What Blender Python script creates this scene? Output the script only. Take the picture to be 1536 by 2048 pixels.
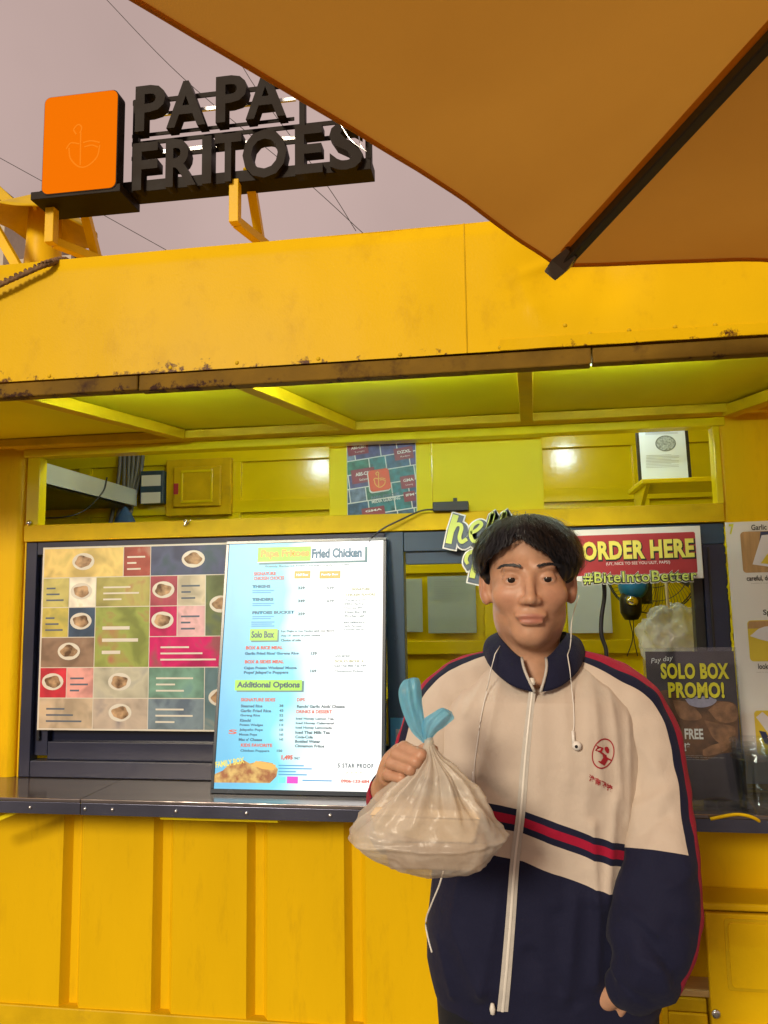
import bpy, bmesh, math, random
import numpy as np
from mathutils import Vector, Matrix, noise as mnoise
random.seed(7); RNG = np.random.default_rng(7)
for o in list(bpy.data.objects): bpy.data.objects.remove(o)
S = bpy.context.scene; COL = S.collection
V3 = Vector; PI = math.pi; rad = math.radians

# ------------------------------------------------------------------ camera
FPX = 1540.0; CZ = 1.53
CR = V3((0.98890, 0.14904, -0.01553)).normalized()
CF = V3((-0.14643, 0.98263, 0.11394)).normalized()
CU = CR.cross(CF).normalized(); CR = CF.cross(CU).normalized()
cam_d = bpy.data.cameras.new('camera'); cam = bpy.data.objects.new('camera', cam_d); COL.objects.link(cam)
cam.matrix_world = Matrix(((CR.x, CU.x, -CF.x, 0), (CR.y, CU.y, -CF.y, 0), (CR.z, CU.z, -CF.z, CZ), (0, 0, 0, 1)))
cam_d.sensor_fit = 'HORIZONTAL'; cam_d.sensor_width = 36; cam_d.lens = FPX / 1536 * 36
cam_d.clip_start = 0.02; cam_d.clip_end = 3000
S.camera = cam

# ------------------------------------------------------------------ sky, sun, exposure
SUN_AZ, SUN_EL = rad(200), rad(21)          # direction the light comes from: behind the photographer, low
W = bpy.data.worlds.new('World'); S.world = W; W.use_nodes = True
wn, wl = W.node_tree.nodes, W.node_tree.links
wn.clear()
wo = wn.new('ShaderNodeOutputWorld'); bg = wn.new('ShaderNodeBackground'); sky = wn.new('ShaderNodeTexSky')
sky.sky_type = 'NISHITA'; sky.sun_disc = False; sky.sun_elevation = SUN_EL; sky.sun_rotation = SUN_AZ
sky.dust_density = 4.0; sky.air_density = 1.5
mx = wn.new('ShaderNodeMix'); mx.data_type = 'RGBA'; mx.blend_type = 'MIX'
mx.inputs['Factor'].default_value = 0.93                       # city haze over the dusk sky
mx.inputs['B'].default_value = (6.6, 4.75, 4.3, 1)
tcw = wn.new('ShaderNodeTexCoord'); nzw = wn.new('ShaderNodeTexNoise'); nzw.inputs['Scale'].default_value = 2.2; nzw.inputs['Detail'].default_value = 4; wl.new(tcw.outputs['Generated'], nzw.inputs['Vector'])
mrw = wn.new('ShaderNodeMapRange'); mrw.inputs['From Min'].default_value = 0.3; mrw.inputs['From Max'].default_value = 0.7; mrw.inputs['To Min'].default_value = 0.88; mrw.inputs['To Max'].default_value = 1.12; wl.new(nzw.outputs[0], mrw.inputs[0])
cwm = wn.new('ShaderNodeMix'); cwm.data_type = 'RGBA'; cwm.blend_type = 'MULTIPLY'; cwm.inputs['Factor'].default_value = 1.0; wl.new(mx.outputs['Result'], cwm.inputs['A']); wl.new(mrw.outputs[0], cwm.inputs['B'])
wl.new(sky.outputs[0], mx.inputs['A']); wl.new(cwm.outputs['Result'], bg.inputs[0]); wl.new(bg.outputs[0], wo.inputs[0])
bg.inputs[1].default_value = 0.082
sd = bpy.data.lights.new('sun', 'SUN'); sd.energy = 2.55; sd.angle = rad(12); sd.color = (1.0, 0.85, 0.64)
sun = bpy.data.objects.new('sun', sd); COL.objects.link(sun)
sdir = V3((math.sin(SUN_AZ) * math.cos(SUN_EL), math.cos(SUN_AZ) * math.cos(SUN_EL), math.sin(SUN_EL)))
sun.rotation_euler = sdir.to_track_quat('Z', 'Y').to_euler()
S.view_settings.view_transform = 'Standard'; S.view_settings.look = 'None'
S.view_settings.exposure = 0.0; S.view_settings.gamma = 1.0; S.view_settings.use_curve_mapping = False
S.render.engine = 'CYCLES'
S.cycles.max_bounces = 8; S.cycles.diffuse_bounces = 4; S.cycles.glossy_bounces = 4
S.cycles.transmission_bounces = 8; S.cycles.transparent_max_bounces = 16
S.cycles.caustics_reflective = False; S.cycles.caustics_refractive = False; S.cycles.sample_clamp_indirect = 4
S.cycles.use_denoising = True

# ------------------------------------------------------------------ survey: photo pixel -> point on a real plane
def ray(x, y): return CR * ((x - 768) / FPX) - CU * ((y - 1024) / FPX) + CF
def at(x, y, Y):
    d = ray(x, y); return V3((0, 0, CZ)) + d * (Y / d.y)
def atz(x, y, Z):
    d = ray(x, y); return V3((0, 0, CZ)) + d * ((Z - CZ) / d.z)

class Frame:
    """a flat board: origin, horizontal u, upward v, outward normal w"""
    def __init__(s, o, u=(1, 0, 0), v=(0, 0, 1)):
        s.o = V3(o); s.u = V3(u).normalized(); v = V3(v); s.v = (v - s.u * v.dot(s.u)).normalized(); s.w = s.u.cross(s.v)
    def pt(s, a, b, c=0.0): return s.o + s.u * a + s.v * b + s.w * c
    def hit(s, x, y):
        d = ray(x, y); c = V3((0, 0, CZ)); t = (s.o - c).dot(s.w) / d.dot(s.w); p = c + d * t - s.o
        return p.dot(s.u), p.dot(s.v)
    def mat(s): return Matrix(((s.u.x, s.v.x, s.w.x, s.o.x), (s.u.y, s.v.y, s.w.y, s.o.y), (s.u.z, s.v.z, s.w.z, s.o.z), (0, 0, 0, 1)))
    def rect(s, x0, y0, x1, y1):
        xm, ym = (x0 + x1) / 2, (y0 + y1) / 2
        return s.hit(x0, ym)[0], s.hit(xm, y1)[1], s.hit(x1, ym)[0], s.hit(xm, y0)[1]

# ------------------------------------------------------------------ materials
MATS = {}
def newmat(name):
    m = bpy.data.materials.new(name); m.use_nodes = True
    return m, m.node_tree.nodes, m.node_tree.links, m.node_tree.nodes['Principled BSDF']
def mat(name, col, rough=0.5, metal=0.0, var=0.12, vscale=6.0, bump=0.0, bscale=60.0, spec=None, emit=None, estr=0.0,
        trans=0.0, coat=0.0, stretch=(1, 1, 1), sheen=0.0, alpha=None, dirt=0.0, dcol=(0.12, 0.06, 0.02), sss=0.0):
    if name in MATS: return MATS[name]
    m, n, l, b = newmat(name)
    b.inputs['Roughness'].default_value = rough; b.inputs['Metallic'].default_value = metal
    if spec is not None: b.inputs['Specular IOR Level'].default_value = spec
    b.inputs['Coat Weight'].default_value = coat; b.inputs['Coat Roughness'].default_value = 0.12
    b.inputs['Transmission Weight'].default_value = trans
    b.inputs['Sheen Weight'].default_value = sheen
    if sss:
        b.inputs['Subsurface Weight'].default_value = sss; b.inputs['Subsurface Radius'].default_value = (0.012, 0.005, 0.003)
        b.inputs['Subsurface Scale'].default_value = 0.6
    if alpha is not None: b.inputs['Alpha'].default_value = alpha
    tc = n.new('ShaderNodeTexCoord'); mp = n.new('ShaderNodeMapping'); mp.inputs['Scale'].default_value = stretch
    l.new(tc.outputs['Object'], mp.inputs[0])
    nz = n.new('ShaderNodeTexNoise'); nz.inputs['Scale'].default_value = vscale; nz.inputs['Detail'].default_value = 5
    l.new(mp.outputs[0], nz.inputs['Vector'])
    mr = n.new('ShaderNodeMapRange'); mr.inputs['From Min'].default_value = 0.25; mr.inputs['From Max'].default_value = 0.75
    mr.inputs['To Min'].default_value = 1 - var; mr.inputs['To Max'].default_value = 1 + var * 0.5
    l.new(nz.outputs[0], mr.inputs[0])
    mu = n.new('ShaderNodeMix'); mu.data_type = 'RGBA'; mu.blend_type = 'MULTIPLY'; mu.inputs['Factor'].default_value = 1
    mu.inputs['A'].default_value = (*col, 1); l.new(mr.outputs[0], mu.inputs['B'])
    last = mu.outputs['Result']
    if dirt:
        n2 = n.new('ShaderNodeTexNoise'); n2.inputs['Scale'].default_value = 9; n2.inputs['Detail'].default_value = 8; n2.inputs['Roughness'].default_value = 0.7
        l.new(mp.outputs[0], n2.inputs['Vector'])
        m2 = n.new('ShaderNodeMapRange'); m2.inputs['From Min'].default_value = 0.54; m2.inputs['From Max'].default_value = 0.74
        m2.inputs['To Max'].default_value = dirt; l.new(n2.outputs[0], m2.inputs[0])
        mm = n.new('ShaderNodeMix'); mm.data_type = 'RGBA'; l.new(m2.outputs[0], mm.inputs['Factor']); l.new(last, mm.inputs['A'])
        mm.inputs['B'].default_value = (*dcol, 1); last = mm.outputs['Result']
    l.new(last, b.inputs['Base Color'])
    r2 = n.new('ShaderNodeMapRange'); r2.inputs['To Min'].default_value = max(0.02, rough * 0.8); r2.inputs['To Max'].default_value = min(1, rough * 1.25)
    l.new(nz.outputs[0], r2.inputs[0]); l.new(r2.outputs[0], b.inputs['Roughness'])
    if bump:
        nb = n.new('ShaderNodeTexNoise'); nb.inputs['Scale'].default_value = bscale; nb.inputs['Detail'].default_value = 4
        l.new(mp.outputs[0], nb.inputs['Vector'])
        bp = n.new('ShaderNodeBump'); bp.inputs['Strength'].default_value = bump; bp.inputs['Distance'].default_value = 0.004
        l.new(nb.outputs[0], bp.inputs['Height']); l.new(bp.outputs[0], b.inputs['Normal'])
    if emit:
        b.inputs['Emission Color'].default_value = (*emit, 1); b.inputs['Emission Strength'].default_value = estr
    MATS[name] = m
    return m
def flat(name, col, rough=0.6): return mat(name, col, rough, var=0.06, vscale=20)
def glow(name, col, s=1.0):
    return mat(name, (0.02, 0.02, 0.02), 0.4, var=0.0, emit=col, estr=s)

YEL = (0.82, 0.515, 0.004)
mat('yellow_paint', YEL, 0.38, spec=0.15, var=0.16, vscale=2.2, bump=0.10, bscale=130, dirt=0.22, dcol=(0.36, 0.20, 0.01))
mat('yellow_streaky', YEL, 0.36, spec=0.12, var=0.10, vscale=1.5, bump=0.12, bscale=60, stretch=(2.2, 2.2, 0.5), dirt=0.24, dcol=(0.36, 0.17, 0.008))
mat('fascia_paint', YEL, 0.34, spec=0.06, var=0.13, vscale=1.6, bump=0.10, bscale=140, stretch=(1.4, 1.4, 1.0), dirt=0.26, dcol=(0.42, 0.22, 0.01))
mat('yellow_inside', (0.80, 0.63, 0.006), 0.15, var=0.10, vscale=3, bump=0.10, bscale=45)
mat('soffit_cold_yellow', (0.78, 0.69, 0.008), 0.4, spec=0.2, var=0.10, vscale=3, bump=0.08, bscale=45)  # kiosk yellow with the green cast of cold light put into the colour
mat('yellow_panel', (0.84, 0.68, 0.006), 0.42, spec=0.2, var=0.05, vscale=3)
mat('yellow_frame', (0.70, 0.46, 0.006), 0.45, spec=0.15, var=0.2, vscale=8, bump=0.1, bscale=80, dirt=0.35, dcol=(0.3, 0.17, 0.02))
mat('rusty_frame', (0.22, 0.125, 0.014), 0.65, spec=0.1, var=0.4, vscale=7, bump=0.5, bscale=40, dirt=1.0, dcol=(0.045, 0.018, 0.012))
mat('navy_frame', (0.020, 0.024, 0.055), 0.30, var=0.2, vscale=5, bump=0.04)
mat('slate_frame', (0.030, 0.060, 0.105), 0.32, var=0.15, vscale=5)
mat('dark_metal', (0.022, 0.020, 0.018), 0.42, var=0.25, vscale=10, bump=0.05)
mat('steel_top', (0.24, 0.21, 0.21), 0.15, metal=0.75, var=0.25, vscale=4, stretch=(0.6, 5, 5), bump=0.12, bscale=14)
mat('steel_lip', (0.14, 0.15, 0.22), 0.2, metal=0.8, var=0.3, vscale=6)
mat('steel', (0.62, 0.62, 0.62), 0.25, metal=1.0)
mat('black_plastic', (0.012, 0.012, 0.016), 0.35)
mat('white_card', (0.78, 0.77, 0.74), 0.55, var=0.04)
mat('concrete', (0.16, 0.15, 0.14), 0.85, var=0.25, vscale=1.5, bump=0.4, bscale=25, dirt=0.3, dcol=(0.08, 0.075, 0.07))

# ------------------------------------------------------------------ mesh helpers
def link(o, parent=None):
    COL.objects.link(o)
    if parent is not None: o.parent = parent
    return o
def tag(o, label=None, cat=None, group=None, kind=None):
    if label: o['label'] = label
    if cat: o['category'] = cat
    if group: o['group'] = group
    if kind: o['kind'] = kind
    return o
def thing(name, loc, label, cat, group=None):
    o = bpy.data.objects.new(name, None); o.empty_display_size = 0.05; o.location = loc; link(o)
    return tag(o, label, cat, group)
def M(x): return MATS[x] if isinstance(x, str) else x
def finish(o, parent, keep_world=True):
    """parent without moving: geometry is written in world coordinates"""
    link(o)
    if parent is not None:
        o.parent = parent
        inv = Matrix.Translation(parent_world(parent)).inverted()
        o.matrix_parent_inverse = inv
    return o
def parent_world(p):
    v = V3((0, 0, 0))
    while p is not None:
        v = v + p.location + (p.matrix_parent_inverse.translation if p.parent else V3((0, 0, 0))); p = p.parent
    return v
class MB:
    def __init__(s): s.v = []; s.f = []; s.uv = None
    def add(s, vs, fs):
        k = len(s.v); s.v += [tuple(p) for p in vs]; s.f += [tuple(i + k for i in f) for f in fs]; return s
    def box(s, a, b):
        x0, y0, z0 = [min(a[i], b[i]) for i in range(3)]; x1, y1, z1 = [max(a[i], b[i]) for i in range(3)]
        return s.add([(x0, y0, z0), (x1, y0, z0), (x1, y1, z0), (x0, y1, z0), (x0, y0, z1), (x1, y0, z1), (x1, y1, z1), (x0, y1, z1)],
                     [(3, 2, 1, 0), (4, 5, 6, 7), (0, 1, 5, 4), (1, 2, 6, 5), (2, 3, 7, 6), (3, 0, 4, 7)])
    def fbox(s, fr, a0, b0, c0, a1, b1, c1):
        P = [fr.pt(a, b, c) for c in (c0, c1) for a, b in ((a0, b0), (a1, b0), (a1, b1), (a0, b1))]
        return s.add(P, [(3, 2, 1, 0), (4, 5, 6, 7), (0, 1, 5, 4), (1, 2, 6, 5), (2, 3, 7, 6), (3, 0, 4, 7)])
    def frect(s, fr, a0, b0, a1, b1, c=0.0):
        return s.add([fr.pt(a0, b0, c), fr.pt(a1, b0, c), fr.pt(a1, b1, c), fr.pt(a0, b1, c)], [(0, 1, 2, 3)])
    def fpoly(s, fr, pts, c=0.0, depth=0.0):
        n = len(pts)
        if not depth: return s.add([fr.pt(a, b, c) for a, b in pts], [tuple(range(n))])
        P = [fr.pt(a, b, c) for a, b in pts] + [fr.pt(a, b, c - depth) for a, b in pts]
        return s.add(P, [tuple(range(n)), tuple(range(2 * n - 1, n - 1, -1))] + [(i, i + n, (i + 1) % n + n, (i + 1) % n) for i in range(n)])
    def beam(s, a, b, w, h, up=(0, 0, 1)):
        a, b = V3(a), V3(b); d = (b - a).normalized(); sd_ = d.cross(V3(up)).normalized(); u_ = sd_.cross(d)
        P = [p + sd_ * (i * w / 2) + u_ * (j * h / 2) for p in (a, b) for i, j in ((-1, -1), (1, -1), (1, 1), (-1, 1))]
        return s.add(P, [(3, 2, 1, 0), (4, 5, 6, 7), (0, 1, 5, 4), (1, 2, 6, 5), (2, 3, 7, 6), (3, 0, 4, 7)])
    def tube(s, pts, r, n=8, closed=False, cap=True):
        pts = [V3(p) for p in pts]; rs = r if isinstance(r, (list, tuple)) else [r] * len(pts); rings = []
        up = V3((0.13, 0.21, 0.97))
        for i, p in enumerate(pts):
            q0 = pts[i - 1] if (i or closed) else p; q1 = pts[(i + 1) % len(pts)] if (i < len(pts) - 1 or closed) else p
            d = (q1 - q0).normalized(); a = d.cross(up)
            if a.length < 0.05: a = d.cross(V3((1, 0, 0)))
            a.normalize(); b = d.cross(a); up = b * -1 if False else up
            rings.append([p + (a * math.cos(t) + b * math.sin(t)) * rs[i] for t in [2 * PI * k / n for k in range(n)]])
        vs = [q for R_ in rings for q in R_]; m = len(rings); fs = []
        for i in range(m if closed else m - 1):
            j = (i + 1) % m
            fs += [(i * n + k, j * n + k, j * n + (k + 1) % n, i * n + (k + 1) % n) for k in range(n)]
        if cap and not closed: fs += [tuple(range(n)), tuple(range((m - 1) * n + n - 1, (m - 1) * n - 1, -1))]
        return s.add(vs, fs)
    def lathe(s, base, prof, n=24, axis=(0, 0, 1), cap=True):
        ax = V3(axis).normalized(); a = ax.orthogonal().normalized(); b = ax.cross(a); base = V3(base); vs = []
        for r, h in prof: vs += [base + ax * h + (a * math.cos(2 * PI * k / n) + b * math.sin(2 * PI * k / n)) * r for k in range(n)]
        fs = [(i * n + k, i * n + (k + 1) % n, (i + 1) * n + (k + 1) % n, (i + 1) * n + k) for i in range(len(prof) - 1) for k in range(n)]
        if cap:
            if prof[0][0] > 1e-5: fs.append(tuple(range(n - 1, -1, -1)))
            if prof[-1][0] > 1e-5: fs.append(tuple((len(prof) - 1) * n + k for k in range(n)))
        return s.add(vs, fs)
    def grid(s, fn, nu, nv, closeu=False):
        vs = [fn(i / (nu if closeu else nu - 1), j / (nv - 1)) for j in range(nv) for i in range(nu)]
        fs = [(j * nu + i, j * nu + (i + 1) % nu, (j + 1) * nu + (i + 1) % nu, (j + 1) * nu + i) for j in range(nv - 1) for i in range(nu if closeu else nu - 1)]
        return s.add(vs, fs)
    def build(s, name, m, parent=None, smooth=False, bevel=0.0, seg=2):
        me = bpy.data.meshes.new(name); me.from_pydata([tuple(v) for v in s.v], [], s.f); me.update()
        me.materials.append(M(m))
        if smooth: me.polygons.foreach_set('use_smooth', [True] * len(me.polygons))
        o = bpy.data.objects.new(name, me); finish(o, parent)
        if bevel:
            bm_ = o.modifiers.new('bevel', 'BEVEL'); bm_.width = bevel; bm_.segments = seg; bm_.limit_method = 'ANGLE'; bm_.angle_limit = rad(40)
        return o
def smooth_by_angle(o, ang=40):
    me = o.data; me.polygons.foreach_set('use_smooth', [True] * len(me.polygons)); me.set_sharp_from_angle(angle=rad(ang)); return o
def text_mesh(body, bold=0.0, shear=0.0, extr=0.0, space=1.0, bevel=0.0, res=3):
    c = bpy.data.curves.new('txt', 'FONT'); c.body = body; c.size = 1; c.offset = bold; c.shear = shear; c.extrude = extr
    c.space_character = space; c.resolution_u = res; c.bevel_depth = bevel; c.align_x = 'LEFT'
    o = bpy.data.objects.new('txt', c); COL.objects.link(o); bpy.context.view_layer.update()
    me = bpy.data.meshes.new_from_object(o.evaluated_get(bpy.context.evaluated_depsgraph_get()))
    bpy.data.objects.remove(o); bpy.data.curves.remove(c)
    return me
TX = {}
def text(fr, body, u0, v0, u1, v1, m, parent, w=0.002, bold=0.0, shear=0.0, depth=0.0, name='lettering', fitw=True, space=1.0, rot=0.0):
    """lettering that fills the box u0..u1, v0..v1 of a board"""
    key = (body, bold, shear, space, depth > 0)
    me = text_mesh(body, bold, shear, 0.5 if depth else 0.0, space)
    n = len(me.vertices); co = np.zeros(n * 3); me.vertices.foreach_get('co', co); co = co.reshape(-1, 3)
    lo, hi = co.min(0), co.max(0); sx = (u1 - u0) / (hi[0] - lo[0]); sy = (v1 - v0) / (hi[1] - lo[1])
    if not fitw: sx = sy
    co[:, 0] = (co[:, 0] - lo[0]) * sx; co[:, 1] = (co[:, 1] - lo[1]) * sy
    cz = co[:, 2].copy(); co[:, 2] = (cz + 0.5) * depth if depth else 0
    if rot:
        cr, sr = math.cos(rot), math.sin(rot); x, y = co[:, 0].copy(), co[:, 1].copy(); co[:, 0] = x * cr - y * sr; co[:, 1] = x * sr + y * cr
    B = np.array([list(fr.u), list(fr.v), list(fr.w)]); wo_ = np.array(list(fr.pt(u0, v0, w)))
    co = co @ B + wo_
    me.vertices.foreach_set('co', co.ravel()); me.update(); me.materials.clear(); me.materials.append(M(m))
    o = bpy.data.objects.new(name, me); finish(o, parent); return o
def textpx(fr, body, x0, yb, x1, yt, m, parent, **k):
    xm = (x0 + x1) / 2; ym = (yb + yt) / 2
    return text(fr, body, fr.hit(x0, ym)[0], fr.hit(xm, yb)[1], fr.hit(x1, ym)[0], fr.hit(xm, yt)[1], m, parent, **k)
def copy_tree(o, parent=None):
    c = o.copy(); COL.objects.link(c); c.parent = parent
    for ch in [x for x in o.children]: copy_tree(ch, c)
    return c
def rrect(a0, b0, a1, b1, r, n=5):
    out = []
    for cx_, cy_, s0 in ((a1 - r, b1 - r, 0), (a0 + r, b1 - r, 90), (a0 + r, b0 + r, 180), (a1 - r, b0 + r, 270)):
        out += [(cx_ + r * math.cos(rad(s0 + 90 * k / n)), cy_ + r * math.sin(rad(s0 + 90 * k / n))) for k in range(n + 1)]
    return out

def rust_edge(name, z0, z1, amount, col=(0.10, 0.035, 0.012)):
    """chipped, rusted paint creeping up from a sheet's lower edge"""
    m = MATS[name]; n, l = m.node_tree.nodes, m.node_tree.links; b = n['Principled BSDF']; src = b.inputs['Base Color'].links[0].from_socket
    tc = n.new('ShaderNodeTexCoord'); sp = n.new('ShaderNodeSeparateXYZ'); l.new(tc.outputs['Object'], sp.inputs[0])
    mr = n.new('ShaderNodeMapRange'); mr.inputs['From Min'].default_value = z1; mr.inputs['From Max'].default_value = z0; l.new(sp.outputs[2], mr.inputs[0])
    nz = n.new('ShaderNodeTexNoise'); nz.inputs['Scale'].default_value = 22; nz.inputs['Detail'].default_value = 7; nz.inputs['Roughness'].default_value = 0.72; l.new(tc.outputs['Object'], nz.inputs['Vector'])
    nl = n.new('ShaderNodeTexNoise'); nl.inputs['Scale'].default_value = 2.6; l.new(tc.outputs['Object'], nl.inputs['Vector'])
    a = n.new('ShaderNodeMath'); a.operation = 'MULTIPLY_ADD'; a.inputs[1].default_value = amount; l.new(mr.outputs[0], a.inputs[0]); l.new(nz.outputs[0], a.inputs[2])
    a2 = n.new('ShaderNodeMath'); a2.operation = 'MULTIPLY_ADD'; a2.inputs[1].default_value = 0.55; l.new(nl.outputs[0], a2.inputs[0]); l.new(a.outputs[0], a2.inputs[2])
    m2 = n.new('ShaderNodeMapRange'); m2.inputs['From Min'].default_value = 1.04; m2.inputs['From Max'].default_value = 1.12; l.new(a2.outputs[0], m2.inputs[0])
    mx_ = n.new('ShaderNodeMix'); mx_.data_type = 'RGBA'; l.new(m2.outputs[0], mx_.inputs['Factor']); l.new(src, mx_.inputs['A']); mx_.inputs['B'].default_value = (*col, 1); l.new(mx_.outputs['Result'], b.inputs['Base Color'])
rust_edge('fascia_paint', 2.155, 2.215, 0.27)
rust_edge('rusty_frame', 2.10, 2.16, 0.30, (0.05, 0.022, 0.014))
# ================================================================== ground
g = MB().add([(-400, -400, 0), (400, -400, 0), (400, 400, 0), (-400, 400, 0)], [(0, 1, 2, 3)]).build('ground', 'concrete'); tag(g, kind='structure')

# ================================================================== the kiosk (a yellow container)
WY = 2.70                                   # outer face of the front wall
CTZ = 0.902                                 # counter height
XL, XR = -1.79, 0.745                       # serving opening, left and right
KX0, KX1 = -3.15, 2.05                      # ends of the container
BY = 4.02                                   # inner back wall
K = thing('food_kiosk', (-0.5, WY, 0), 'yellow container food kiosk with open serving hatch, awning and dark steel counter', 'kiosk')
# ---- corrugated lower wall: one pressed strip per period
gx = [at(x, 1830, WY).x for x in (-50, 142, 329, 520, 722)]
per = 0.345; g0 = gx[1]
grooves = [g0 + per * i for i in range(-5, 11)]
def corr(x0, x1, z0, z1, name='wall_panel', m='yellow_streaky', yy=WY, dep=0.030, g=0.075, sl=0.022):
    prof = [(x0 - g / 2 + 0.0, dep), (x0 + g / 2 - sl, dep), (x0 + g / 2, 0), (x1 - g / 2 - 0.0, 0), (x1 - g / 2 + sl, dep), (x1 - g / 2 + sl + 0.001, dep)]
    prof = [(x0 - g / 2 + sl + 0.001, dep), (x0 + g / 2 - sl, dep), (x0 + g / 2, 0)]
    nflat = 6
    prof += [(x0 + g / 2 + (x1 - x0 - g) * k / nflat, 0) for k in range(1, nflat)]
    prof += [(x1 - g / 2, 0), (x1 - g / 2 + sl, dep), (x1 - g / 2 + sl + 0.0008, dep)]
    nz = 10; mb = MB(); vs = []
    for j in range(nz + 1):
        z = z0 + (z1 - z0) * j / nz
        for (x, d) in prof:
            w = 0.0035 * mnoise.noise(V3((x * 3.1, z * 2.3, 4.0))) if d == 0 else 0
            vs.append((x, yy + d + w, z))
    n = len(prof)
    fs = [(j * n + i, j * n + i + 1, (j + 1) * n + i + 1, (j + 1) * n + i) for j in range(nz) for i in range(n - 1)]
    mb.add(vs, fs); o = mb.build(name, m, K); return smooth_by_angle(o, 25)
for a, b in zip(grooves[:-1], grooves[1:]): corr(a, b, 0.12, CTZ - 0.045)
MB().box((KX0, WY - 0.01, 0.0), (KX1, WY + 0.06, 0.12)).build('base_rail', 'yellow_frame', K, bevel=0.004)
# ---- wall left and right of the opening
def wavy_wall(name, x0, x1, z0, z1, y, m, step=0.03, amp=0.003):
    nu = max(3, int((x1 - x0) / step)); nv = max(3, int((z1 - z0) / 0.05))
    o = MB().grid(lambda a, b: (x0 + (x1 - x0) * a, y + amp * mnoise.noise(V3(((x0 + (x1 - x0) * a) * 4, 1.3, (z0 + (z1 - z0) * b) * 2.2))), z0 + (z1 - z0) * b), nu, nv).build(name, m, K, smooth=True)
    return o
def rounded_post(name, x0, x1, z0, z1, y0, y1, r, side, m):
    pr = []
    if side > 0:
        pr = [(x0, y0)] + [(x1 - r + r * math.sin(t), y0 + r - r * math.cos(t)) for t in np.linspace(0, PI / 2, 7)] + [(x1, y1), (x0, y1)]
    else:
        pr = [(x1, y0)] + [(x0 + r - r * math.sin(t), y0 + r - r * math.cos(t)) for t in np.linspace(0, PI / 2, 7)] + [(x0, y1), (x1, y1)]
    n = len(pr); vs = [(x, y, z) for z in (z0, z1) for x, y in pr]
    fs = [(i, (i + 1) % n, n + (i + 1) % n, n + i) for i in range(n)] + [tuple(range(n)), tuple(range(2 * n - 1, n - 1, -1))]
    o = MB().add(vs, fs).build(name, m, K); smooth_by_angle(o, 35); return o
rounded_post('corner_post', KX0, XL - 0.012, CTZ - 0.0, 2.145, WY - 0.006, WY + 0.07, 0.03, 1, 'yellow_streaky')
rounded_post('corner_post', XR + 0.002, KX1, CTZ - 0.0, 2.30, WY - 0.004, WY + 0.07, 0.012, -1, 'yellow_streaky')
# ---- beams of the opening
HB, HT = 1.772, 1.835                        # header between transom and windows
MB().box((XL, WY - 0.012, HB), (XR, WY + 0.05, HT)).build('header_beam', 'yellow_frame', K, bevel=0.003)
MB().box((XL - 0.01, WY - 0.018, 2.098), (XR + 0.02, WY + 0.05, 2.128)).build('lintel', 'yellow_inside', K, bevel=0.004)
MB().box((XL - 0.04, WY - 0.05, 2.128), (XR + 0.06, WY + 0.05, 2.150)).build('lintel_angle', 'yellow_frame', K, bevel=0.002)
MB().box((XL, WY - 0.004, HT), (XL + 0.052, WY + 0.045, 2.098)).build('jamb', 'yellow_inside', K, bevel=0.003)
MB().box((XR - 0.020, WY - 0.010, HT), (XR + 0.002, WY + 0.045, 2.098)).build('jamb', 'yellow_inside', K, bevel=0.003)
MB().box((XL, WY, CTZ), (XL + 0.006, WY + 0.045, HB)).build('jamb', 'yellow_frame', K)
# small screws on the left jamb
for x, z in ((XL + 0.02, 1.842),):
    MB().lathe((x, WY - 0.012, z + 0.002), [(0.011, 0), (0.009, 0.004), (0.003, 0.006)], 10, (0, -1, 0)).build('screw', 'steel', K, smooth=True)
# ---- upper wall behind the awning, roof and gable ends
MB().box((KX0, WY + 0.005, 2.150), (KX1, WY + 0.05, 2.66)).build('upper_wall', 'yellow_paint', K)
MB().box((KX0 - 0.02, WY - 0.30, 2.645), (KX1 + 0.02, BY + 0.1, 2.665)).build('roof', 'yellow_paint', K, bevel=0.004)
MB().box((KX0, WY + 0.05, 0.1), (KX0 + 0.04, BY + 0.08, 2.645)).build('end_wall', 'yellow_paint', K)
MB().box((KX1 - 0.04, WY + 0.05, 0.1), (KX1, BY + 0.08, 2.645)).build('end_wall', 'yellow_paint', K)
MB().box((KX0 + 0.04, WY + 0.07, 0.10), (KX1 - 0.04, BY, 0.14)).build('floor', 'dark_metal', K)
MB().box((KX0 + 0.04, WY + 0.05, 2.52), (KX1 - 0.04, BY, 2.54)).build('ceiling', 'yellow_inside', K)
# inner back wall: boards between battens, built board by board
bz = [0.14, 0.62, 0.98, 1.285, 1.70, 2.05, 2.33, 2.52]
bxs = [KX0 + 0.04, -2.30, -1.42, -0.62, -0.05, 0.72, 1.35, KX1 - 0.04]
for i in range(len(bxs) - 1):
    for j in range(len(bz) - 1):
        MB().box((bxs[i] + 0.004, BY, bz[j] + 0.004), (bxs[i + 1] - 0.004, BY + 0.03, bz[j + 1] - 0.004)).build('back_board', 'yellow_inside', K, bevel=0.003)
for z in bz[1:-1]:
    MB().box((KX0 + 0.04, BY - 0.028, z - 0.034), (KX1 - 0.04, BY + 0.002, z + 0.034)).build('back_batten', 'yellow_inside', K, bevel=0.003)
for x in bxs[1:-1]:
    MB().box((x - 0.036, BY - 0.024, 0.14), (x + 0.036, BY + 0.001, 2.52)).build('back_stud', 'yellow_inside', K, bevel=0.003)
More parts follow.
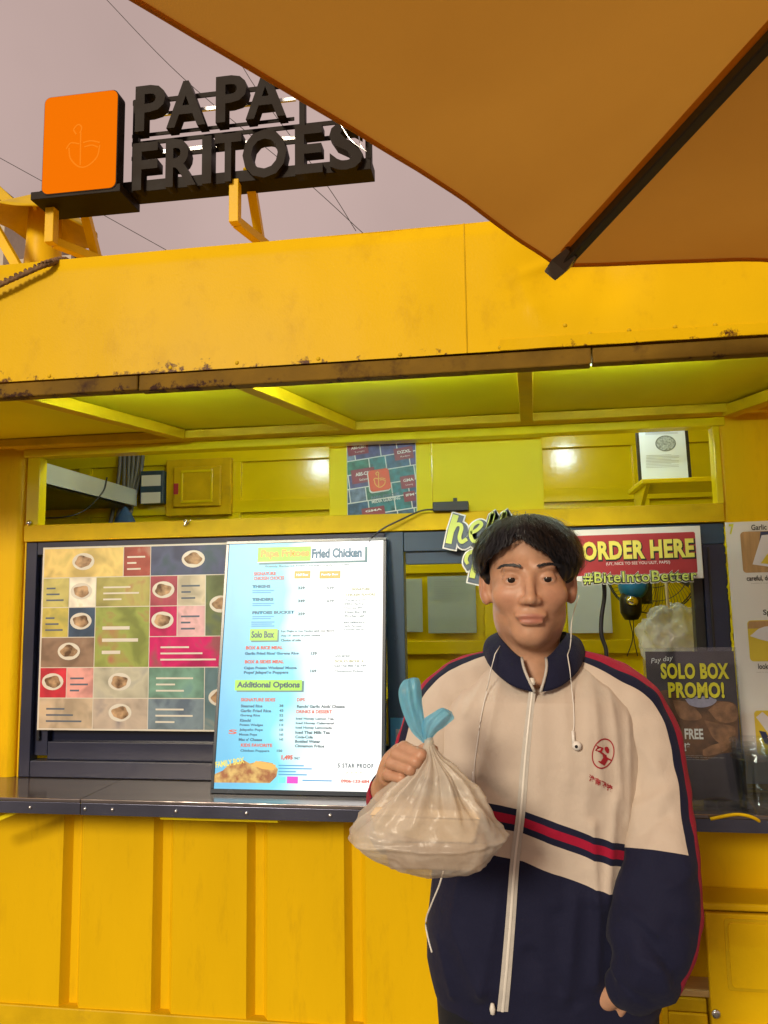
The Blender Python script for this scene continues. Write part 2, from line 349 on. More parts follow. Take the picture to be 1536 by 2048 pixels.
# ---- LED tubes on the kiosk ceiling, behind the lintel
mat('led', (0.8, 0.8, 0.8), 0.4, emit=(0.76, 0.95, 1.0), estr=62.0)
for xb, yy in ((-1.18, 3.00), (0.43, 3.02), (-0.40, 3.00)):
    t = MB().lathe((xb, yy, 2.519), [(0.05, 0), (0.05, -0.008), (0.024, -0.012), (0.022, -0.035)], 20).build('bulb_socket', 'white_card', K, smooth=True)
    MB().lathe((xb, yy, 2.428), [(0.058 * math.sin(q), -0.058 * math.cos(q)) for q in np.linspace(0.02, PI - 0.35, 14)], 24).build('bulb', 'led', t, smooth=True)

# ---- awning: fascia sheet, frame bar, underside, ribs
AY = 1.93; AZ0, AZ1 = 2.157, 2.512
AX0, AX1 = -2.75, 1.75
def fas(a, b):
    x = AX0 + (AX1 - AX0) * a; z = AZ0 + (AZ1 - AZ0) * b
    d = 0.0
    # pushed-in buckle near the right half, soft waves elsewhere
    q = (x - 0.22) / 0.17; w_ = (z - 2.37 - 0.10 * (x - 0.22)) / 0.075
    d += 0.028 * math.exp(-q * q - w_ * w_) + 0.010 * math.exp(-((x - 0.30) / 0.05) ** 2 - ((z - 2.30 - 0.3 * (x - 0.3)) / 0.05) ** 2)
    q2 = (x - 0.05) / 0.10; w2 = (z - 2.36) / 0.10
    d -= 0.010 * math.exp(-q2 * q2 - w2 * w2)
    zr = 2.355 + 0.30 * (x - 0.05) - 0.5 * (x - 0.2) ** 2
    d -= 0.011 * math.exp(-abs(z - zr) / 0.013) * math.exp(-((x - 0.22) / 0.15) ** 4) + 0.007 * math.exp(-abs(x - 0.10 + 0.35 * (z - 2.3)) / 0.014) * math.exp(-((z - 2.29) / 0.07) ** 4)
    q3 = (x - 0.42) / 0.05; d -= 0.006 * math.exp(-q3 * q3) * b
    d += 0.004 * mnoise.noise(V3((x * 1.7, z * 3.0, 0.2))) + 0.0012 * mnoise.noise(V3((x * 9, z * 5.0, 2.2)))
    zz = z
    if b > 0.9: d += (b - 0.9) * 0.08
    return (x, AY + d + 0.02 * b, zz + 0.016 * b * a)
fa = MB().grid(fas, 240, 44).build('awning_fascia', 'fascia_paint', K, smooth=True)
for x in (at(315 + 768 - 615, 0, AY).x,):
    pass
seam_x = at(928, 470, AY + 0.02).x
mb = MB()
sk = [fas((seam_x - AX0) / (AX1 - AX0), b) for b in np.linspace(0.0, 1, 12)]
mb.tube([(p[0], p[1] - 0.0006, p[2]) for p in sk], 0.0022, 6); mb.build('fascia_seam', 'yellow_frame', fa)
# rivets along the lower edge
for px, py in ((1130, 650), (1180, 667), (1258, 661), (1350, 654), (1430, 650), (98, 752), (340, 735), (473, 725), (636, 717), (800, 709), (1000, 695)):
    p = at(px, py, AY); f = fas((p.x - AX0) / (AX1 - AX0), (p.z - AZ0) / (AZ1 - AZ0))
    MB().lathe((p.x, f[1] + 0.0005, p.z), [(0.0060, 0), (0.0052, 0.0022), (0.0022, 0.0034)], 10, (0, -1, 0)).build('rivet', 'yellow_frame', fa, smooth=True)
# lower hem strip of the fascia (a folded lip on the right half)
hem = []
x_h0 = at(1000, 700, AY).x
o = MB().grid(lambda a, b: (x_h0 + (AX1 - x_h0) * a, AY - 0.0035 - 0.001 * b + 0.002 * mnoise.noise(V3((a * 20, 0, 0))), AZ0 + 0.001 + 0.028 * b), 60, 3).build('fascia_hem', 'fascia_paint', fa, smooth=True)
# top fold back to the roof
MB().grid(lambda a, b: (AX0 + (AX1 - AX0) * a, AY + 0.028 + 0.0 + (WY - 0.29 - AY - 0.028) * b, fas(a, 1)[2] - 0.002 + (2.655 - fas(a, 1)[2]) * b ** 1.3), 60, 8).build('awning_top', 'yellow_paint', K, smooth=True)
# frame bar under the fascia, rusted, in three welded lengths
xs = [AX0, at(275, 765, AY).x, at(1185, 720, AY).x, AX1]
for i in range(3):
    zo = -0.003 if i == 1 else 0.0
    MB().box((xs[i] + 0.0015, AY + 0.004 + 0.003 * (i == 2), 2.113 + zo), (xs[i + 1] - 0.0015, AY + 0.044, 2.154)).build('awning_frame_bar', 'rusty_frame', K, bevel=0.004)
for x in (AX0 + 0.02, AX1 - 0.02):
    MB().box((x - 0.02, AY + 0.045, 2.116), (x + 0.02, WY - 0.02, 2.156)).build('awning_side_bar', 'yellow_frame', K, bevel=0.003)
MB().grid(lambda a, b: (AX0 + (AX1 - AX0) * a, AY + 0.03 + (WY - AY - 0.04) * b, 2.158 + 0.003 * mnoise.noise(V3((a * 14, b * 4, 3)))), 80, 14).build('awning_soffit', 'soffit_cold_yellow', K, smooth=True)
MB().box((XL - 0.3, WY - 0.09, 2.126), (XR + 0.35, WY - 0.052, 2.156)).build('soffit_back_bar', 'yellow_frame', K, bevel=0.003)
for (pa, pb, w) in (((40, 792), (360, 868), 0.045), ((478, 778), (700, 858), 0.045), ((1050, 748), (1053, 836), 0.042)):
    a = at(*pa, AY + 0.05); b = at(*pb, WY - 0.10); a.z = 2.138; b.z = 2.138
    MB().beam(a, b, w, 0.036).build('soffit_rib', 'yellow_frame', K, bevel=0.002)
MB().beam((XR + 0.02, WY - 0.06, 2.134), (XR + 0.31, AY + 0.06, 2.134), 0.05, 0.036).build('soffit_rib', 'yellow_frame', K, bevel=0.002)

# strip light tucked behind the front frame bar of the awning
lf_ = MB().box((-1.25, AY + 0.0455, 2.134), (0.62, AY + 0.066, 2.1555)).build('awning_light', 'white_card', K, bevel=0.002)
mat('strip_led', (0.8, 0.8, 0.8), 0.4, emit=(0.70, 0.95, 0.88), estr=125.0)
MB().tube([(-1.22, AY + 0.058, 2.1275), (0.60, AY + 0.058, 2.1275)], 0.0048, 8).build('led_tube', 'strip_led', lf_)
# warm bulkhead lamps on the wall, just outside the picture on either side
def wall_lamp(x, z, e, lab):
    t = thing('wall_lamp', (x, WY - 0.05, z), lab, 'lamp', 'bulkhead lamps on the kiosk front')
    MB().lathe((x, WY - 0.007, z), [(0.06, 0), (0.06, 0.012), (0.045, 0.02)], 24, (0, -1, 0)).build('backplate', 'dark_metal', t, smooth=True)
    MB().lathe((x, WY - 0.028, z), [(0.042, 0), (0.046, 0.03), (0.038, 0.06), (0.018, 0.078), (0, 0.08)], 24, (0, -1, 0)).build('globe', mat('lamp_globe', (0.9, 0.6, 0.2), 0.4, emit=(1.0, 0.50, 0.06), estr=8.0), t, smooth=True)
    l_ = bpy.data.lights.new('lamp_light', 'POINT'); l_.energy = e; l_.color = (1.0, 0.42, 0.03); l_.shadow_soft_size = 0.05
    lo = bpy.data.objects.new('lamp_light', l_); finish(lo, t); lo.location = (x, WY - 0.20, z)
wall_lamp(-2.42, 1.15, 7.0, 'round amber bulkhead lamp on the wall left of the serving hatch')
wall_lamp(1.28, 1.95, 1.6, 'round amber bulkhead lamp on the wall right of the menu poster')
# ---- counter
CY0 = 2.42
jx = at(160, 1600, CY0).x
for a, b, yo in ((KX0 + 0.5, jx, 0.001), (jx + 0.0015, XR + 0.16, 0.0)):
    c = MB().box((a, CY0 + yo, CTZ - 0.012), (b, WY + 0.06, CTZ - (0.0005 if yo else 0))).build('counter_top', 'steel_top', K, bevel=0.0025)
    MB().box((a + 0.0005, CY0 + 0.0012 + yo, CTZ - 0.050), (b - 0.0005, CY0 + 0.008 + yo, CTZ - 0.0125)).build('counter_lip', 'steel_lip', c, bevel=0.001)
    for px, py in ((60, 1604), (170, 1605), (225, 1602), (352, 1606), (493, 1611), (660, 1617)):
        p = at(px, py, CY0)
        if a < p.x < b:
            MB().lathe((p.x, CY0 + 0.0012 + yo, CTZ - 0.031), [(0.0065, 0), (0.0056, 0.003), (0.0025, 0.0045)], 12, (0, -1, 0)).build('rivet', 'steel', c, smooth=True)
MB().box((at(1385, 1630, CY0).x, CY0 + 0.010, CTZ - 0.050), (at(1423, 1630, CY0).x, CY0 + 0.03, CTZ - 0.0125)).build('counter_bracket', 'yellow_paint', K, bevel=0.003)
# glossy yellow batten and strut added in place of light streaks below the lip
MB().box((at(325, 1618, CY0 + 0.05).x, CY0 + 0.03, CTZ - 0.066), (at(560, 1618, CY0 + 0.05).x, CY0 + 0.055, CTZ - 0.052)).build('streak_batten', 'yellow_panel', K, bevel=0.003)
MB().beam(at(-70, 1668, CY0 + 0.1), at(72, 1606, CY0 + 0.05), 0.012, 0.014).build('counter_strut', 'yellow_panel', K, bevel=0.002)
for x in (-2.4,):
    MB().beam((x, CY0 + 0.03, CTZ - 0.04), (x, WY + 0.0, CTZ - 0.26), 0.02, 0.02).build('counter_strut', 'yellow_frame', K)

# ---- sliding windows: dark aluminium
WIN = WY + 0.012
def bar(parent, x0, x1, z0, z1, y0, y1, m='navy_frame', name='frame_bar'):
    return MB().box((x0, y0, z0), (x1, y1, z1)).build(name, m, parent, bevel=0.002)
def window_frame(x0, x1, m):
    w = MB().box((x0, WY - 0.006, CTZ + 0.001), (x1, WY + 0.055, CTZ + 0.035)).build('window_sill_track', m, K, bevel=0.002)
    return w
mat('window_glass', (0.9, 0.95, 1.0), 0.03, var=0.0, trans=1.0)
gm, gn, gl, gb = newmat('tinted_glass'); gb.inputs['Base Color'].default_value = (0.008, 0.012, 0.035, 1); gb.inputs['Roughness'].default_value = 0.10; MATS['tinted_glass'] = gm
wl_ = bar(K, XL + 0.007, -0.985, CTZ + 0.001, HB - 0.001, WY + 0.028, WY + 0.055, 'navy_frame', 'left_window'); wl_.name = 'window'
bpy.data.objects.remove(wl_)
wl_ = MB().box((XL + 0.06, WY + 0.045, CTZ + 0.09), (-0.42, WY + 0.050, HB - 0.06)).build('window', 'tinted_glass', K)
tag(wl_, 'dark tinted left window behind the lightbox')
for (x0, x1, z0, z1, d0, d1) in ((XL + 0.0065, XL + 0.050, CTZ + 0.002, HB - 0.002, 0.000, 0.05), (XL + 0.051, XL + 0.105, CTZ + 0.075, HB - 0.055, 0.022, 0.058),
                            (XL + 0.051, -0.40, CTZ + 0.002, CTZ + 0.060, 0.001, 0.056), (XL + 0.106, -0.40, CTZ + 0.061, CTZ + 0.125, 0.022, 0.058),
                            (XL + 0.051, -0.40, HB - 0.05, HB - 0.002, 0.001, 0.054), (-0.399, -0.335, CTZ + 0.002, HB - 0.002, -0.004, 0.062)):
    bar(wl_, x0, x1, z0, z1, WY + d0, WY + d1, 'slate_frame' if x0 > -0.41 else 'navy_frame')
# a little latch on the left stile
bar(wl_, XL + 0.066, XL + 0.078, CTZ + 0.13, CTZ + 0.17, WY + 0.010, WY + 0.0215, 'black_plastic', 'latch')
MB().lathe((-0.366, WY - 0.0045, 1.40), [(0.007, 0), (0.006, 0.002)], 12, (0, -1, 0)).build('screw', 'slate_frame', wl_)
# open window: only rails and the right stile stack
wr_ = MB().box((-0.334, WY + 0.0, CTZ + 0.002), (XR - 0.1, WY + 0.055, CTZ + 0.036)).build('window', 'navy_frame', K, bevel=0.002)
tag(wr_, 'open dark framed serving window')
bar(wr_, -0.334, XR - 0.001, 1.700, HB - 0.002, WY + 0.002, WY + 0.054, 'slate_frame')
bar(wr_, -0.330, 0.635, 1.655, 1.698, WY + 0.014, WY + 0.050, 'slate_frame')
bar(wr_, 0.670, XR - 0.002, CTZ + 0.037, 1.699, WY - 0.002, WY + 0.050, 'navy_frame')
bar(wr_, 0.637, 0.669, CTZ + 0.037, 1.697, WY + 0.010, WY + 0.052, 'dark_metal')
bar(wr_, 0.684, 0.692, CTZ + 0.04, 1.69, WY - 0.006, WY - 0.0021, 'dark_metal')
# sealant squeezed out beside the frame
pts = []
random.seed(3)
for i in range(60):
    z = 1.755 - i * 0.0095; pts.append((XR + 0.001 + random.uniform(-0.003, 0.003), WY - 0.006, z))
MB().tube(pts, [0.003 + 0.0035 * random.random() for _ in pts], 6).build('sealant', 'yellow_panel', K, smooth=True)
# ---- two yellow blanking boards in the transom
MB().box((at(660, 960, 2.78).x, 2.765, HT - 0.02), (at(864, 960, 2.78).x, 2.78, 2.13)).build('transom_board', 'yellow_panel', K, bevel=0.001)
MB().box((at(866, 960, 2.78).x, 2.764, HT - 0.02), (at(1086, 960, 2.78).x, 2.779, 2.13)).build('transom_board', 'yellow_panel', K, bevel=0.001)
# ================================================================== sign on the roof
SG = Frame((0, 2.30, 0)); SF = Frame((0, 2.245, 0)); LF = Frame((0, 2.20, 0))
sign = thing('roof_sign', (-0.94, 2.30, 2.66), 'roof sign of dark block letters with a lit orange logo box', 'sign')
mat('sign_dark', (0.016, 0.010, 0.006), 0.5, spec=0.12, var=0.3, vscale=12, bump=0.05)
mat('logo_orange', (0.22, 0.035, 0.001), 0.5, var=0.0, spec=0.0, emit=(0.88, 0.19, 0.001), estr=0.78)
mat('logo_line', (0.25, 0.06, 0.003), 0.5, var=0.0, spec=0.0, emit=(0.92, 0.25, 0.012), estr=0.78)
lx0, lz0, lx1, lz1 = -1.450, 2.868, -1.187, 3.212
lb_ = MB().fpoly(LF, rrect(lx0, lz0, lx1, lz1, 0.022), -0.003, 0.045).build('logo_box', 'sign_dark', sign)
MB().fpoly(LF, rrect(lx0 + 0.003, lz0 + 0.003, lx1 - 0.003, lz1 - 0.003, 0.021), 0.0, 0.0025).build('logo_face', 'logo_orange', lb_)
def ribbon(mb, fr, pts, w, c):
    P = [V3((p[0], p[1], 0)) for p in pts]; L = []; Rr = []
    for i, p in enumerate(P):
        a = P[max(i - 1, 0)]; b = P[min(i + 1, len(P) - 1)]; d = (b - a).normalized(); n = V3((-d.y, d.x, 0)) * (w[i] if isinstance(w, list) else w) / 2
        L.append(fr.pt(p.x + n.x, p.y + n.y, c)); Rr.append(fr.pt(p.x - n.x, p.y - n.y, c))
    k = len(P); mb.add(L + Rr, [(i, i + 1, k + i + 1, k + i) for i in range(k - 1)]); return mb
def curve(pts, n=8):
    P = [np.array(p, float) for p in pts]; P = [2 * P[0] - P[1]] + P + [2 * P[-1] - P[-2]]; out = []
    for i in range(1, len(P) - 2):
        for k in range(n):
            t = k / n; a, b, c, d = P[i - 1:i + 3]
            out.append(tuple(0.5 * ((2 * b) + (c - a) * t + (2 * a - 5 * b + 4 * c - d) * t * t + (3 * b - a - 3 * c + d) * t ** 3)))
    out.append(tuple(P[-2])); return out
def emblem(fr, cx_, cy_, s, m, parent, w=0.0035, c=0.001):
    """line emblem: a hen's head and neck over a bowl on a stem"""
    mb = MB()
    ribbon(mb, fr, [(cx_ + s * a, cy_ + s * b) for a, b in curve([(-.30, .02), (-.26, -.22), (-.08, -.42), (.12, -.44), (.34, -.26), (.40, .0)])], w, c)
    ribbon(mb, fr, [(cx_ + s * a, cy_ + s * b) for a, b in ((-.04, .34), (-.03, -.40))], w, c + 0.0001)
    ribbon(mb, fr, [(cx_ + s * a, cy_ + s * b) for a, b in curve([(-.36, .0), (-.26, .12), (-.06, .08)])], w, c + 0.0002)
    ribbon(mb, fr, [(cx_ + s * a, cy_ + s * b) for a, b in curve([(.02, .10), (.20, .12), (.40, .06)])], w, c + 0.0003)
    ribbon(mb, fr, [(cx_ + s * a, cy_ + s * b) for a, b in curve([(.05, .0), (.22, .02), (.36, -.04)])], w, c + 0.0004)
    ribbon(mb, fr, [(cx_ + s * a, cy_ + s * b) for a, b in curve([(-.14, .30), (-.20, .42), (-.10, .52), (-.02, .44), (-.06, .32)])], w, c + 0.0005)
    return mb.build('emblem', m, parent)
emblem(LF, (lx0 + lx1) / 2 + 0.01, (lz0 + lz1) / 2 - 0.02, 0.155, 'logo_line', lb_, 0.0045)
# letters: row 1 stands on z 3.085, row 2 on z 2.879
def letters(row, zb, zt):
    for ch, x0, x1 in row:
        o = text(SF, ch, x0, zb, x1, zt, 'sign_dark', sign, w=-0.042, bold=0.026, depth=0.042, name='letter')
letters((('P', -1.150, -1.045), ('A', -1.040, -0.905), ('P', -0.870, -0.765), ('A', -0.768, -0.635)), 3.085, 3.246)
letters((('F', -1.155, -1.068), ('R', -1.040, -0.935), ('I', -0.915, -0.883), ('T', -0.872, -0.782), ('O', -0.778, -0.632), ('E', -0.604, -0.514), ('S', -0.492, -0.384)), 2.879, 3.044)
RY0, RY1 = 2.262, 2.302
MB().box((-1.500, 2.268, 2.886), (-0.362, 2.345, 2.926)).build('bottom_rail', 'sign_dark', sign, bevel=0.002)
MB().box((-1.490, 2.205, 2.858), (-1.175, 2.345, 2.8855)).build('bottom_rail', 'sign_dark', sign, bevel=0.002)
for z0, z1, x1 in ((3.128 + 0.09, 3.146 + 0.09, -0.60), (3.070, 3.086, -0.40), (3.018, 3.034, -0.362), (3.100, 3.113, -0.62)):
    MB().box((-1.187, RY0 + 0.036, z0), (x1, RY1, z1)).build('rail', 'sign_dark', sign, bevel=0.0015)
for x, z1 in ((-1.172, 3.235), (-0.592, 3.235), (-0.374, 3.034)):
    MB().box((x - 0.010, RY0 + 0.03, 2.924), (x + 0.010, RY1 + 0.012, z1)).build('post', 'sign_dark', sign, bevel=0.0015)
# silver-backed strip lights behind the rails
for z in (3.190, 3.052):
    MB().box((-1.14, RY1 + 0.014, z - 0.006), (-0.62, RY1 + 0.022, z + 0.006)).build('strip', 'steel', sign)
# loose wire around the S
MB().tube(curve([(-0.47, 2.236, 3.045), (-0.43, 2.232, 3.05), (-0.40, 2.235, 3.01), (-0.39, 2.238, 2.95), (-0.372, 2.24, 2.93), (-0.42, 2.236, 2.97), (-0.46, 2.236, 3.04)], 5), 0.0018, 6).build('loose_wire', 'steel', sign)
def brk(px, py0, py1, pe, pd0, pd1):
    a = at(px, py0, 2.275); b = at(px, py1, 2.275); a.x = b.x; zb = b.z
    fr_ = MB(); w = 0.032
    fr_.beam(a + V3((0, 0, 0.03)), b - V3((0, 0, 0.001)), w, w, (0, 1, 0)); fr_.build('bracket_post', 'yellow_paint', sign, bevel=0.002)
    e = atz(*pe, zb - 0.016); e2 = V3((b.x + (e.x - b.x) * 1.8, b.y + (e.y - b.y) * 1.8, zb + 0.012))
    MB().beam(V3((b.x, b.y + 0.017, zb + 0.012)), e2, 0.030, 0.030).build('bracket_foot', 'yellow_paint', sign, bevel=0.002)
    c = at(*pd0, 2.335); d = at(*pd1, 2.335 + (e.y - b.y) * 1.1)
    MB().beam(c + (c - d) * 0.35, d + (d - c) * 0.4, 0.030, 0.030).build('bracket_brace', 'yellow_paint', sign, bevel=0.002)
brk(102, 410, 487, (168, 523), (165, 405), (194, 518))
brk(470, 380, 447, (505, 485), (503, 375), (521, 486))

# ================================================================== vent pipe with cone cap
vp = thing('vent_pipe', (-2.09, 3.2, 2.66), 'yellow roof vent pipe with a dented cone cap, left of the roof sign', 'vent')
c = at(88, 480, 3.2)
MB().lathe((c.x, 3.2, 2.60), [(0.105, 0), (0.100, 0.3), (0.078, 0.62), (0.072, 0.80)], 28).build('pipe', 'yellow_paint', vp, smooth=True)
tip = at(92, 384, 3.2)
def cone(a, b):
    t = 2 * PI * a; r = 0.225 * b * (1 + 0.05 * math.sin(3 * t + 1) * b); z = tip.z - 0.18 * b - 0.05 * b * (a > -1) * math.cos(t) * 0.6 + 0.012 * b * math.sin(5 * t)
    return (tip.x + 0.0 + r * math.cos(t), 3.2 + r * math.sin(t), z)
cp = MB().grid(cone, 40, 8, True).build('cap', 'yellow_frame', vp, smooth=True)
sm = cp.modifiers.new('s', 'SOLIDIFY'); sm.thickness = 0.006
for k in range(3):
    t = 2 * PI * k / 3 + 0.5; MB().beam((c.x + 0.07 * math.cos(t), 3.2 + 0.07 * math.sin(t), 3.36), (tip.x + 0.10 * math.cos(t), 3.2 + 0.10 * math.sin(t), tip.z - 0.09), 0.018, 0.004).build('cap_strap', 'yellow_frame', vp)
# bracing frame on the roof left of the pipe
bf = thing('roof_brace', (-2.3, 3.0, 2.66), 'yellow angle bars of a brace frame at the left roof edge', 'brace')
a = at(-60, 330, 3.35); b = at(34, 417, 3.35); MB().beam(a, b + (b - a) * 0.8, 0.04, 0.05).build('brace_bar', 'yellow_frame', bf, bevel=0.003)
a = at(-30, 420, 2.95); b = at(36, 535, 2.95); MB().beam(a, b + (b - a) * 0.4, 0.035, 0.04).build('brace_bar', 'yellow_paint', bf, bevel=0.003)
MB().beam(at(-60, 330, 3.35), (at(-60, 330, 3.35).x, 3.35, 2.665), 0.04, 0.04, (0, 1, 0)).build('brace_post', 'yellow_frame', bf, bevel=0.003)
MB().beam(at(-30, 420, 2.95), (at(-30, 420, 2.95).x, 2.95, 2.665), 0.035, 0.035, (0, 1, 0)).build('brace_post', 'yellow_frame', bf, bevel=0.003)
# rope lying over the left roof edge
mat('rope', (0.22, 0.12, 0.05), 0.9, var=0.5, vscale=60, bump=0.5, bscale=90)
rp = curve([at(-40, 590, 1.918), at(8, 566, 1.918), at(48, 548, 1.922), at(84, 532, 1.925), at(104, 526, 1.94), at(120, 522, 1.98), at(135, 522, 2.04)], 14)
mb = MB()
for s_ in range(2):
    mb.tube([(p[0] + 0.006 * math.cos(i * 0.9 + s_ * PI), p[1] - 0.004, p[2] + 0.006 * math.sin(i * 0.9 + s_ * PI)) for i, p in enumerate(rp)], 0.006, 6)
tag(mb.build('rope', 'rope', smooth=True), 'frayed brown rope lying over the left end of the awning fascia', 'rope')

# ================================================================== overhead wires and a far building
mat('wire', (0.03, 0.03, 0.03), 0.6)
for lab, pts in (('thin overhead wire crossing behind the letters PAPA down to the kiosk roof', ((190, -25), (365, 155), (600, 352), (730, 470))),
                 ('steeper thin overhead wire running behind the letter E of the roof sign', ((420, -0), (500, 158), (650, 365), (712, 462))),
                 ('thin overhead wire sloping behind the orange logo box at the left', ((-20, 305), (80, 360), (180, 415), (345, 507)))):
    P = [at(x, y, 8.5) for x, y in pts]
    tag(MB().tube(curve(P, 8), 0.0042, 6).build('overhead_wire', 'wire', smooth=True), lab, 'wire', 'overhead wires')
mat('pale_render', (0.60, 0.52, 0.42), 0.8, var=0.1)
fb = thing('building', (-20, 26, 0), 'pale distant building seen behind the roof vent pipe at the left edge', 'building')
p1_ = at(30, 400, 26); p2_ = at(128, 498, 26); p0_ = at(-260, 400, 26)
MB().box((p0_.x, 26, 0), (p1_.x - 0.4, 34, at(10, 408, 26).z)).build('wall', 'pale_render', fb)
MB().box((p1_.x - 0.39, 26.5, 0), (p2_.x, 34, p2_.z)).build('wall', 'pale_render', fb)
MB().box((p0_.x - 0.3, 25.7, at(10, 408, 26).z), (p1_.x - 0.2, 34.2, at(10, 408, 26).z + 0.35)).build('roof', 'rusty_frame', fb)
for k in range(6):
    x = p1_.x - 1.2 - k * 1.6
    w_ = MB().box((x - 0.5, 25.95, 8.0), (x + 0.5, 26.04, 9.5)).build('window', 'navy_frame', fb)

# ================================================================== parasol
PC = V3((0.95, 0.40, 0)); RZ = 2.232; PR = 1.447; AP = 2.69; A0 = math.atan2(1.2, -0.81)
pm, pn, pl, pb = newmat('canopy_fabric')
tcn = pn.new('ShaderNodeTexCoord'); nzn = pn.new('ShaderNodeTexNoise'); nzn.inputs['Scale'].default_value = 3.0; nzn.inputs['Detail'].default_value = 6; pl.new(tcn.outputs['Object'], nzn.inputs['Vector'])
wv = pn.new('ShaderNodeTexNoise'); wv.inputs['Scale'].default_value = 420; pl.new(tcn.outputs['Object'], wv.inputs['Vector'])
cr_ = pn.new('ShaderNodeMix'); cr_.data_type = 'RGBA'; cr_.inputs['A'].default_value = (0.64, 0.32, 0.045, 1); cr_.inputs['B'].default_value = (0.76, 0.40, 0.06, 1); pl.new(nzn.outputs[0], cr_.inputs['Factor'])
tr = pn.new('ShaderNodeBsdfTranslucent'); ms = pn.new('ShaderNodeMixShader'); ms.inputs[0].default_value = 0.55
df = pn.new('ShaderNodeBsdfDiffuse'); pl.new(cr_.outputs['Result'], df.inputs[0]); pl.new(cr_.outputs['Result'], tr.inputs[0])
bpn = pn.new('ShaderNodeBump'); bpn.inputs['Strength'].default_value = 0.25; bpn.inputs['Distance'].default_value = 0.002; pl.new(wv.outputs[0], bpn.inputs['Height']); pl.new(bpn.outputs[0], df.inputs['Normal'])
pl.new(df.outputs[0], ms.inputs[1]); pl.new(tr.outputs[0], ms.inputs[2]); pl.new(ms.outputs[0], pn['Material Output'].inputs[0]); MATS['canopy_fabric'] = pm
mat('parasol_frame', (0.035, 0.026, 0.018), 0.45, var=0.2, bump=0.05)
mat('parasol_cap', (0.16, 0.13, 0.10), 0.4, var=0.15)
PO = thing('parasol', (PC.x, PC.y, 0), 'orange-brown fabric parasol with dark ribs overhanging from the right', 'parasol')
def pv(k): t = A0 + k * PI / 4; return V3((PC.x + PR * math.cos(t), PC.y + PR * math.sin(t), RZ))
apex = V3((PC.x, PC.y, AP))
for k in range(8):
    a, b = pv(k), pv(k + 1); mid = (a + b) / 2
    def pan(u, v, a=a, b=b):
        e = a.lerp(b, u); s_ = 4 * u * (1 - u)
        e = e + (V3((PC.x, PC.y, RZ)) - e) * 0.012 * s_ + V3((0, 0, 0.004 * s_))
        p = apex.lerp(e, v); p.z += 0.0
        p.z -= 0.075 * s_ * math.sin(PI * min(1, v * 1.05)) * 0.6
        p.z += (0.012 * mnoise.noise(V3((p.x * 3, p.y * 3, k * 1.7))) + 0.003 * mnoise.noise(V3((u * 9, v * 26, k * 1.7)))) * s_ ** 0.5
        return p
    o = MB().grid(pan, 28, 28).build('canopy_panel', 'canopy_fabric', PO, smooth=True)
    # hem along the rim
    hp = [pan(u, 1.0) for u in np.linspace(0, 1, 20)]
    h = MB().grid(lambda u, v, pan=pan: pan(u, 1.0) + V3((0, 0, 0.002 - 0.009 * v)), 24, 3).build('hem', 'canopy_fabric', o, smooth=True)
    hm = h.modifiers.new('s', 'SOLIDIFY'); hm.thickness = 0.003
    for us in (0.0, 1.0): MB().grid(lambda u, v, pan=pan, us=us: pan(abs(us - 0.022 * u), 0.05 + 0.93 * v) + V3((0, 0, -0.0026)), 3, 24).build('rib_pocket', 'canopy_fabric', o, smooth=True)
    d = (apex - a).normalized(); perp = d.cross(V3((0, 0, 1))).normalized()
    r0_ = a + d * 0.03 - V3((0, 0, 0.016)); MB().beam(r0_, apex - V3((0, 0, 0.05)), 0.024, 0.018).build('rib', 'parasol_frame', PO, bevel=0.003)
    # corner pocket: a folded, faceted end cap
    up = perp.cross(d)
    cap = MB()
    tip_ = a - d * 0.022
    sec = [(-0.008, 0.024, 0.020), (0.028, 0.030, 0.026), (0.066, 0.020, 0.018)]
    vs = [tip_ - V3((0, 0, 0.004))]
    for (q, w_, h_) in sec:
        cc = tip_ + d * (q + 0.014) - V3((0, 0, 0.010))
        vs += [cc + perp * w_, cc + up * h_ * 0.6, cc - perp * w_, cc - up * h_]
    fs = [(0, 2, 1), (0, 3, 2), (0, 4, 3), (0, 1, 4)]
    for i in range(2):
        b0 = 1 + 4 * i; fs += [(b0 + j, b0 + (j + 1) % 4, b0 + 4 + (j + 1) % 4, b0 + 4 + j) for j in range(4)]
    fs += [(12, 11, 10, 9)]
    cap.add(vs, fs); cap.build('corner_cap', 'parasol_cap', PO, bevel=0.002)
MB().tube([(PC.x, PC.y, 0.05), (PC.x, PC.y, AP + 0.04)], 0.024, 16).build('pole', 'parasol_frame', PO, smooth=True)
MB().lathe((PC.x, PC.y, 0), [(0.28, 0), (0.27, 0.05), (0.06, 0.08), (0.035, 0.3)], 28).build('base', 'parasol_frame', PO, smooth=True)
MB().lathe((PC.x, PC.y, AP - 0.09), [(0.05, 0), (0.05, 0.06), (0.03, 0.08)], 18).build('hub', 'parasol_frame', PO, smooth=True)
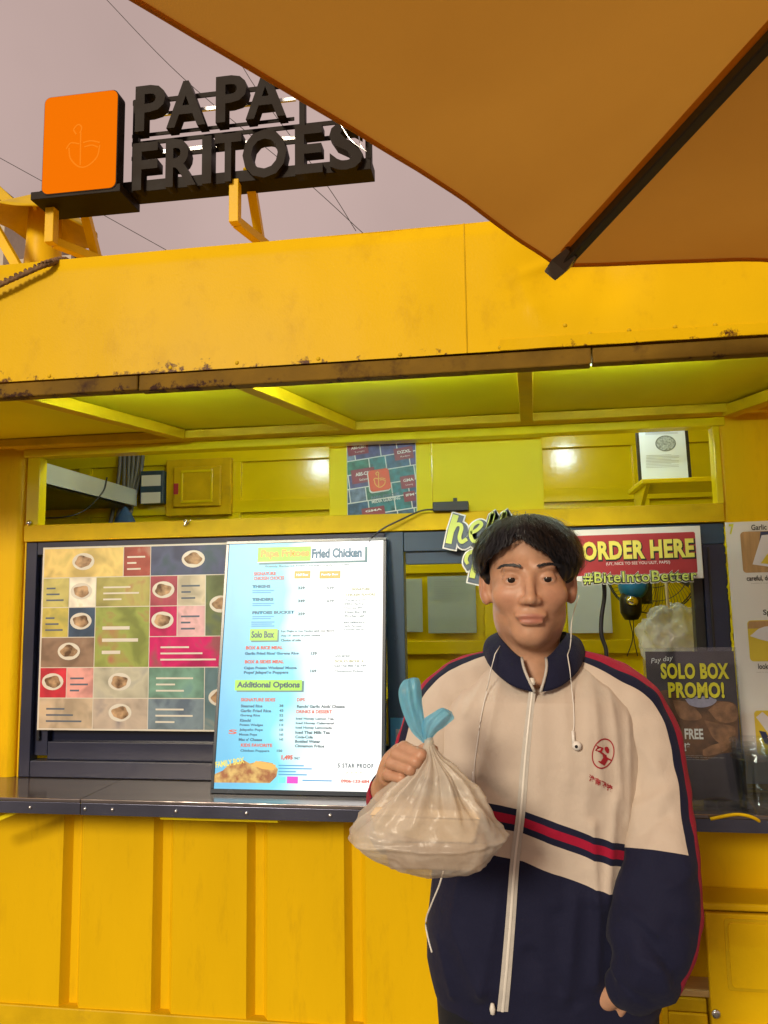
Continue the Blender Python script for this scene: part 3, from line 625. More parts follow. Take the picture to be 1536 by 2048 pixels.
# ================================================================== lit menu box leaning on the counter
bl = at(421, 1580, 2.53); br = at(769, 1592, 2.53)
MBX = Frame((bl.x, 2.53, CTZ + 0.001), (1, 0, 0), (0, 0.135, 0.84)); LBW = br.x - bl.x; LBH = MBX.hit(640, 1078)[1]
lbx = thing('menu_light_box', (bl.x + LBW / 2, 2.54, CTZ), 'glowing fried chicken menu light box leaning on the counter', 'light box')
MB().fbox(MBX, 0, 0, -0.028, LBW, LBH, -0.004).build('casing', 'slate_frame', lbx, bevel=0.004)
bw = 0.011
mat('box_bezel', (0.010, 0.022, 0.040), 0.25, var=0.1)
for a0, b0, a1, b1 in ((0, 0, LBW, bw * 1.3), (0, LBH - bw, LBW, LBH), (0, bw * 1.3 + 0.0005, bw, LBH - bw - 0.0005), (LBW - bw, bw * 1.3 + 0.0005, LBW, LBH - bw - 0.0005)):
    MB().fbox(MBX, a0, b0, -0.0035, a1, b1, 0.003).build('bezel', 'box_bezel', lbx, bevel=0.001)
sm_, sn, sl_, sb = newmat('lit_panel')
sb.inputs['Base Color'].default_value = (0.02, 0.02, 0.02, 1); sb.inputs['Roughness'].default_value = 0.35
uvn = sn.new('ShaderNodeUVMap'); sp_ = sn.new('ShaderNodeSeparateXYZ'); sl_.new(uvn.outputs[0], sp_.inputs[0])
nz_ = sn.new('ShaderNodeTexNoise'); nz_.inputs['Scale'].default_value = 2.6; nz_.inputs['Detail'].default_value = 2; sl_.new(uvn.outputs[0], nz_.inputs['Vector'])
ad = sn.new('ShaderNodeMath'); ad.operation = 'MULTIPLY_ADD'; ad.inputs[1].default_value = 0.5; ad.inputs[2].default_value = -0.25; sl_.new(nz_.outputs[0], ad.inputs[0])
ad2 = sn.new('ShaderNodeMath'); ad2.operation = 'ADD'; sl_.new(sp_.outputs[0], ad2.inputs[0]); sl_.new(ad.outputs[0], ad2.inputs[1])
rp_ = sn.new('ShaderNodeValToRGB'); e = rp_.color_ramp.elements
e[0].position = 0.05; e[0].color = (0.085, 0.45, 0.70, 1); e[1].position = 0.66; e[1].color = (1.0, 1.0, 0.98, 1)
e_ = rp_.color_ramp.elements.new(0.36); e_.color = (0.14, 0.66, 0.82, 1); e_ = rp_.color_ramp.elements.new(0.46); e_.color = (0.50, 0.88, 0.96, 1)
sl_.new(ad2.outputs[0], rp_.inputs[0]); sl_.new(rp_.outputs[0], sb.inputs['Emission Color']); sb.inputs['Emission Strength'].default_value = 1.2; MATS['lit_panel'] = sm_
pn_ = MB().frect(MBX, bw, bw * 1.3, LBW - bw, LBH - bw, 0.0).build('lit_panel', 'lit_panel', lbx)
uvl = pn_.data.uv_layers.new(name='UVMap')
for li, uv in zip(pn_.data.polygons[0].loop_indices, ((0, 0), (1, 0), (1, 1.4), (0, 1.4))): uvl.data[li].uv = uv
# lit print
for nm, c in (('p_green', (0.45, 0.95, 0.08)), ('p_red', (0.75, 0.10, 0.05)), ('p_teal', (0.01, 0.13, 0.24)), ('p_grey', (0.22, 0.30, 0.32)), ('p_orange', (0.95, 0.48, 0.08)),
              ('p_olive', (0.36, 0.36, 0.12)), ('p_magenta', (0.85, 0.03, 0.62)), ('p_white', (1.3, 1.3, 1.3)), ('p_dark', (0.03, 0.09, 0.12)), ('p_shadow', (0.10, 0.24, 0.26)), ('p_yellow', (0.95, 0.80, 0.10)), ('p_cyan', (0.15, 0.9, 0.85)), ('p_blue', (0.05, 0.38, 0.70))): glow(nm, c, 1.0)
def lr(x0, y0, x1, y1, m, c, name='print_block'):
    a0, b0, a1, b1 = MBX.rect(x0, y0, x1, y1); return MB().frect(MBX, a0, b0, a1, b1, c).build(name, m, lbx)
def lt(body, x0, yt, x1, yb, m, bold=0.0, c=0.0022, **k): return textpx(MBX, body, x0, yb, x1, yt, m, lbx, w=c, bold=bold + 0.035, **k)
lr(519, 1096, 735, 1127, 'p_shadow', 0.0008); lr(516, 1094, 730, 1123, 'p_white', 0.0011); lr(516, 1094, 622, 1123, 'p_green', 0.0014)
lt('Papa Fritoes', 522, 1099, 619, 1118, 'p_orange', 0.02); lt('Fried Chicken', 624, 1096, 724, 1116, 'p_teal', 0.02)
lt('Freshly Battered Fried Chicken, made to order', 531, 1129, 700, 1134, 'p_grey')
lt('SIGNATURE', 508, 1144, 552, 1151, 'p_red', 0.01); lt('CHICKEN CHOICES', 508, 1153, 569, 1160, 'p_red', 0.01)
for x0, x1, t in ((589, 621, 'Half Box'), (639, 681, 'Family Box')):
    lr(x0, 1142, x1, 1157, 'p_orange', 0.001); lt(t, x0 + 4, 1147, x1 - 4, 1152, 'p_white', 0.01)
for yy, t, a, b in ((1174, 'THIGHS', '329', '539'), (1200, 'TENDERS', '349', '679'), (1226, 'FRITOES BUCKET', '259', '')):
    lt(t, 505, yy - 4, 505 + 6.0 * len(t), yy + 2, 'p_teal', 0.02)
    for k in range(2): lr(505, yy + 6 + k * 4, 548 - 6 * k, yy + 8 + k * 4, 'p_blue', 0.001)
    lt(a, 596, yy - 1, 610, yy + 5, 'p_dark', 0.01)
    if b: lt(b, 654, yy - 1, 668, yy + 5, 'p_grey', 0.01)
for k in range(3): lr(503, 1243 + 4 * k, 549 - 5 * (k % 2), 1245.5 + 4 * k, 'p_blue', 0.001)
lt('SIGNATURE', 704, 1176, 740, 1181, 'p_olive'); lt('CHICKEN FLAVORS', 692, 1187, 751, 1192, 'p_olive')
for k, t in enumerate(('Yangnyeom', 'Mild Spicy', 'Honey BF', 'Garlic B', 'Bulgogi')): lt(t, 689, 1198 + k * 8, 733 - 4 * (k % 3), 1202.5 + k * 8, 'p_grey')
for k, t in enumerate(('Buffalo', 'Garlic Parmesan', 'Honey garlic')): lt(t, 688, 1243 + k * 7, 730 - 5 * (k % 2), 1247 + k * 7, 'p_grey')
lr(503, 1260, 558, 1284, 'p_shadow', 0.0008); lr(500, 1258, 555, 1281, 'p_green', 0.0012); lt('Solo Box', 503, 1262, 549, 1276, 'p_dark', 0.01)
for k, t in enumerate(('2-pc Thighs or 3-pc Tenders (pick your flavor)', 'Any 1½ sauce of your choice +', 'Choice of side')): lt(t, 562, 1260 + 9 * k, (668, 646, 602)[k], 1265 + 9 * k, 'p_dark', 0.01)
lt('BOX & RICE MEAL', 492, 1292, 566, 1299, 'p_red', 0.02); lt('Garlic Fried Rice/ Goreng Rice', 490, 1304, 598, 1311, 'p_teal', 0.02); lt('139', 622, 1304, 634, 1310, 'p_dark', 0.01)
lt('BOX & SIDES MEAL', 490, 1320, 568, 1327, 'p_red', 0.02); lt('Cajun Potato Wedges/ Mozza', 488, 1333, 594, 1340, 'p_teal', 0.02); lt('Pops/ Jalapeño Poppers', 488, 1342, 577, 1349, 'p_teal', 0.02); lt('169', 621, 1339, 633, 1345, 'p_dark', 0.01)
lt('ADD MORE!', 670, 1310, 700, 1315, 'p_grey'); lt('SOLO BOX +', 670, 1320, 728, 1325, 'p_olive'); lt('Iced Thai Milk Tea +49', 669, 1329, 732, 1334, 'p_grey'); lt('Cinnamon Fritos', 669, 1340, 726, 1345, 'p_grey')
lr(474, 1362, 608, 1384, 'p_shadow', 0.0008); lr(470, 1360, 604, 1381, 'p_green', 0.0012); lt('Additional Options', 474, 1363, 600, 1379, 'p_dark', 0.012)
lt('SIGNATURE SIDES', 482, 1396, 551, 1403, 'p_red', 0.01); lt('DIPS', 594, 1396, 610, 1403, 'p_red', 0.01); lt('Ranch/ Garlic Aioli/ Cheese', 594, 1410, 690, 1416, 'p_dark', 0.01)
lt('DRINKS & DESSERT', 593, 1420, 664, 1427, 'p_red', 0.01)
for k, t in enumerate(('Steamed Rice', 'Garlic Fried Rice', 'Goreng Rice', 'Kimchi', 'Potato Wedges', 'Jalapeño Pops', 'Mozza Pops', 'Mac n\u2019 Cheese')):
    lt(t, 482 - k * 0.6, 1409 + k * 9.6, 482 - k * 0.6 + 3.6 * len(t), 1415 + k * 9.6, 'p_teal', 0.015); lt(('38', '43', '52', '60', '110', '150', '160', '160')[k], 559, 1409 + k * 9.6, 567, 1414 + k * 9.6, 'p_dark')
for k, t in enumerate(('Iced Honey Lemon Tea', 'Iced Honey Calamansi', 'Iced Honey Lemonade', 'Iced Thai Milk Tea', 'Coca-Cola', 'Bottled Water', 'Cinnamon Fritos')):
    lt(t, 592 - k * 0.3, 1435 + k * 9, 592 + 3.8 * len(t), 1441 + k * 9, 'p_dark', 0.01)
lt('KIDS FAVORITE', 482, 1487, 545, 1494, 'p_red', 0.01); lt('Chicken Poppers', 481, 1499, 539, 1505, 'p_teal', 0.01); lt('150', 554, 1499, 565, 1504, 'p_dark')
lt('1,495', 563, 1510, 586, 1521, 'p_red', 0.03); lt('ONLY', 588, 1514, 600, 1519, 'p_dark', 0.01)
for k in range(4): lr(557, 1530 + 6 * k, (608, 624, 592, 614)[k], 1532.5 + 6 * k, 'p_blue', 0.001)
lr(557, 1554, 571, 1566, 'p_cyan', 0.001); lr(574, 1553, 596, 1567, 'p_magenta', 0.001); lr(605, 1560, 664, 1562.5, 'p_blue', 0.001)
lt('5 STAR PROOF', 676, 1527, 747, 1536, 'p_dark', 0.0, space=1.25)
for k in range(4): lt('*', 692 + 9 * k, 1544, 698 + 9 * k, 1551, 'p_yellow' if k in (1, 2) else 'p_olive', 0.03)
lt('0906-133-684', 682, 1559, 739, 1566, 'p_red', 0.01)
# picture of golden fried chicken in the lower left corner of the print, and slanted yellow title
mat('p_chicken', (0.02, 0.02, 0.02), 0.5, var=0.0)
cm = MATS['p_chicken']; cn, cl = cm.node_tree.nodes, cm.node_tree.links; cb = cn['Principled BSDF']
vo = cn.new('ShaderNodeTexNoise'); vo.inputs['Scale'].default_value = 42; vo.inputs['Detail'].default_value = 5; tcx = cn.new('ShaderNodeTexCoord'); cl.new(tcx.outputs['Object'], vo.inputs['Vector'])
crr = cn.new('ShaderNodeValToRGB'); crr.color_ramp.elements[0].position = 0.35; crr.color_ramp.elements[0].color = (0.45, 0.12, 0.02, 1); crr.color_ramp.elements[1].position = 0.65; crr.color_ramp.elements[1].color = (0.95, 0.60, 0.16, 1)
cl.new(vo.outputs[0], crr.inputs[0]); cl.new(crr.outputs[0], cb.inputs['Emission Color']); cb.inputs['Emission Strength'].default_value = 0.85
ch = [(428, 1565), (430, 1548), (446, 1541), (458, 1528), (476, 1524), (487, 1520), (500, 1527), (520, 1522), (545, 1526), (556, 1538), (553, 1553), (540, 1566)]
MB().fpoly(MBX, [MBX.hit(*p) for p in ch][::-1], 0.0012).build('print_picture', 'p_chicken', lbx)
ch = [(504, 1530), (512, 1522), (530, 1524), (552, 1530), (548, 1540), (525, 1538)]
MB().fpoly(MBX, [MBX.hit(*p) for p in ch][::-1], 0.0016).build('print_picture', 'p_orange', lbx)
a_ = MBX.hit(432, 1536); text(MBX, 'FAMILY BOX', a_[0], a_[1], a_[0] + 0.10, a_[1] + 0.020, 'p_yellow', lbx, w=0.002, bold=0.03, rot=0.17)
text(MBX, 'S', MBX.hit(457, 1470)[0], MBX.hit(457, 1468)[1], MBX.hit(474, 1470)[0], MBX.hit(457, 1459)[1], 'p_red', lbx, w=0.002, bold=0.03)
# two rubber feet and a cable from the back
for a in (0.06, LBW - 0.06): MB().fbox(MBX, a - 0.02, -0.0, -0.045, a + 0.02, 0.02, -0.0285).build('foot', 'black_plastic', lbx)

# ================================================================== sign boards
OF = Frame((0, 2.655, 0), (1, 0, 0.008))
od = thing('order_sign', (0.44, 2.66, 1.58), 'white and red board lettered ORDER HERE hanging from the header beam', 'sign')
a0, b0, a1, b1 = OF.rect(1128, 1056, 1404, 1160)
MB().fbox(OF, a0, b0, -0.006, a1, b1, 0).build('board', 'white_card', od, bevel=0.001)
mat('sign_red', (0.42, 0.035, 0.045), 0.4, var=0.06); mat('sign_yellow', (0.88, 0.80, 0.14), 0.45, var=0.08, vscale=14); mat('sign_black', (0.015, 0.02, 0.02), 0.5)
mat('sign_green', (0.62, 0.72, 0.16), 0.45, var=0.08); mat('sign_white', (0.82, 0.82, 0.80), 0.5, var=0.03); mat('sign_slate', (0.10, 0.13, 0.19), 0.5, var=0.1)
MB().fpoly(OF, rrect(a0 + 0.010, b0 + 0.018, a1 - 0.018, b1 - 0.020, 0.006), 0.0012).build('red_field', 'sign_red', od)
def ot(fr, body, x0, yt, x1, yb, layers, parent, b0_=0.045):
    for i, (m, bold, c, ox, oy) in enumerate(layers):
        xm, ym = (x0 + x1) / 2, (yb + yt) / 2
        u0, u1, v0, v1 = fr.hit(x0, ym)[0], fr.hit(x1, ym)[0], fr.hit(xm, yb)[1], fr.hit(xm, yt)[1]
        g_ = bold * (v1 - v0) * 1.3
        text(fr, body, u0 - g_ + ox, v0 - g_ + oy, u1 + g_ + ox, v1 + g_ + oy, m, parent, w=c, bold=b0_ + bold, space=1.08)
ot(OF, 'ORDER HERE', 1164, 1080, 1388, 1118, (('sign_black', 0.035, 0.0020, 0.002, -0.003), ('sign_yellow', 0.0, 0.0034, 0, 0)), od)
textpx(OF, '(UY, NICE TO SEE YOU ULIT, PAPS!)', 1212, 1130.5, 1340, 1123, 'sign_white', od, w=0.002, bold=0.01)
bt = thing('slogan_sign', (0.44, 2.64, 1.56), 'cut-out slogan lettering #BiteIntoBetter along the bottom of the red order board', 'sign')
BF = Frame((0, 2.648, 0), (1, 0, 0.008))
ot(BF, '#BiteIntoBetter', 1166, 1142, 1394, 1166, (('sign_white', 0.075, -0.003, 0, -0.002), ('sign_black', 0.045, -0.001, 0, -0.001), ('sign_green', -0.005, 0.002, 0, 0)), bt, 0.018)
# ---- script greeting
hs = thing('greeting_sign', (-0.1, 2.67, 1.6), 'cut-out green script greeting sign on the header beam, behind the head', 'sign')
HF = Frame((0, 2.672, 0))
def hp_(pts): return [HF.hit(x, y) for x, y in pts]
strokes = [([(912, 1030), (903, 1058), (897, 1087)], 0.021), (curve([(904, 1064), (912, 1050), (921, 1050), (923, 1058), (919, 1074), (923, 1084), (934, 1078)], 6), 0.013),
           (curve([(941, 1066), (954, 1060), (963, 1049), (957, 1044), (945, 1052), (941, 1070), (948, 1083), (962, 1077)], 6), 0.012),
           (curve([(968, 1074), (980, 1050), (986, 1026), (978, 1050), (972, 1078), (982, 1082)], 5), 0.015), (curve([(992, 1072), (1004, 1048), (1010, 1024), (1002, 1048), (996, 1077), (1006, 1080)], 5), 0.015),
           (curve([(1034, 1048), (1022, 1054), (1017, 1070), (1026, 1082), (1040, 1072), (1042, 1054), (1034, 1048), (1046, 1050)], 5), 0.012)]
strokes2 = [(curve([(948, 1102), (936, 1108), (932, 1120), (936, 1128)], 6), 0.012), ([(956, 1100), (950, 1128), (944, 1156)], 0.019),
            (curve([(954, 1104), (972, 1098), (984, 1108), (976, 1126), (958, 1130)], 6), 0.014),
            (curve([(1004, 1126), (992, 1130), (990, 1146), (1000, 1152), (1010, 1138), (1010, 1128), (1008, 1150)], 5), 0.011), (curve([(1022, 1126), (1018, 1150), (1014, 1172)], 4), 0.012), (curve([(1022, 1132), (1036, 1126), (1038, 1144), (1022, 1152)], 5), 0.011),
            (curve([(1062, 1128), (1050, 1130), (1056, 1140), (1060, 1150), (1046, 1152)], 5), 0.011)]
for st, nm in ((strokes, 'word'), (strokes2, 'word')):
    for lay, (m, ex, c, ox, oy) in enumerate((('sign_white', 0.030, -0.004, 0.008, -0.011), ('sign_slate', 0.020, -0.001, 0.008, -0.011), ('sign_white', 0.006, 0.002, 0, 0), ('sign_green', 0.0, 0.004, 0, 0))):
        if lay == 2: continue
        mb = MB()
        for i, (pts, w) in enumerate(st):
            P = [(a + ox * 0.7, b + oy * 0.7) for a, b in hp_(pts)]
            if ex:   # extend ends for the backing outline
                d0 = (np.array(P[0]) - np.array(P[1])); d0 = d0 / (np.linalg.norm(d0) + 1e-9) * ex / 2; d1 = (np.array(P[-1]) - np.array(P[-2])); d1 = d1 / (np.linalg.norm(d1) + 1e-9) * ex / 2
                P = [tuple(np.array(P[0]) + d0)] + P + [tuple(np.array(P[-1]) + d1)]
            ribbon(mb, HF, P, w + ex, c + i * 0.00012)
        o = mb.build(nm if lay == 3 else 'backing', m, hs)

# ================================================================== white menu poster on the right wall
MP = Frame(at(1451, 1560, 2.688) , (1, 0, 0.02), (-0.038, 0, 1))
MP = Frame((at(1450, 1045, 2.688).x, 2.688, at(1450, 1045, 2.688).z), (1, 0, 0.012), (-0.030, 0, 1))
mp = thing('menu_poster', (0.95, 2.69, 1.3), 'white menu poster with rounded food photos on the right wall', 'poster')
MB().fbox(MP, 0, -0.84, -0.004, 0.40, 0, 0).build('sheet', 'white_card', mp, bevel=0.0008)
mat('print_black', (0.03, 0.03, 0.03), 0.6); mat('print_grey', (0.45, 0.43, 0.40), 0.6); mat('print_lime', (0.70, 0.72, 0.05), 0.6)
def food(name, seed):
    m, n, l, b = newmat(name); tc = n.new('ShaderNodeTexCoord'); nz = n.new('ShaderNodeTexNoise'); nz.inputs['Scale'].default_value = 26; nz.inputs['Detail'].default_value = 4
    mp_ = n.new('ShaderNodeMapping'); mp_.inputs['Location'].default_value = (seed, seed, seed); l.new(tc.outputs['Object'], mp_.inputs[0]); l.new(mp_.outputs[0], nz.inputs['Vector'])
    r = n.new('ShaderNodeValToRGB'); r.color_ramp.elements[0].position = 0.36; r.color_ramp.elements[0].color = (0.10, 0.045, 0.015, 1); r.color_ramp.elements[1].position = 0.66; r.color_ramp.elements[1].color = (0.62, 0.40, 0.22, 1)
    l.new(nz.outputs[0], r.inputs[0]); l.new(r.outputs[0], b.inputs['Base Color']); b.inputs['Roughness'].default_value = 0.45; MATS[name] = m
food('food_wings', 1.0); food('food_fries', 5.0)
mat('print_wood', (0.50, 0.30, 0.13), 0.5, var=0.3, vscale=8, stretch=(8, 8, 1)); mat('print_paper', (0.75, 0.74, 0.78), 0.5, var=0.08); mat('print_navy', (0.03, 0.04, 0.12), 0.5); mat('print_gold', (0.75, 0.58, 0.05), 0.5)
def mphoto(x0, y0, y1, bgm, blobs):
    u0, v0 = MP.hit(x0, y1); u1, v1 = MP.hit(x0, y0); u1 = u0 + 0.255
    u0 = MP.hit(x0, (y0 + y1) / 2)[0]
    f = MB().fpoly(MP, rrect(u0, v0, u0 + 0.255, v1, 0.012), 0.0010).build('photo', bgm, mp)
    H = v1 - v0
    for i, (m, pts) in enumerate(blobs):
        MB().fpoly(MP, [(u0 + a * 0.255, v0 + b * H) for a, b in pts], 0.0014 + 0.0003 * i).build('photo_print', m, f)
paperpoly = [(0.12, 0.20), (0.55, 0.05), (0.92, 0.25), (0.95, 0.80), (0.62, 0.95), (0.26, 0.90)]
mphoto(1483, 1064, 1146, 'print_wood', (('print_navy', [(0.2, 0.45), (0.5, 0.8), (0.45, 0.99), (0.25, 0.99)]), ('print_paper', paperpoly), ('print_gold', [(0.22, 0.22), (0.6, 0.12), (0.88, 0.3), (0.7, 0.8), (0.42, 0.7)]),
       ('food_wings', curve([(0.34, 0.42), (0.42, 0.62), (0.62, 0.70), (0.80, 0.56), (0.72, 0.34), (0.5, 0.28), (0.34, 0.42)], 4)[:-1])))
mphoto(1497, 1241, 1323, 'print_gold', (('print_wood', [(0.0, 0.8), (1, 0.82), (0.98, 0.98), (0.02, 0.98)]), ('print_paper', curve([(0.02, 0.62), (0.2, 0.50), (0.5, 0.40), (0.8, 0.5), (0.97, 0.7), (0.6, 0.86), (0.2, 0.84), (0.02, 0.62)], 4)[:-1]), ('food_wings', curve([(0.40, 0.52), (0.5, 0.70), (0.7, 0.74), (0.84, 0.6), (0.62, 0.44), (0.40, 0.52)], 4)[:-1])))
mphoto(1511, 1421, 1510, 'print_gold', (('print_paper', [(0.02, 0.85), (0.18, 0.4), (0.42, 0.15), (0.30, 0.62), (0.10, 0.97)]), ('print_navy', [(0.04, 0.55), (0.12, 0.52), (0.2, 0.2), (0.1, 0.25)]), ('food_fries', curve([(0.40, 0.40), (0.46, 0.66), (0.64, 0.74), (0.84, 0.6), (0.74, 0.36), (0.40, 0.40)], 4)[:-1])))
def mt(body, x0, yt, x1, yb, m, **k): return textpx(MP, body, x0, yb, x1, yt, m, mp, w=0.0012, **k)
mt('7', 1458, 1048, 1468, 1069, 'print_lime', bold=0.04); mt('Garlic', 1502, 1049, 1533, 1060, 'print_black', bold=0.02); mt('careful, do', 1493, 1151, 1541, 1163, 'print_black', bold=0.02)
mt('available in large', 1502, 1165, 1536, 1168, 'print_grey'); mt('Sp', 1526, 1219, 1541, 1233, 'print_black', bold=0.02); mt('looks', 1516, 1327, 1540, 1338, 'print_black', bold=0.02); mt('ready to share', 1512, 1343, 1540, 1346, 'print_grey')

# ================================================================== acrylic promo stand on the counter
AF = Frame((0, 2.52, CTZ + 0.001), (1, 0, 0), (0.03, 0.04, 1))
pr = thing('promo_stand', (0.57, 2.53, CTZ), 'clear acrylic stand with a dark SOLO BOX PROMO card on the counter', 'stand')
a0, b0, a1, b1 = AF.rect(1288, 1302, 1482, 1590)
am, an, al_, ab = newmat('acrylic'); MATS['acrylic'] = am
gls = an.new('ShaderNodeBsdfGlass'); gls.inputs['Roughness'].default_value = 0.02; gls.inputs['IOR'].default_value = 1.2; trn = an.new('ShaderNodeBsdfTransparent'); fx = an.new('ShaderNodeMixShader'); lwa = an.new('ShaderNodeLayerWeight'); lwa.inputs[0].default_value = 0.3; pwa = an.new('ShaderNodeMath'); pwa.operation = 'POWER'; pwa.inputs[1].default_value = 2.0; al_.new(lwa.outputs['Facing'], pwa.inputs[0]); fre = an.new('ShaderNodeMath'); fre.operation = 'MULTIPLY_ADD'; fre.inputs[1].default_value = 0.45; fre.inputs[2].default_value = 0.045; al_.new(pwa.outputs[0], fre.inputs[0])
gg = an.new('ShaderNodeBsdfGlossy'); gg.inputs['Roughness'].default_value = 0.04; trn.inputs[0].default_value = (0.93, 0.95, 0.96, 1)
al_.new(fre.outputs[0], fx.inputs[0]); al_.new(trn.outputs[0], fx.inputs[1]); al_.new(gg.outputs[0], fx.inputs[2]); al_.new(fx.outputs[0], an['Material Output'].inputs[0])
aa = AF.hit(1296, 1400)[0]; ac = AF.hit(1478, 1440)[0]; top = AF.hit(1400, 1300)[1]
MB().fbox(AF, aa - 0.008, 0.0, -0.005, ac + 0.006, top + 0.008, -0.002).build('back_plate', 'acrylic', pr)
MB().fbox(AF, aa - 0.008, 0.0, 0.003, ac + 0.006, top + 0.008, 0.006).build('front_plate', 'acrylic', pr)
MB().box((AF.o.x + aa - 0.01, 2.465, CTZ + 0.001), (AF.o.x + ac + 0.012, 2.60, CTZ + 0.006)).build('foot_plate', 'acrylic', pr)
mat('promo_photo', (0.055, 0.045, 0.060), 0.45, var=0.6, vscale=7); mat('promo_brown', (0.17, 0.075, 0.032), 0.5, var=0.7, vscale=26); mat('promo_tan', (0.34, 0.16, 0.075), 0.5, var=0.65, vscale=40); mat('promo_lilac', (0.40, 0.38, 0.52), 0.5, var=0.2, vscale=60); mat('promo_yellow', (0.92, 0.80, 0.02), 0.5, var=0.03); mat('promo_mauve', (0.20, 0.15, 0.17), 0.5, var=0.2)
cd = MB().frect(AF, aa, 0.014, ac, top - 0.004, 0.0).build('card', 'promo_photo', pr)
def ap(pts, m, c): return MB().fpoly(AF, [AF.hit(*p) for p in pts][::-1], c).build('card_print', m, cd)
ap(curve([(1300, 1395), (1330, 1380), (1372, 1392), (1400, 1404), (1440, 1402), (1472, 1410), (1476, 1460), (1470, 1500), (1440, 1508), (1404, 1520), (1350, 1500), (1310, 1470), (1300, 1395)], 4)[:-1], 'promo_brown', 0.0005)
ap(curve([(1416, 1420), (1440, 1404), (1470, 1410), (1473, 1440), (1440, 1444), (1416, 1420)], 4)[:-1], 'promo_tan', 0.0010)
ap(curve([(1345, 1400), (1375, 1405), (1402, 1430), (1395, 1440), (1360, 1436), (1345, 1400)], 4)[:-1], 'promo_tan', 0.0011)
ap(curve([(1408, 1440), (1440, 1448), (1470, 1456), (1460, 1490), (1430, 1480), (1408, 1440)], 4)[:-1], 'promo_tan', 0.0012)
ap(curve([(1405, 1500), (1430, 1488), (1458, 1486), (1450, 1502), (1410, 1512), (1405, 1500)], 4)[:-1], 'promo_tan', 0.0013)
ap(curve([(1370, 1398), (1400, 1392), (1432, 1398), (1424, 1410), (1402, 1415), (1380, 1410), (1370, 1398)], 4)[:-1], 'promo_lilac', 0.0016)
for body, x0, yt, x1, yb in (('SOLO BOX', 1321, 1326, 1457, 1358), ('PROMO!', 1336, 1364, 1448, 1396)):
    ot(AF, body, x0, yt, x1, yb, (('sign_black', 0.03, 0.0020, 0.001, -0.0015), ('promo_yellow', 0.0, 0.0026, 0, 0)), cd)
u_, v_ = AF.hit(1303, 1330); text(AF, 'Pay day', u_, v_, u_ + 0.068, v_ + 0.02, 'sign_white', cd, w=0.0026, shear=0.3, rot=0.16)
textpx(AF, 'A FREE', 1350, 1478, 1406, 1457, 'sign_white', cd, w=0.0026, bold=0.03); textpx(AF, 'K!*', 1358, 1502, 1380, 1485, 'sign_white', cd, w=0.0026, bold=0.03)
for k, (x0, x1, y) in enumerate(((1364, 1405, 1511), (1366, 1448, 1515), (1372, 1416, 1519))): textpx(AF, 'promo runs while supplies last', x0, y + 1.4, x1, y - 1.2, 'print_grey', cd, w=0.0026)

# ================================================================== clear cups on the counter at the right edge
cx = at(1512, 1540, 2.47).x
for k in range(3):
    pass
cs = thing('cup_stack', (cx, 2.47, CTZ), 'nested clear plastic cups standing on the counter at the right edge', 'cups')
for k in range(4):
    z0 = CTZ + 0.002 + k * 0.016; o = MB().lathe((cx, 2.47, z0), [(0.048, 0.0), (0.049, 0.002), (0.054, 0.05), (0.064, 0.145), (0.068, 0.148), (0.068, 0.153), (0.063, 0.154)], 32, cap=False).build('cup', 'acrylic', cs, smooth=True)
    so = o.modifiers.new('s', 'SOLIDIFY'); so.thickness = 0.0012
    MB().lathe((cx, 2.47, z0 + 0.002), [(0.0, 0.0), (0.030, 0.001), (0.048, 0.0)], 28, cap=False).build('cup_base', 'acrylic', o, smooth=True)

# ================================================================== poster in the left window (its picture cannot be read; a plain stand-in in its colours)
WF = Frame((0, WY + 0.008, 0))
wp = thing('window_poster', (-1.35, WY, 1.07), 'colourful poster board in the dark left window, left of the menu box', 'poster')
WF = Frame((0, WY - 0.002, 0)); a0, b0, a1, b1 = WF.rect(80, 1090, 470, 1462)
mat('wp_sheet', (0.62, 0.55, 0.44), 0.5, var=0.12, vscale=9)
MB().fbox(WF, a0, b0, -0.004, a1, b1, 0).build('board', 'wp_sheet', wp, bevel=0.001)
grid_c = [  # colours of the poster, rows from the top, columns from the left
    [(240, 222, 120), (238, 218, 140), (238, 190, 130), (165, 82, 72), (74, 86, 122), (95, 98, 130), (72, 82, 112)],
    [(205, 195, 120), (250, 244, 228), (200, 190, 110), (158, 156, 98), (170, 80, 96), (216, 204, 180), (62, 96, 92)],
    [(204, 188, 96), (70, 90, 118), (160, 178, 78), (163, 178, 78), (196, 44, 100), (230, 184, 190), (140, 142, 72)],
    [(168, 130, 110), (140, 125, 106), (146, 152, 96), (146, 152, 96), (212, 32, 106), (212, 34, 108), (196, 40, 112)],
    [(220, 60, 76), (236, 168, 162), (196, 184, 168), (190, 194, 170), (150, 180, 160), (84, 146, 138), (98, 118, 92)],
    [(206, 184, 158), (206, 188, 162), (182, 172, 158), (204, 184, 168), (160, 160, 165), (64, 122, 146), (104, 140, 172)]]
GC = (np.array(grid_c, float) / 255) ** 2.2 * 0.92
mat('wp_white', (0.74, 0.70, 0.62), 0.45, var=0.06)
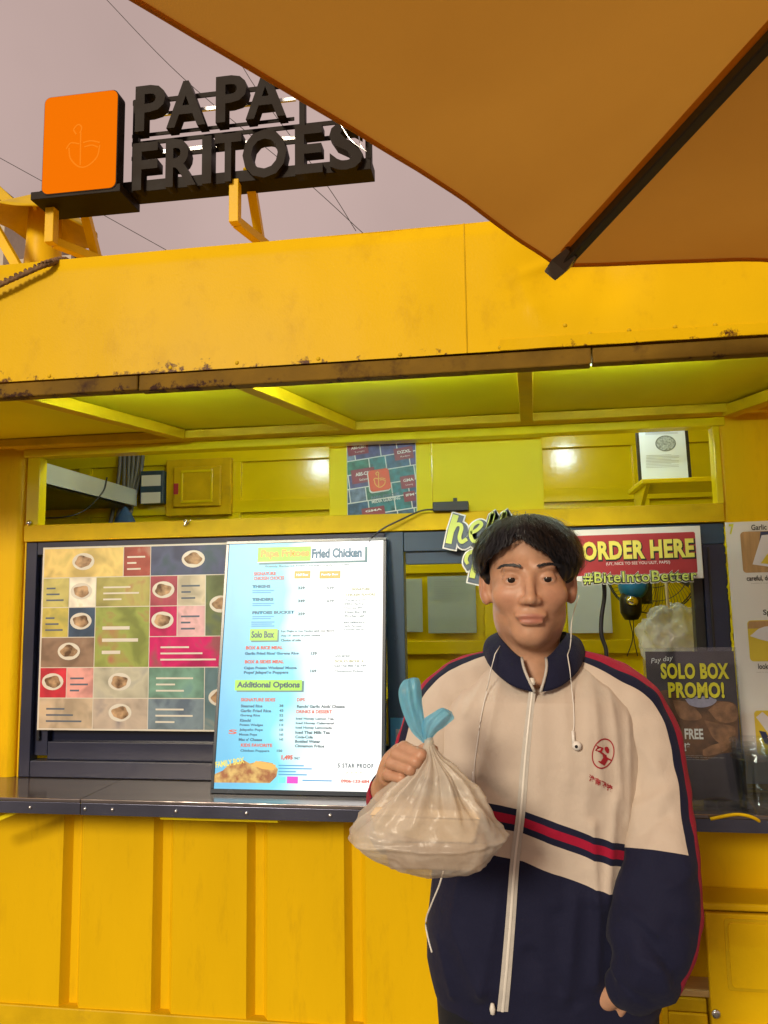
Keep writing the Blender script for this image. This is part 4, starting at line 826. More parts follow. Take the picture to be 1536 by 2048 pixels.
def photo_ink(name, c, c2, seed):
    m, n, l, b = newmat(name); tc = n.new('ShaderNodeTexCoord'); mp_ = n.new('ShaderNodeMapping'); mp_.inputs['Location'].default_value = (seed * 3.1, 0, seed * 1.7); l.new(tc.outputs['Object'], mp_.inputs[0])
    nz = n.new('ShaderNodeTexNoise'); nz.inputs['Scale'].default_value = 11; nz.inputs['Detail'].default_value = 2.5; nz.inputs['Distortion'].default_value = 0.4; l.new(mp_.outputs[0], nz.inputs['Vector'])
    r = n.new('ShaderNodeValToRGB'); e = r.color_ramp.elements; e[0].position = 0.34; e[0].color = (*[x * 0.7 for x in c], 1); e[1].position = 0.72; e[1].color = (*c2, 1); k = e.new(0.48); k.color = (*c, 1); k = e.new(0.57); k.color = (*[min(1, x * 1.15) for x in c], 1)
    l.new(nz.outputs[0], r.inputs[0]); l.new(r.outputs[0], b.inputs['Base Color']); b.inputs['Roughness'].default_value = 0.3; MATS[name] = m; return m
tiles = [(0, 0, 3, 1), (3, 0, 1, 1), (4, 0, 3, 1), (0, 1, 1, 1), (1, 1, 1, 1), (2, 1, 2, 1), (4, 1, 1, 1), (5, 1, 1, 1), (6, 1, 1, 2), (0, 2, 1, 1), (1, 2, 1, 1), (2, 2, 2, 2), (4, 2, 1, 1), (5, 2, 1, 1), (0, 3, 2, 1), (4, 3, 3, 1), (0, 4, 1, 1), (1, 4, 1, 1), (2, 4, 2, 1), (4, 4, 2, 1), (6, 4, 1, 2), (0, 5, 2, 1), (2, 5, 2, 1), (4, 5, 2, 1)]
food('wp_food_0', 2.0); food('wp_food_1', 7.0); food('wp_food_2', 11.0)
PW_, PH_ = a1 - a0, b1 - b0
MB().frect(WF, a0 + 0.001, b0 + 0.001, a1 - 0.001, b1 - 0.001, 0.0006).build('poster_ground', 'wp_white', wp)
for k, (tx, ty, tw, th_) in enumerate(tiles):
    c = GC[ty:ty + th_, tx:tx + tw].reshape(-1, 3).mean(0); c2 = GC[(ty + 1) % 6, (tx + 2) % 7] * 0.5 + c * 0.5
    u0_, u1_ = a0 + PW_ * (0.008 + tx / 7 * 0.984), a0 + PW_ * (0.008 + (tx + tw) / 7 * 0.984); v1_, v0_ = b1 - PH_ * (0.008 + ty / 6 * 0.984), b1 - PH_ * (0.008 + (ty + th_) / 6 * 0.984)
    pt_ = MB().frect(WF, u0_ + 0.0015, v0_ + 0.0015, u1_ - 0.0015, v1_ - 0.0015, 0.0012).build('poster_tile', photo_ink('wp_ink_%d' % k, tuple(c), tuple(c2), k), wp)
    if k % 2 == 0:
        mu_, mv_, r_ = (u0_ + u1_) / 2 + 0.006 * math.sin(k), (v0_ + v1_) / 2 + 0.004, min(u1_ - u0_, v1_ - v0_) * 0.36
        MB().fpoly(WF, [(mu_ + r_ * math.cos(t) * 1.12, mv_ + r_ * 0.8 * math.sin(t)) for t in np.linspace(0, 2 * PI, 25)[:-1]], 0.0018).build('plate_print', 'wp_white', pt_)
        MB().fpoly(WF, [(mu_ + r_ * 0.74 * math.cos(t) * (1.1 + 0.12 * math.sin(4 * t + k)), mv_ + r_ * 0.55 * math.sin(t) * (1 + 0.15 * math.cos(3 * t + k))) for t in np.linspace(0, 2 * PI, 25)[:-1]], 0.0024).build('food_print', 'wp_food_%d' % (k % 3), pt_)
    else:
        w_, h_ = u1_ - u0_, v1_ - v0_
        for q_ in range(3): MB().frect(WF, u0_ + w_ * 0.14, v0_ + h_ * (0.22 + 0.2 * q_), u0_ + w_ * (0.80 - 0.16 * ((q_ + k) % 3)), v0_ + h_ * (0.22 + 0.2 * q_) + h_ * 0.055, 0.0018).build('line_print', 'wp_white' if c.mean() < 0.35 else 'sign_slate', pt_)
# payment card on the window stile
qf = Frame((0, WY - 0.012, 0)); a0, b0, a1, b1 = qf.rect(781, 1436, 832, 1500)
qc = MB().fbox(qf, a0, b0, -0.003, a1, b1, 0).build('payment_card', mat('card_blue', (0.05, 0.22, 0.42), 0.4), None); tag(qc, 'small blue payment card on the window stile beside the light box', 'card')
a0, b0, a1, b1 = qf.rect(792, 1458, 826, 1492); MB().frect(qf, a0, b0, a1, b1, 0.001).build('grey_field', mat('card_grey', (0.42, 0.48, 0.52), 0.5, var=0.3, vscale=120), qc)

# ================================================================== media collage poster in the transom
CFm = Frame((0, 2.762, 0)); a0, b0, a1, b1 = CFm.rect(694, 887, 833, 1034)
cpz = thing('collage_poster', ((a0 + a1) / 2, 2.762, b0), 'tilted photo collage poster with red blocks and an orange square emblem in the transom', 'poster')
MB().fbox(CFm, a0, b0, -0.002, a1, b1, 0).build('sheet', 'white_card', cpz)
for i, c_ in enumerate(((0.05, 0.12, 0.24), (0.04, 0.20, 0.24), (0.10, 0.09, 0.26), (0.06, 0.22, 0.16), (0.20, 0.26, 0.40))): mat('cl_%d' % i, c_, 0.4, var=0.75, vscale=45)
mat('cl_red', (0.26, 0.035, 0.06), 0.4, var=0.1); mat('cl_orange', (0.72, 0.09, 0.03), 0.4, var=0.05); mat('cl_gold', (0.85, 0.55, 0.15), 0.5)
ct, st_ = math.cos(0.12), math.sin(0.12)
def clip_poly(P, lo, hi):
    for ax, lim, sg in ((0, lo[0], 1), (0, hi[0], -1), (1, lo[1], 1), (1, hi[1], -1)):
        out = []
        for i in range(len(P)):
            p, q = P[i - 1], P[i]; ip = sg * (p[ax] - lim) >= 0; iq = sg * (q[ax] - lim) >= 0
            if ip != iq:
                t = (lim - p[ax]) / (q[ax] - p[ax]); out.append((p[0] + (q[0] - p[0]) * t, p[1] + (q[1] - p[1]) * t))
            if iq: out.append(q)
        P = out
        if not P: break
    return P
random.seed(5)
WC, HC = 0.088, 0.052
for j in range(-2, 9):
    x = -0.10 - 0.03 * (j % 2)
    while x < 0.36:
        w = WC * random.choice((0.7, 1.0, 1.1)); red = (j * 7 + int(x * 100)) % 5 == 1
        P = [(a0 + (x + dx) * ct - (j * HC + dy) * st_, b0 + (x + dx) * st_ + (j * HC + dy) * ct) for dx, dy in ((0.002, 0.002), (w - 0.002, 0.002), (w - 0.002, HC - 0.002), (0.002, HC - 0.002))]
        P = clip_poly(P, (a0 + 0.002, b0 + 0.002), (a1 - 0.002, b1 - 0.002))
        if len(P) > 2: MB().fpoly(CFm, P, 0.0008).build('photo_tile', 'cl_red' if False else 'cl_%d' % random.randrange(5), cpz)
        x += w
def redtile(px0, py0, px1, py1, txt, sub):
    u0, v0, u1, v1 = CFm.rect(px0, py0, px1, py1); w, h = u1 - u0, v1 - v0
    P = clip_poly([(u0 + dx * ct - dy * st_, v0 + dx * st_ + dy * ct) for dx, dy in ((0, 0), (w, 0), (w, h), (0, h))], (a0 + 0.002, b0 + 0.002), (a1 - 0.002, b1 - 0.002))
    t = MB().fpoly(CFm, P, 0.0016).build('red_tile', 'cl_red', cpz)
    text(CFm, txt, u0 + w * 0.14, v0 + h * 0.55, u0 + w * 0.86, v0 + h * 0.80, 'sign_white', t, w=0.0024, bold=0.03, rot=0.12)
    if sub: text(CFm, sub, u0 + w * 0.30, v0 + h * 0.22, u0 + w * 0.80, v0 + h * 0.38, 'sign_white', t, w=0.0024, rot=0.12)
redtile(790, 897, 828, 921, 'DZXL', 'Radyo'); redtile(705, 940, 752, 968, 'ABS-CBN', 'Salamat'); redtile(803, 953, 832, 978, 'GMA', 'Unang'); redtile(809, 984, 832, 1004, 'IFM', ''); redtile(725, 1017, 771, 1034, 'GMA', ''); redtile(697, 889, 738, 912, 'ABS-CBN', 'Tonight')
u0, v0, u1, v1 = CFm.rect(741, 941, 783, 984); w, h = u1 - u0, v1 - v0
def rot_(pts, ox, oy): return [(ox + x * ct - y * st_, oy + x * st_ + y * ct) for x, y in pts]
MB().fpoly(CFm, rot_(rrect(-0.004, -0.005, w - 0.002, h - 0.002, 0.012), u0, v0), 0.0028).build('tile_edge', 'sign_white', cpz)
MB().fpoly(CFm, rot_(rrect(0, 0, w, h, 0.012), u0, v0), 0.0036).build('emblem_tile', 'cl_orange', cpz)
emblem(CFm, u0 + w * 0.42, v0 + h * 0.55, w * 0.75, 'cl_gold', cpz, 0.003, 0.0042)
u0, v0 = CFm.hit(743, 1001); text(CFm, 'PAPA FRITOES', u0, v0 + 0.003, u0 + 0.105, v0 + 0.014, 'p_blue' if False else 'cl_4', cpz, w=0.003, bold=0.03, rot=0.12)
text(CFm, 'MEDIA GUESTING', u0 + 0.002, v0 - 0.012, u0 + 0.108, v0 + 0.0, 'sign_white', cpz, w=0.003, bold=0.03, rot=0.12)
# ================================================================== things on the header and inside the kiosk
pbx = at(900, 1025, 2.70)
pb_ = MB().box((pbx.x - 0.058, 2.668, HT + 0.001), (pbx.x + 0.066, 2.735, HT + 0.034)).build('power_box', 'black_plastic', bevel=0.003); tag(pb_, 'black power adapter box lying on the header beam above the greeting sign', 'adapter')
MB().box((pbx.x + 0.012, 2.70, HT + 0.0342), (pbx.x + 0.026, 2.714, HT + 0.050)).build('switch', 'black_plastic', pb_, bevel=0.001)
cab_ = curve([(pbx.x - 0.055, 2.672, HT + 0.008), (pbx.x - 0.10, 2.668, HT + 0.004), at(800, 1040, 2.66), at(765, 1058, 2.66), at(742, 1078, 2.665), at(735, 1100, 2.672)], 8)
MB().tube(cab_, 0.0032, 8).build('cable', 'black_plastic', pb_, smooth=True)
# twist of wire on the header beam
q = at(374, 1048, 2.684); random.seed(11)
wt = MB().tube(curve([(q.x + random.uniform(-.012, .012), q.y - 0.004 + random.uniform(-.006, .004), q.z + 0.004 + random.uniform(-.010, .012)) for _ in range(14)], 4), 0.0016, 6).build('wire_tie', 'steel'); tag(wt, 'small twist of silver wire tied on the header beam above the left window', 'wire')
# exhaust hood
mat('hood_steel', (0.60, 0.68, 0.76), 0.32, metal=0.4, var=0.1, vscale=4)
hd = thing('exhaust_hood', (-2.25, 3.5, 2.06), 'pale steel exhaust hood inside the kiosk at the far left of the transom', 'hood')
hx = -1.945
MB().add([(-2.7, 3.0, 2.06), (hx, 3.0, 2.06), (hx, 3.0, 2.150), (hx - 0.05, 3.0, 2.162), (-2.7, 3.0, 2.30), (-2.7, 3.92, 2.06), (hx, 3.92, 2.06), (hx, 3.92, 2.150), (hx - 0.05, 3.92, 2.162), (-2.7, 3.92, 2.30)],
         [(0, 1, 2, 3, 4), (9, 8, 7, 6, 5), (1, 6, 7, 2), (2, 7, 8, 3), (3, 8, 9, 4), (4, 9, 5, 0)]).build('canopy', 'hood_steel', hd, bevel=0.004)
MB().box((-2.68, 3.02, 2.052), (hx - 0.02, 3.9, 2.058)).build('filter', 'dark_metal', hd)
MB().tube(curve([at(214, 955, 3.35), at(205, 985, 3.3), at(170, 1020, 3.25), at(130, 1034, 3.2), at(80, 1036, 3.2)], 8), 0.004, 6).build('cord', 'black_plastic', hd, smooth=True)
# electric panel, meter, conduits on the back wall
ep = thing('electric_panel', (-1.61, 3.98, 2.02), 'yellow painted electric panel door on the back wall left in the transom', 'panel')
MB().box((-1.795, 3.955, 2.005), (-1.425, 3.99, 2.315)).build('casing', 'yellow_frame', ep, bevel=0.003)
MB().box((-1.745, 3.935, 2.05), (-1.475, 3.954, 2.270)).build('door', 'yellow_frame', ep, bevel=0.006)
for z0, z1, x0, x1 in ((2.07, 2.084, -1.70, -1.52), (2.236, 2.25, -1.70, -1.52), (2.085, 2.235, -1.70, -1.688), (2.085, 2.235, -1.532, -1.52)): MB().box((x0, 3.930, z0), (x1, 3.9345, z1)).build('bead', 'yellow_inside', ep, bevel=0.002)
MB().box((-1.742, 3.933, 2.12), (-1.715, 3.9348, 2.18)).build('sticker', 'sign_red', ep)
mt_ = thing('breaker_box', (-1.865, 3.98, 2.09), 'grey breaker box with pale labels beside the electric panel', 'box')
MB().box((-1.935, 3.93, 2.075), (-1.800, 3.99, 2.255)).build('casing', 'slate_frame', mt_, bevel=0.004)
for z in (2.20, 2.105): MB().box((-1.925, 3.926, z - 0.03), (-1.815, 3.9295, z + 0.03)).build('label_plate', 'white_card', mt_)
mat('conduit', (0.16, 0.15, 0.14), 0.5)
cb_ = thing('conduit_bundle', (-2.0, 3.97, 1.9), 'bundle of grey conduits running up the back wall left of the breaker box', 'conduits')
for k in range(6): MB().tube(curve([(-2.075 + 0.027 * k, 3.965 - 0.012 * (k % 2), 2.52), (-2.07 + 0.026 * k, 3.96, 2.3), (-2.09 + 0.026 * k + 0.02 * math.sin(k), 3.95, 2.1), (-2.13 + 0.02 * k, 3.95, 1.90)], 6), 0.011, 8).build('conduit', 'conduit', cb_, smooth=True)
mat('blue_cloth', (0.02, 0.06, 0.16), 0.8, var=0.3)
bc = at(248, 1045, 3.6)
o = MB().grid(lambda a, b: (bc.x + (0.055 + 0.02 * math.sin(5 * PI * a) * b) * math.cos(2 * PI * a) * math.sin(PI * (0.08 + 0.85 * b)) , bc.y + 0.05 * math.sin(2 * PI * a) * math.sin(PI * (0.08 + 0.85 * b)), bc.z + 0.07 - 0.20 * b + 0.008 * math.sin(9 * a)), 28, 14, True).build('cloth_bag', 'blue_cloth', smooth=True); tag(o, 'dark blue cloth bag hanging inside behind the transom, below the hood', 'bag')
# framed certificate on its shelf, right
cf = at(1330, 900, 3.1); CFr = Frame((cf.x, 3.1, 0), (1, 0, 0.0), (-0.10, 0.08, 1))
sh = thing('wall_shelf', (0.72, 3.15, 1.97), 'yellow shelf board inside the kiosk under the framed certificate', 'shelf')
s0 = at(1282, 962, 3.05)
MB().box((s0.x, 3.04, s0.z - 0.012), (s0.x + 0.42, 3.36, s0.z + 0.006)).build('board', 'yellow_inside', sh, bevel=0.003)
MB().add([(s0.x + 0.02, 3.06, s0.z - 0.0125), (s0.x + 0.02, 3.34, s0.z - 0.0125), (s0.x + 0.02, 3.34, s0.z - 0.15), (s0.x + 0.035, 3.06, s0.z - 0.0125), (s0.x + 0.035, 3.34, s0.z - 0.0125), (s0.x + 0.035, 3.34, s0.z - 0.15)],
         [(0, 1, 2), (5, 4, 3), (0, 2, 5, 3), (0, 3, 4, 1), (1, 4, 5, 2)]).build('bracket', 'yellow_inside', sh)
ce = thing('framed_certificate', (cf.x, 3.1, s0.z), 'certificate with a round seal in a black frame, behind the transom at the right', 'certificate')
zb = s0.z + 0.008
a0, a1 = CFr.hit(1274, 905)[0], CFr.hit(1380, 905)[0]; CFr.o.z = 0; b1 = CFr.hit(1325, 845)[1]; b0 = zb / CFr.v.z + 0.002
MB().fbox(CFr, a0, b0, -0.014, a1, b1, 0).build('frame', 'black_plastic', ce, bevel=0.002)
mat('cert_paper', (0.62, 0.70, 0.82), 0.5, var=0.06); mat('cert_seal', (0.16, 0.19, 0.22), 0.5, var=0.5, vscale=120); mat('cert_line', (0.32, 0.36, 0.44), 0.5)
MB().frect(CFr, a0 + 0.012, b0 + 0.012, a1 - 0.014, b1 - 0.012, 0.001).build('paper', 'cert_paper', ce)
sx, sz = CFr.hit(1331, 887); MB().fpoly(CFr, [(sx + 0.041 * math.cos(t), sz + 0.034 * math.sin(t)) for t in np.linspace(0, 2 * PI, 33)[:-1]], 0.0018).build('seal', 'cert_seal', ce)
MB().fpoly(CFr, [(sx + 0.036 * math.cos(t), sz + 0.029 * math.sin(t)) for t in np.linspace(0, 2 * PI, 33)[:-1]], 0.0024).build('seal_field', mat('cert_field', (0.33, 0.38, 0.42), 0.5, var=0.7, vscale=150), ce)
for k in range(12):
    x0, y_ = (1290, 866 + k * 2.0) if k < 3 else (1292, 912 + (k - 3) * 3.0)
    u0, v0 = CFr.hit(x0, y_); MB().frect(CFr, u0, v0, u0 + (0.13 if k % 3 else 0.10), v0 + 0.0016, 0.0019).build('print_line', 'cert_line', ce)
# papers on the back wall
def paper(x0, y0, x1, y1, lab, lines=0, m='cert_pale', Y=BY - 0.031, curl=0.01):
    F = Frame((0, Y, 0)); a0, b0, a1, b1 = F.rect(x0, y0, x1, y1)
    o = MB().grid(lambda a, b: F.pt(a0 + (a1 - a0) * a, b0 + (b1 - b0) * b, 0.001 + curl * (a - 0.3) ** 2 * 2 * (1 - b)), 8, 8).build('paper_sheet', m, smooth=True); tag(o, lab, 'paper', 'papers on the back wall')
    for k in range(lines): MB().frect(F, a0 + (a1 - a0) * 0.15, b1 - (k + 1.5) * 0.012, a0 + (a1 - a0) * (0.5 if k % 3 else 0.75), b1 - (k + 1.5) * 0.012 + 0.0025, 0.006 + curl).build('print_line', 'cert_line', o)
mat('cert_pale', (0.34, 0.42, 0.46), 0.6, var=0.08); mat('cert_white', (0.66, 0.74, 0.84), 0.6, var=0.05)
paper(780, 1158, 845, 1264, 'grey paper sheet on the back wall right beside the blue window stile', 3)
paper(856, 1152, 952, 1266, 'grey paper sheet with a list on the back wall, left of the head', 9)
paper(1135, 1160, 1222, 1266, 'large pale paper on the back wall, right of the ear', 0, 'cert_white')
# wall fan
FC = at(1302, 1138, 3.72); fan = thing('wall_fan', tuple(FC), 'wall fan with dark wire grille and blue motor, half hidden behind the order board', 'fan')
mat('fan_wire', (0.05, 0.05, 0.03), 0.4); mat('fan_blue', (0.02, 0.20, 0.50), 0.35); mat('chrome', (0.8, 0.8, 0.82), 0.12, metal=1.0)
RF = 0.205
for rr, yo in ((RF, 0.0), (RF, -0.05), (RF * 0.72, -0.085), (RF * 0.42, -0.10), (0.05, -0.105)):
    MB().tube([(FC.x + rr * math.cos(t), FC.y + yo, FC.z + rr * math.sin(t)) for t in np.linspace(0, 2 * PI, 49)[:-1]], 0.003 if rr == RF else 0.002, 6, closed=True).build('grille_ring', 'fan_wire', fan, smooth=True)
mb = MB()
for k in range(72):
    t = 2 * PI * k / 72; c_, s_ = math.cos(t), math.sin(t); t2 = t + 0.35
    pts = [(FC.x + r_ * math.cos(t + 0.35 * (1 - r_ / RF)), FC.y + yo, FC.z + r_ * math.sin(t + 0.35 * (1 - r_ / RF))) for r_, yo in ((0.05, -0.105), (RF * 0.42, -0.10), (RF * 0.72, -0.085), (RF * 0.93, -0.06), (RF, -0.045), (RF, 0.0))]
    mb.tube(pts, 0.0011, 4)
mb.build('grille_wires', 'fan_wire', fan)
for k in range(3):
    t = 2 * PI * k / 3
    MB().add([(FC.x + r_ * math.cos(t + d), FC.y - 0.04 + 0.03 * s, FC.z + r_ * math.sin(t + d)) for r_, d, s in ((0.03, -0.5, -1), (0.17, -0.55, -1), (0.185, 0.0, 0), (0.16, 0.5, 1), (0.03, 0.5, 1))], [(0, 1, 2, 3, 4)]).build('blade', 'fan_wire', fan)
MC = at(1262, 1178, 3.60)
MB().lathe((MC.x, MC.y + 0.05, MC.z + 0.02), [(0.0, 0.0), (0.05, 0.004), (0.062, 0.03), (0.058, 0.08), (0.03, 0.11)], 24, (0.2, -1, -0.1)).build('motor', 'fan_blue', fan, smooth=True)
b_ = at(1263, 1212, 3.58); MB().lathe((b_.x, b_.y + 0.02, b_.z), [(0.0, -0.065), (0.03, -0.06), (0.046, -0.03), (0.048, 0.03), (0.035, 0.06), (0.0, 0.065)], 20, (0, 0, 1)).build('mount', 'black_plastic', fan, smooth=True)
MB().lathe((b_.x - 0.004, b_.y - 0.035, b_.z + 0.02), [(0.0, 0), (0.022, 0.004), (0.026, 0.018), (0.012, 0.024), (0.0, 0.022)], 18, (0, -1, 0.2)).build('knob', 'chrome', fan, smooth=True)
for dx in (-0.012, 0.006): MB().tube(curve([(b_.x + dx, b_.y, b_.z - 0.06), (b_.x + dx * 0.3, b_.y - 0.01, b_.z - 0.14), (b_.x + dx * 2.5, b_.y, b_.z - 0.22)], 6), 0.0022, 6).build('cord', 'black_plastic', fan, smooth=True)
o = MB().tube(curve([at(1206, 1150, 2.80), at(1209, 1190, 2.80), at(1203, 1235, 2.80), at(1203, 1270, 2.80), at(1212, 1300, 2.80), at(1213, 1340, 2.80)], 8), 0.0075, 10).build('cable', 'black_plastic', smooth=True); tag(o, 'thick black cable hanging below the order board', 'cable')
mat('pale_wood', (0.62, 0.50, 0.30), 0.6, var=0.15, stretch=(4, 4, 0.5))
o = MB().tube([at(1331, 1150, 3.0), at(1346, 1330, 3.0)], 0.006, 8).build('wooden_stick', 'pale_wood', smooth=True); tag(o, 'thin pale wooden stick standing behind the promo stand', 'stick')
# bag of cups inside
bm_, bn, bl2, bb = newmat('film'); MATS['film'] = bm_
tr2 = bn.new('ShaderNodeBsdfTransparent'); gl2 = bn.new('ShaderNodeBsdfPrincipled'); gl2.inputs['Base Color'].default_value = (0.80, 0.88, 0.95, 1); gl2.inputs['Roughness'].default_value = 0.16; mxs = bn.new('ShaderNodeMixShader'); mxs.inputs[0].default_value = 0.34
bl2.new(tr2.outputs[0], mxs.inputs[1]); bl2.new(gl2.outputs[0], mxs.inputs[2]); bl2.new(mxs.outputs[0], bn['Material Output'].inputs[0])
bc = at(1348, 1285, 3.05)
def lump(a, b):
    t, f = 2 * PI * a, PI * b; d = V3((math.cos(t) * math.sin(f), math.sin(t) * math.sin(f), math.cos(f)))
    k = 1 + 0.20 * mnoise.noise(d * 3.0) + 0.16 * (0.3 - abs(mnoise.noise(d * 7.0))) + 0.10 * (0.3 - abs(mnoise.noise(d * 17)))
    return V3((bc.x + d.x * 0.12 * k, bc.y + d.y * 0.10 * k, bc.z + 0.01 + d.z * 0.125 * k))
o = MB().grid(lump, 72, 40, True).build('plastic_bag', 'film', smooth=True); tag(o, 'crumpled clear plastic bag inside the window above the promo stand', 'bag')
ib = thing('inner_shelf', (0.5, 3.05, 1.15), 'inner worktop ledge behind the serving window carrying the plastic bag', 'shelf')
MB().box((-0.5, 2.92, 1.148), (1.2, 3.3, 1.165)).build('board', 'yellow_inside', ib, bevel=0.003)
for x in (-0.45, 1.15): MB().box((x - 0.02, 2.94, 0.14), (x + 0.02, 3.28, 1.1475)).build('leg', 'yellow_inside', ib)

# ================================================================== yellow cabinet below the counter, right
cx0 = 0.44; cy0, cy1 = 2.575, 2.694; ct_ = at(1460, 1806, 2.56).z
cabn = thing('yellow_cabinet', (0.75, 2.5, 0), 'yellow wooden cabinet with a panelled door standing under the counter at the right', 'cabinet')
MB().box((cx0 - 0.02, cy0 - 0.02, ct_ - 0.022), (1.06, cy1, ct_)).build('top_board', 'yellow_paint', cabn, bevel=0.007, seg=3)
MB().box((cx0, cy0, 0.02), (cx0 + 0.018, cy1, ct_ - 0.0225)).build('side', 'yellow_paint', cabn, bevel=0.002)
MB().box((1.02, cy0, 0.02), (1.038, cy1, ct_ - 0.0225)).build('side', 'yellow_paint', cabn, bevel=0.002)
MB().box((cx0 + 0.0185, cy1 - 0.015, 0.02), (1.0195, cy1 - 0.003, ct_ - 0.0225)).build('back', 'yellow_paint', cabn)
mat('raw_wood', (0.62, 0.42, 0.16), 0.55, var=0.25, vscale=10, stretch=(1, 8, 8))
SHZ = at(1400, 1985, cy0).z; d_ = SHZ - 0.418
MB().box((cx0 + 0.0185, cy0 + 0.01, SHZ - 0.018), (1.0195, cy1 - 0.016, SHZ)).build('shelf', 'raw_wood', cabn, bevel=0.002)
MB().box((cx0 + 0.0185, cy0 + 0.002, SHZ - 0.058), (at(1413, 1995, cy0).x, cy0 + 0.016, SHZ - 0.020)).build('rail', 'yellow_frame', cabn, bevel=0.003)
MB().box((cx0 + 0.0185, cy0 - 0.004, 0.12), (at(1413, 1995, cy0).x, cy0 + 0.012, SHZ - 0.060)).build('drawer_front', 'yellow_paint', cabn, bevel=0.004)
dx0, dx1, dz0, dz1 = at(1415, 1900, cy0 - 0.02).x, 1.0, 0.10, ct_ - 0.024
dr = MB().box((dx0, cy0 - 0.024, dz0), (dx1, cy0 - 0.0045, dz1 - 0.004)).build('door', 'yellow_paint', cabn, bevel=0.004)
px0, px1, pz0, pz1 = at(1452, 1900, cy0 - 0.03).x, at(1535, 1900, cy0 - 0.03).x + 0.17, at(1495, 1975, cy0).z, at(1495, 1832, cy0).z
DF = Frame((0, cy0 - 0.0245, 0))
for i, (g_, c_, m) in enumerate(((0.0, 0.003, 'yellow_frame'), (0.010, 0.007, 'yellow_paint'))):
    MB().fpoly(DF, rrect(px0 + g_, pz0 + g_, px1 - g_, pz1 - g_, 0.012), c_, 0.0045).build('raised_panel', m, dr, bevel=0.0015)
MB().fpoly(DF, rrect(px0, 0.13, px1, pz0 - 0.09, 0.012), 0.006, 0.005).build('raised_panel', 'yellow_paint', dr, bevel=0.002)
kx = at(1433, 2030, cy0 - 0.03); MB().lathe((kx.x, cy0 - 0.0245, kx.z), [(0.013, 0), (0.013, 0.003), (0.008, 0.006), (0.004, 0.006)], 16, (0, -1, 0)).build('screw', 'steel', dr, smooth=True)
# loop of yellow hose hooked under the lip
o = MB().tube(curve([(at(1420, 1625, 2.41).x, 2.409, CTZ - 0.010), at(1470, 1629, 2.412), at(1500, 1633, 2.41), at(1520, 1644, 2.43), at(1527, 1660, 2.50)], 8), 0.0048, 10).build('hose', 'yellow_paint', smooth=True); tag(o, 'short yellow hose bent over the counter lip at the right', 'hose')
# ================================================================== the person
def sstep(a, b, x): t = np.clip((x - a) / (b - a), 0, 1); return t * t * (3 - 2 * t)
def smin(a, b, k): h = np.clip(0.5 + 0.5 * (b - a) / k, 0, 1); return b * (1 - h) + a * h - k * h * (1 - h)
def smax(a, b, k): return -smin(-a, -b, k)
def ell(P, c, r):
    q = (P - np.array(c)) / np.array(r); l = np.sqrt((q * q).sum(-1)) + 1e-9; q2 = q / np.array(r); g_ = np.sqrt((q2 * q2).sum(-1)) + 1e-9
    return l * (l - 1) / g_
def cap(P, a, b, ra, rb):
    a, b = np.array(a, float), np.array(b, float); d = b - a; t = np.clip(((P - a) @ d) / (d @ d + 1e-12), 0, 1)
    return np.sqrt((((P - a) - t[..., None] * d) ** 2).sum(-1)) - (ra + (rb - ra) * t)
def surface_nets(fn, lo, hi, h, B=24):
    lo = np.array(lo, float); n = np.ceil((np.array(hi) - lo) / h / B).astype(int); NY, NZ = n[1] * B + 2, n[2] * B + 2
    VK, VP, Q = [], [], []
    ctr = np.stack(np.meshgrid(*[np.arange(k) for k in n], indexing='ij'), -1).reshape(-1, 3)
    near = np.abs(fn(lo + (ctr + 0.5) * B * h)) < B * h * 1.0
    key = lambda I: (I[..., 0] * NY + I[..., 1]) * NZ + I[..., 2]
    g = np.stack(np.meshgrid(*[np.arange(B + 1)] * 3, indexing='ij'), -1)
    for c in ctr[near]:
        P = lo + (c * B + g) * h; F = fn(P.reshape(-1, 3)).reshape(B + 1, B + 1, B + 1); S_ = F < 0
        if S_.all() or not S_.any(): continue
        acc = np.zeros((B, B, B, 3)); cnt = np.zeros((B, B, B))
        for ax in range(3):
            o1, o2 = [x for x in range(3) if x != ax]
            for d1 in (0, 1):
                for d2 in (0, 1):
                    s0 = [slice(0, B)] * 3; s0[o1] = slice(d1, d1 + B); s0[o2] = slice(d2, d2 + B); s1 = list(s0); s1[ax] = slice(1, B + 1)
                    f0, f1 = F[tuple(s0)], F[tuple(s1)]; m = (f0 < 0) != (f1 < 0); t = np.where(m, f0 / np.where(m, f0 - f1, 1), 0)
                    off = np.zeros(3); off[o1] = d1; off[o2] = d2
                    v = np.zeros((B, B, B, 3)) + off; v[..., ax] = t; acc += v * m[..., None]; cnt += m
        act = cnt > 0; idx = np.argwhere(act); gi = c * B + idx
        VK.append(key(gi + 1)); VP.append(lo + (gi + acc[act] / cnt[act][:, None]) * h)
        for ax in range(3):
            o1, o2 = (ax + 1) % 3, (ax + 2) % 3
            s0 = [slice(0, B)] * 3; s1 = [slice(0, B)] * 3; s1[ax] = slice(1, B + 1)
            a, b = S_[tuple(s0)], S_[tuple(s1)]; e = np.argwhere(a != b)
            if not len(e): continue
            ge = c * B + e; D1 = np.eye(3, dtype=int)[o1]; D2 = np.eye(3, dtype=int)[o2]
            q = np.stack([key(ge + 1 - D1 - D2), key(ge + 1 - D2), key(ge + 1), key(ge + 1 - D1)], 1)
            fl = ~a[e[:, 0], e[:, 1], e[:, 2]]; q[fl] = q[fl][:, ::-1]; Q.append(q)
    VK, VP, Q = np.concatenate(VK), np.concatenate(VP), np.concatenate(Q)
    o = np.argsort(VK); VK, VP = VK[o], VP[o]; ii = np.clip(np.searchsorted(VK, Q), 0, len(VK) - 1); ok = (VK[ii] == Q).all(1)
    return VP, ii[ok]
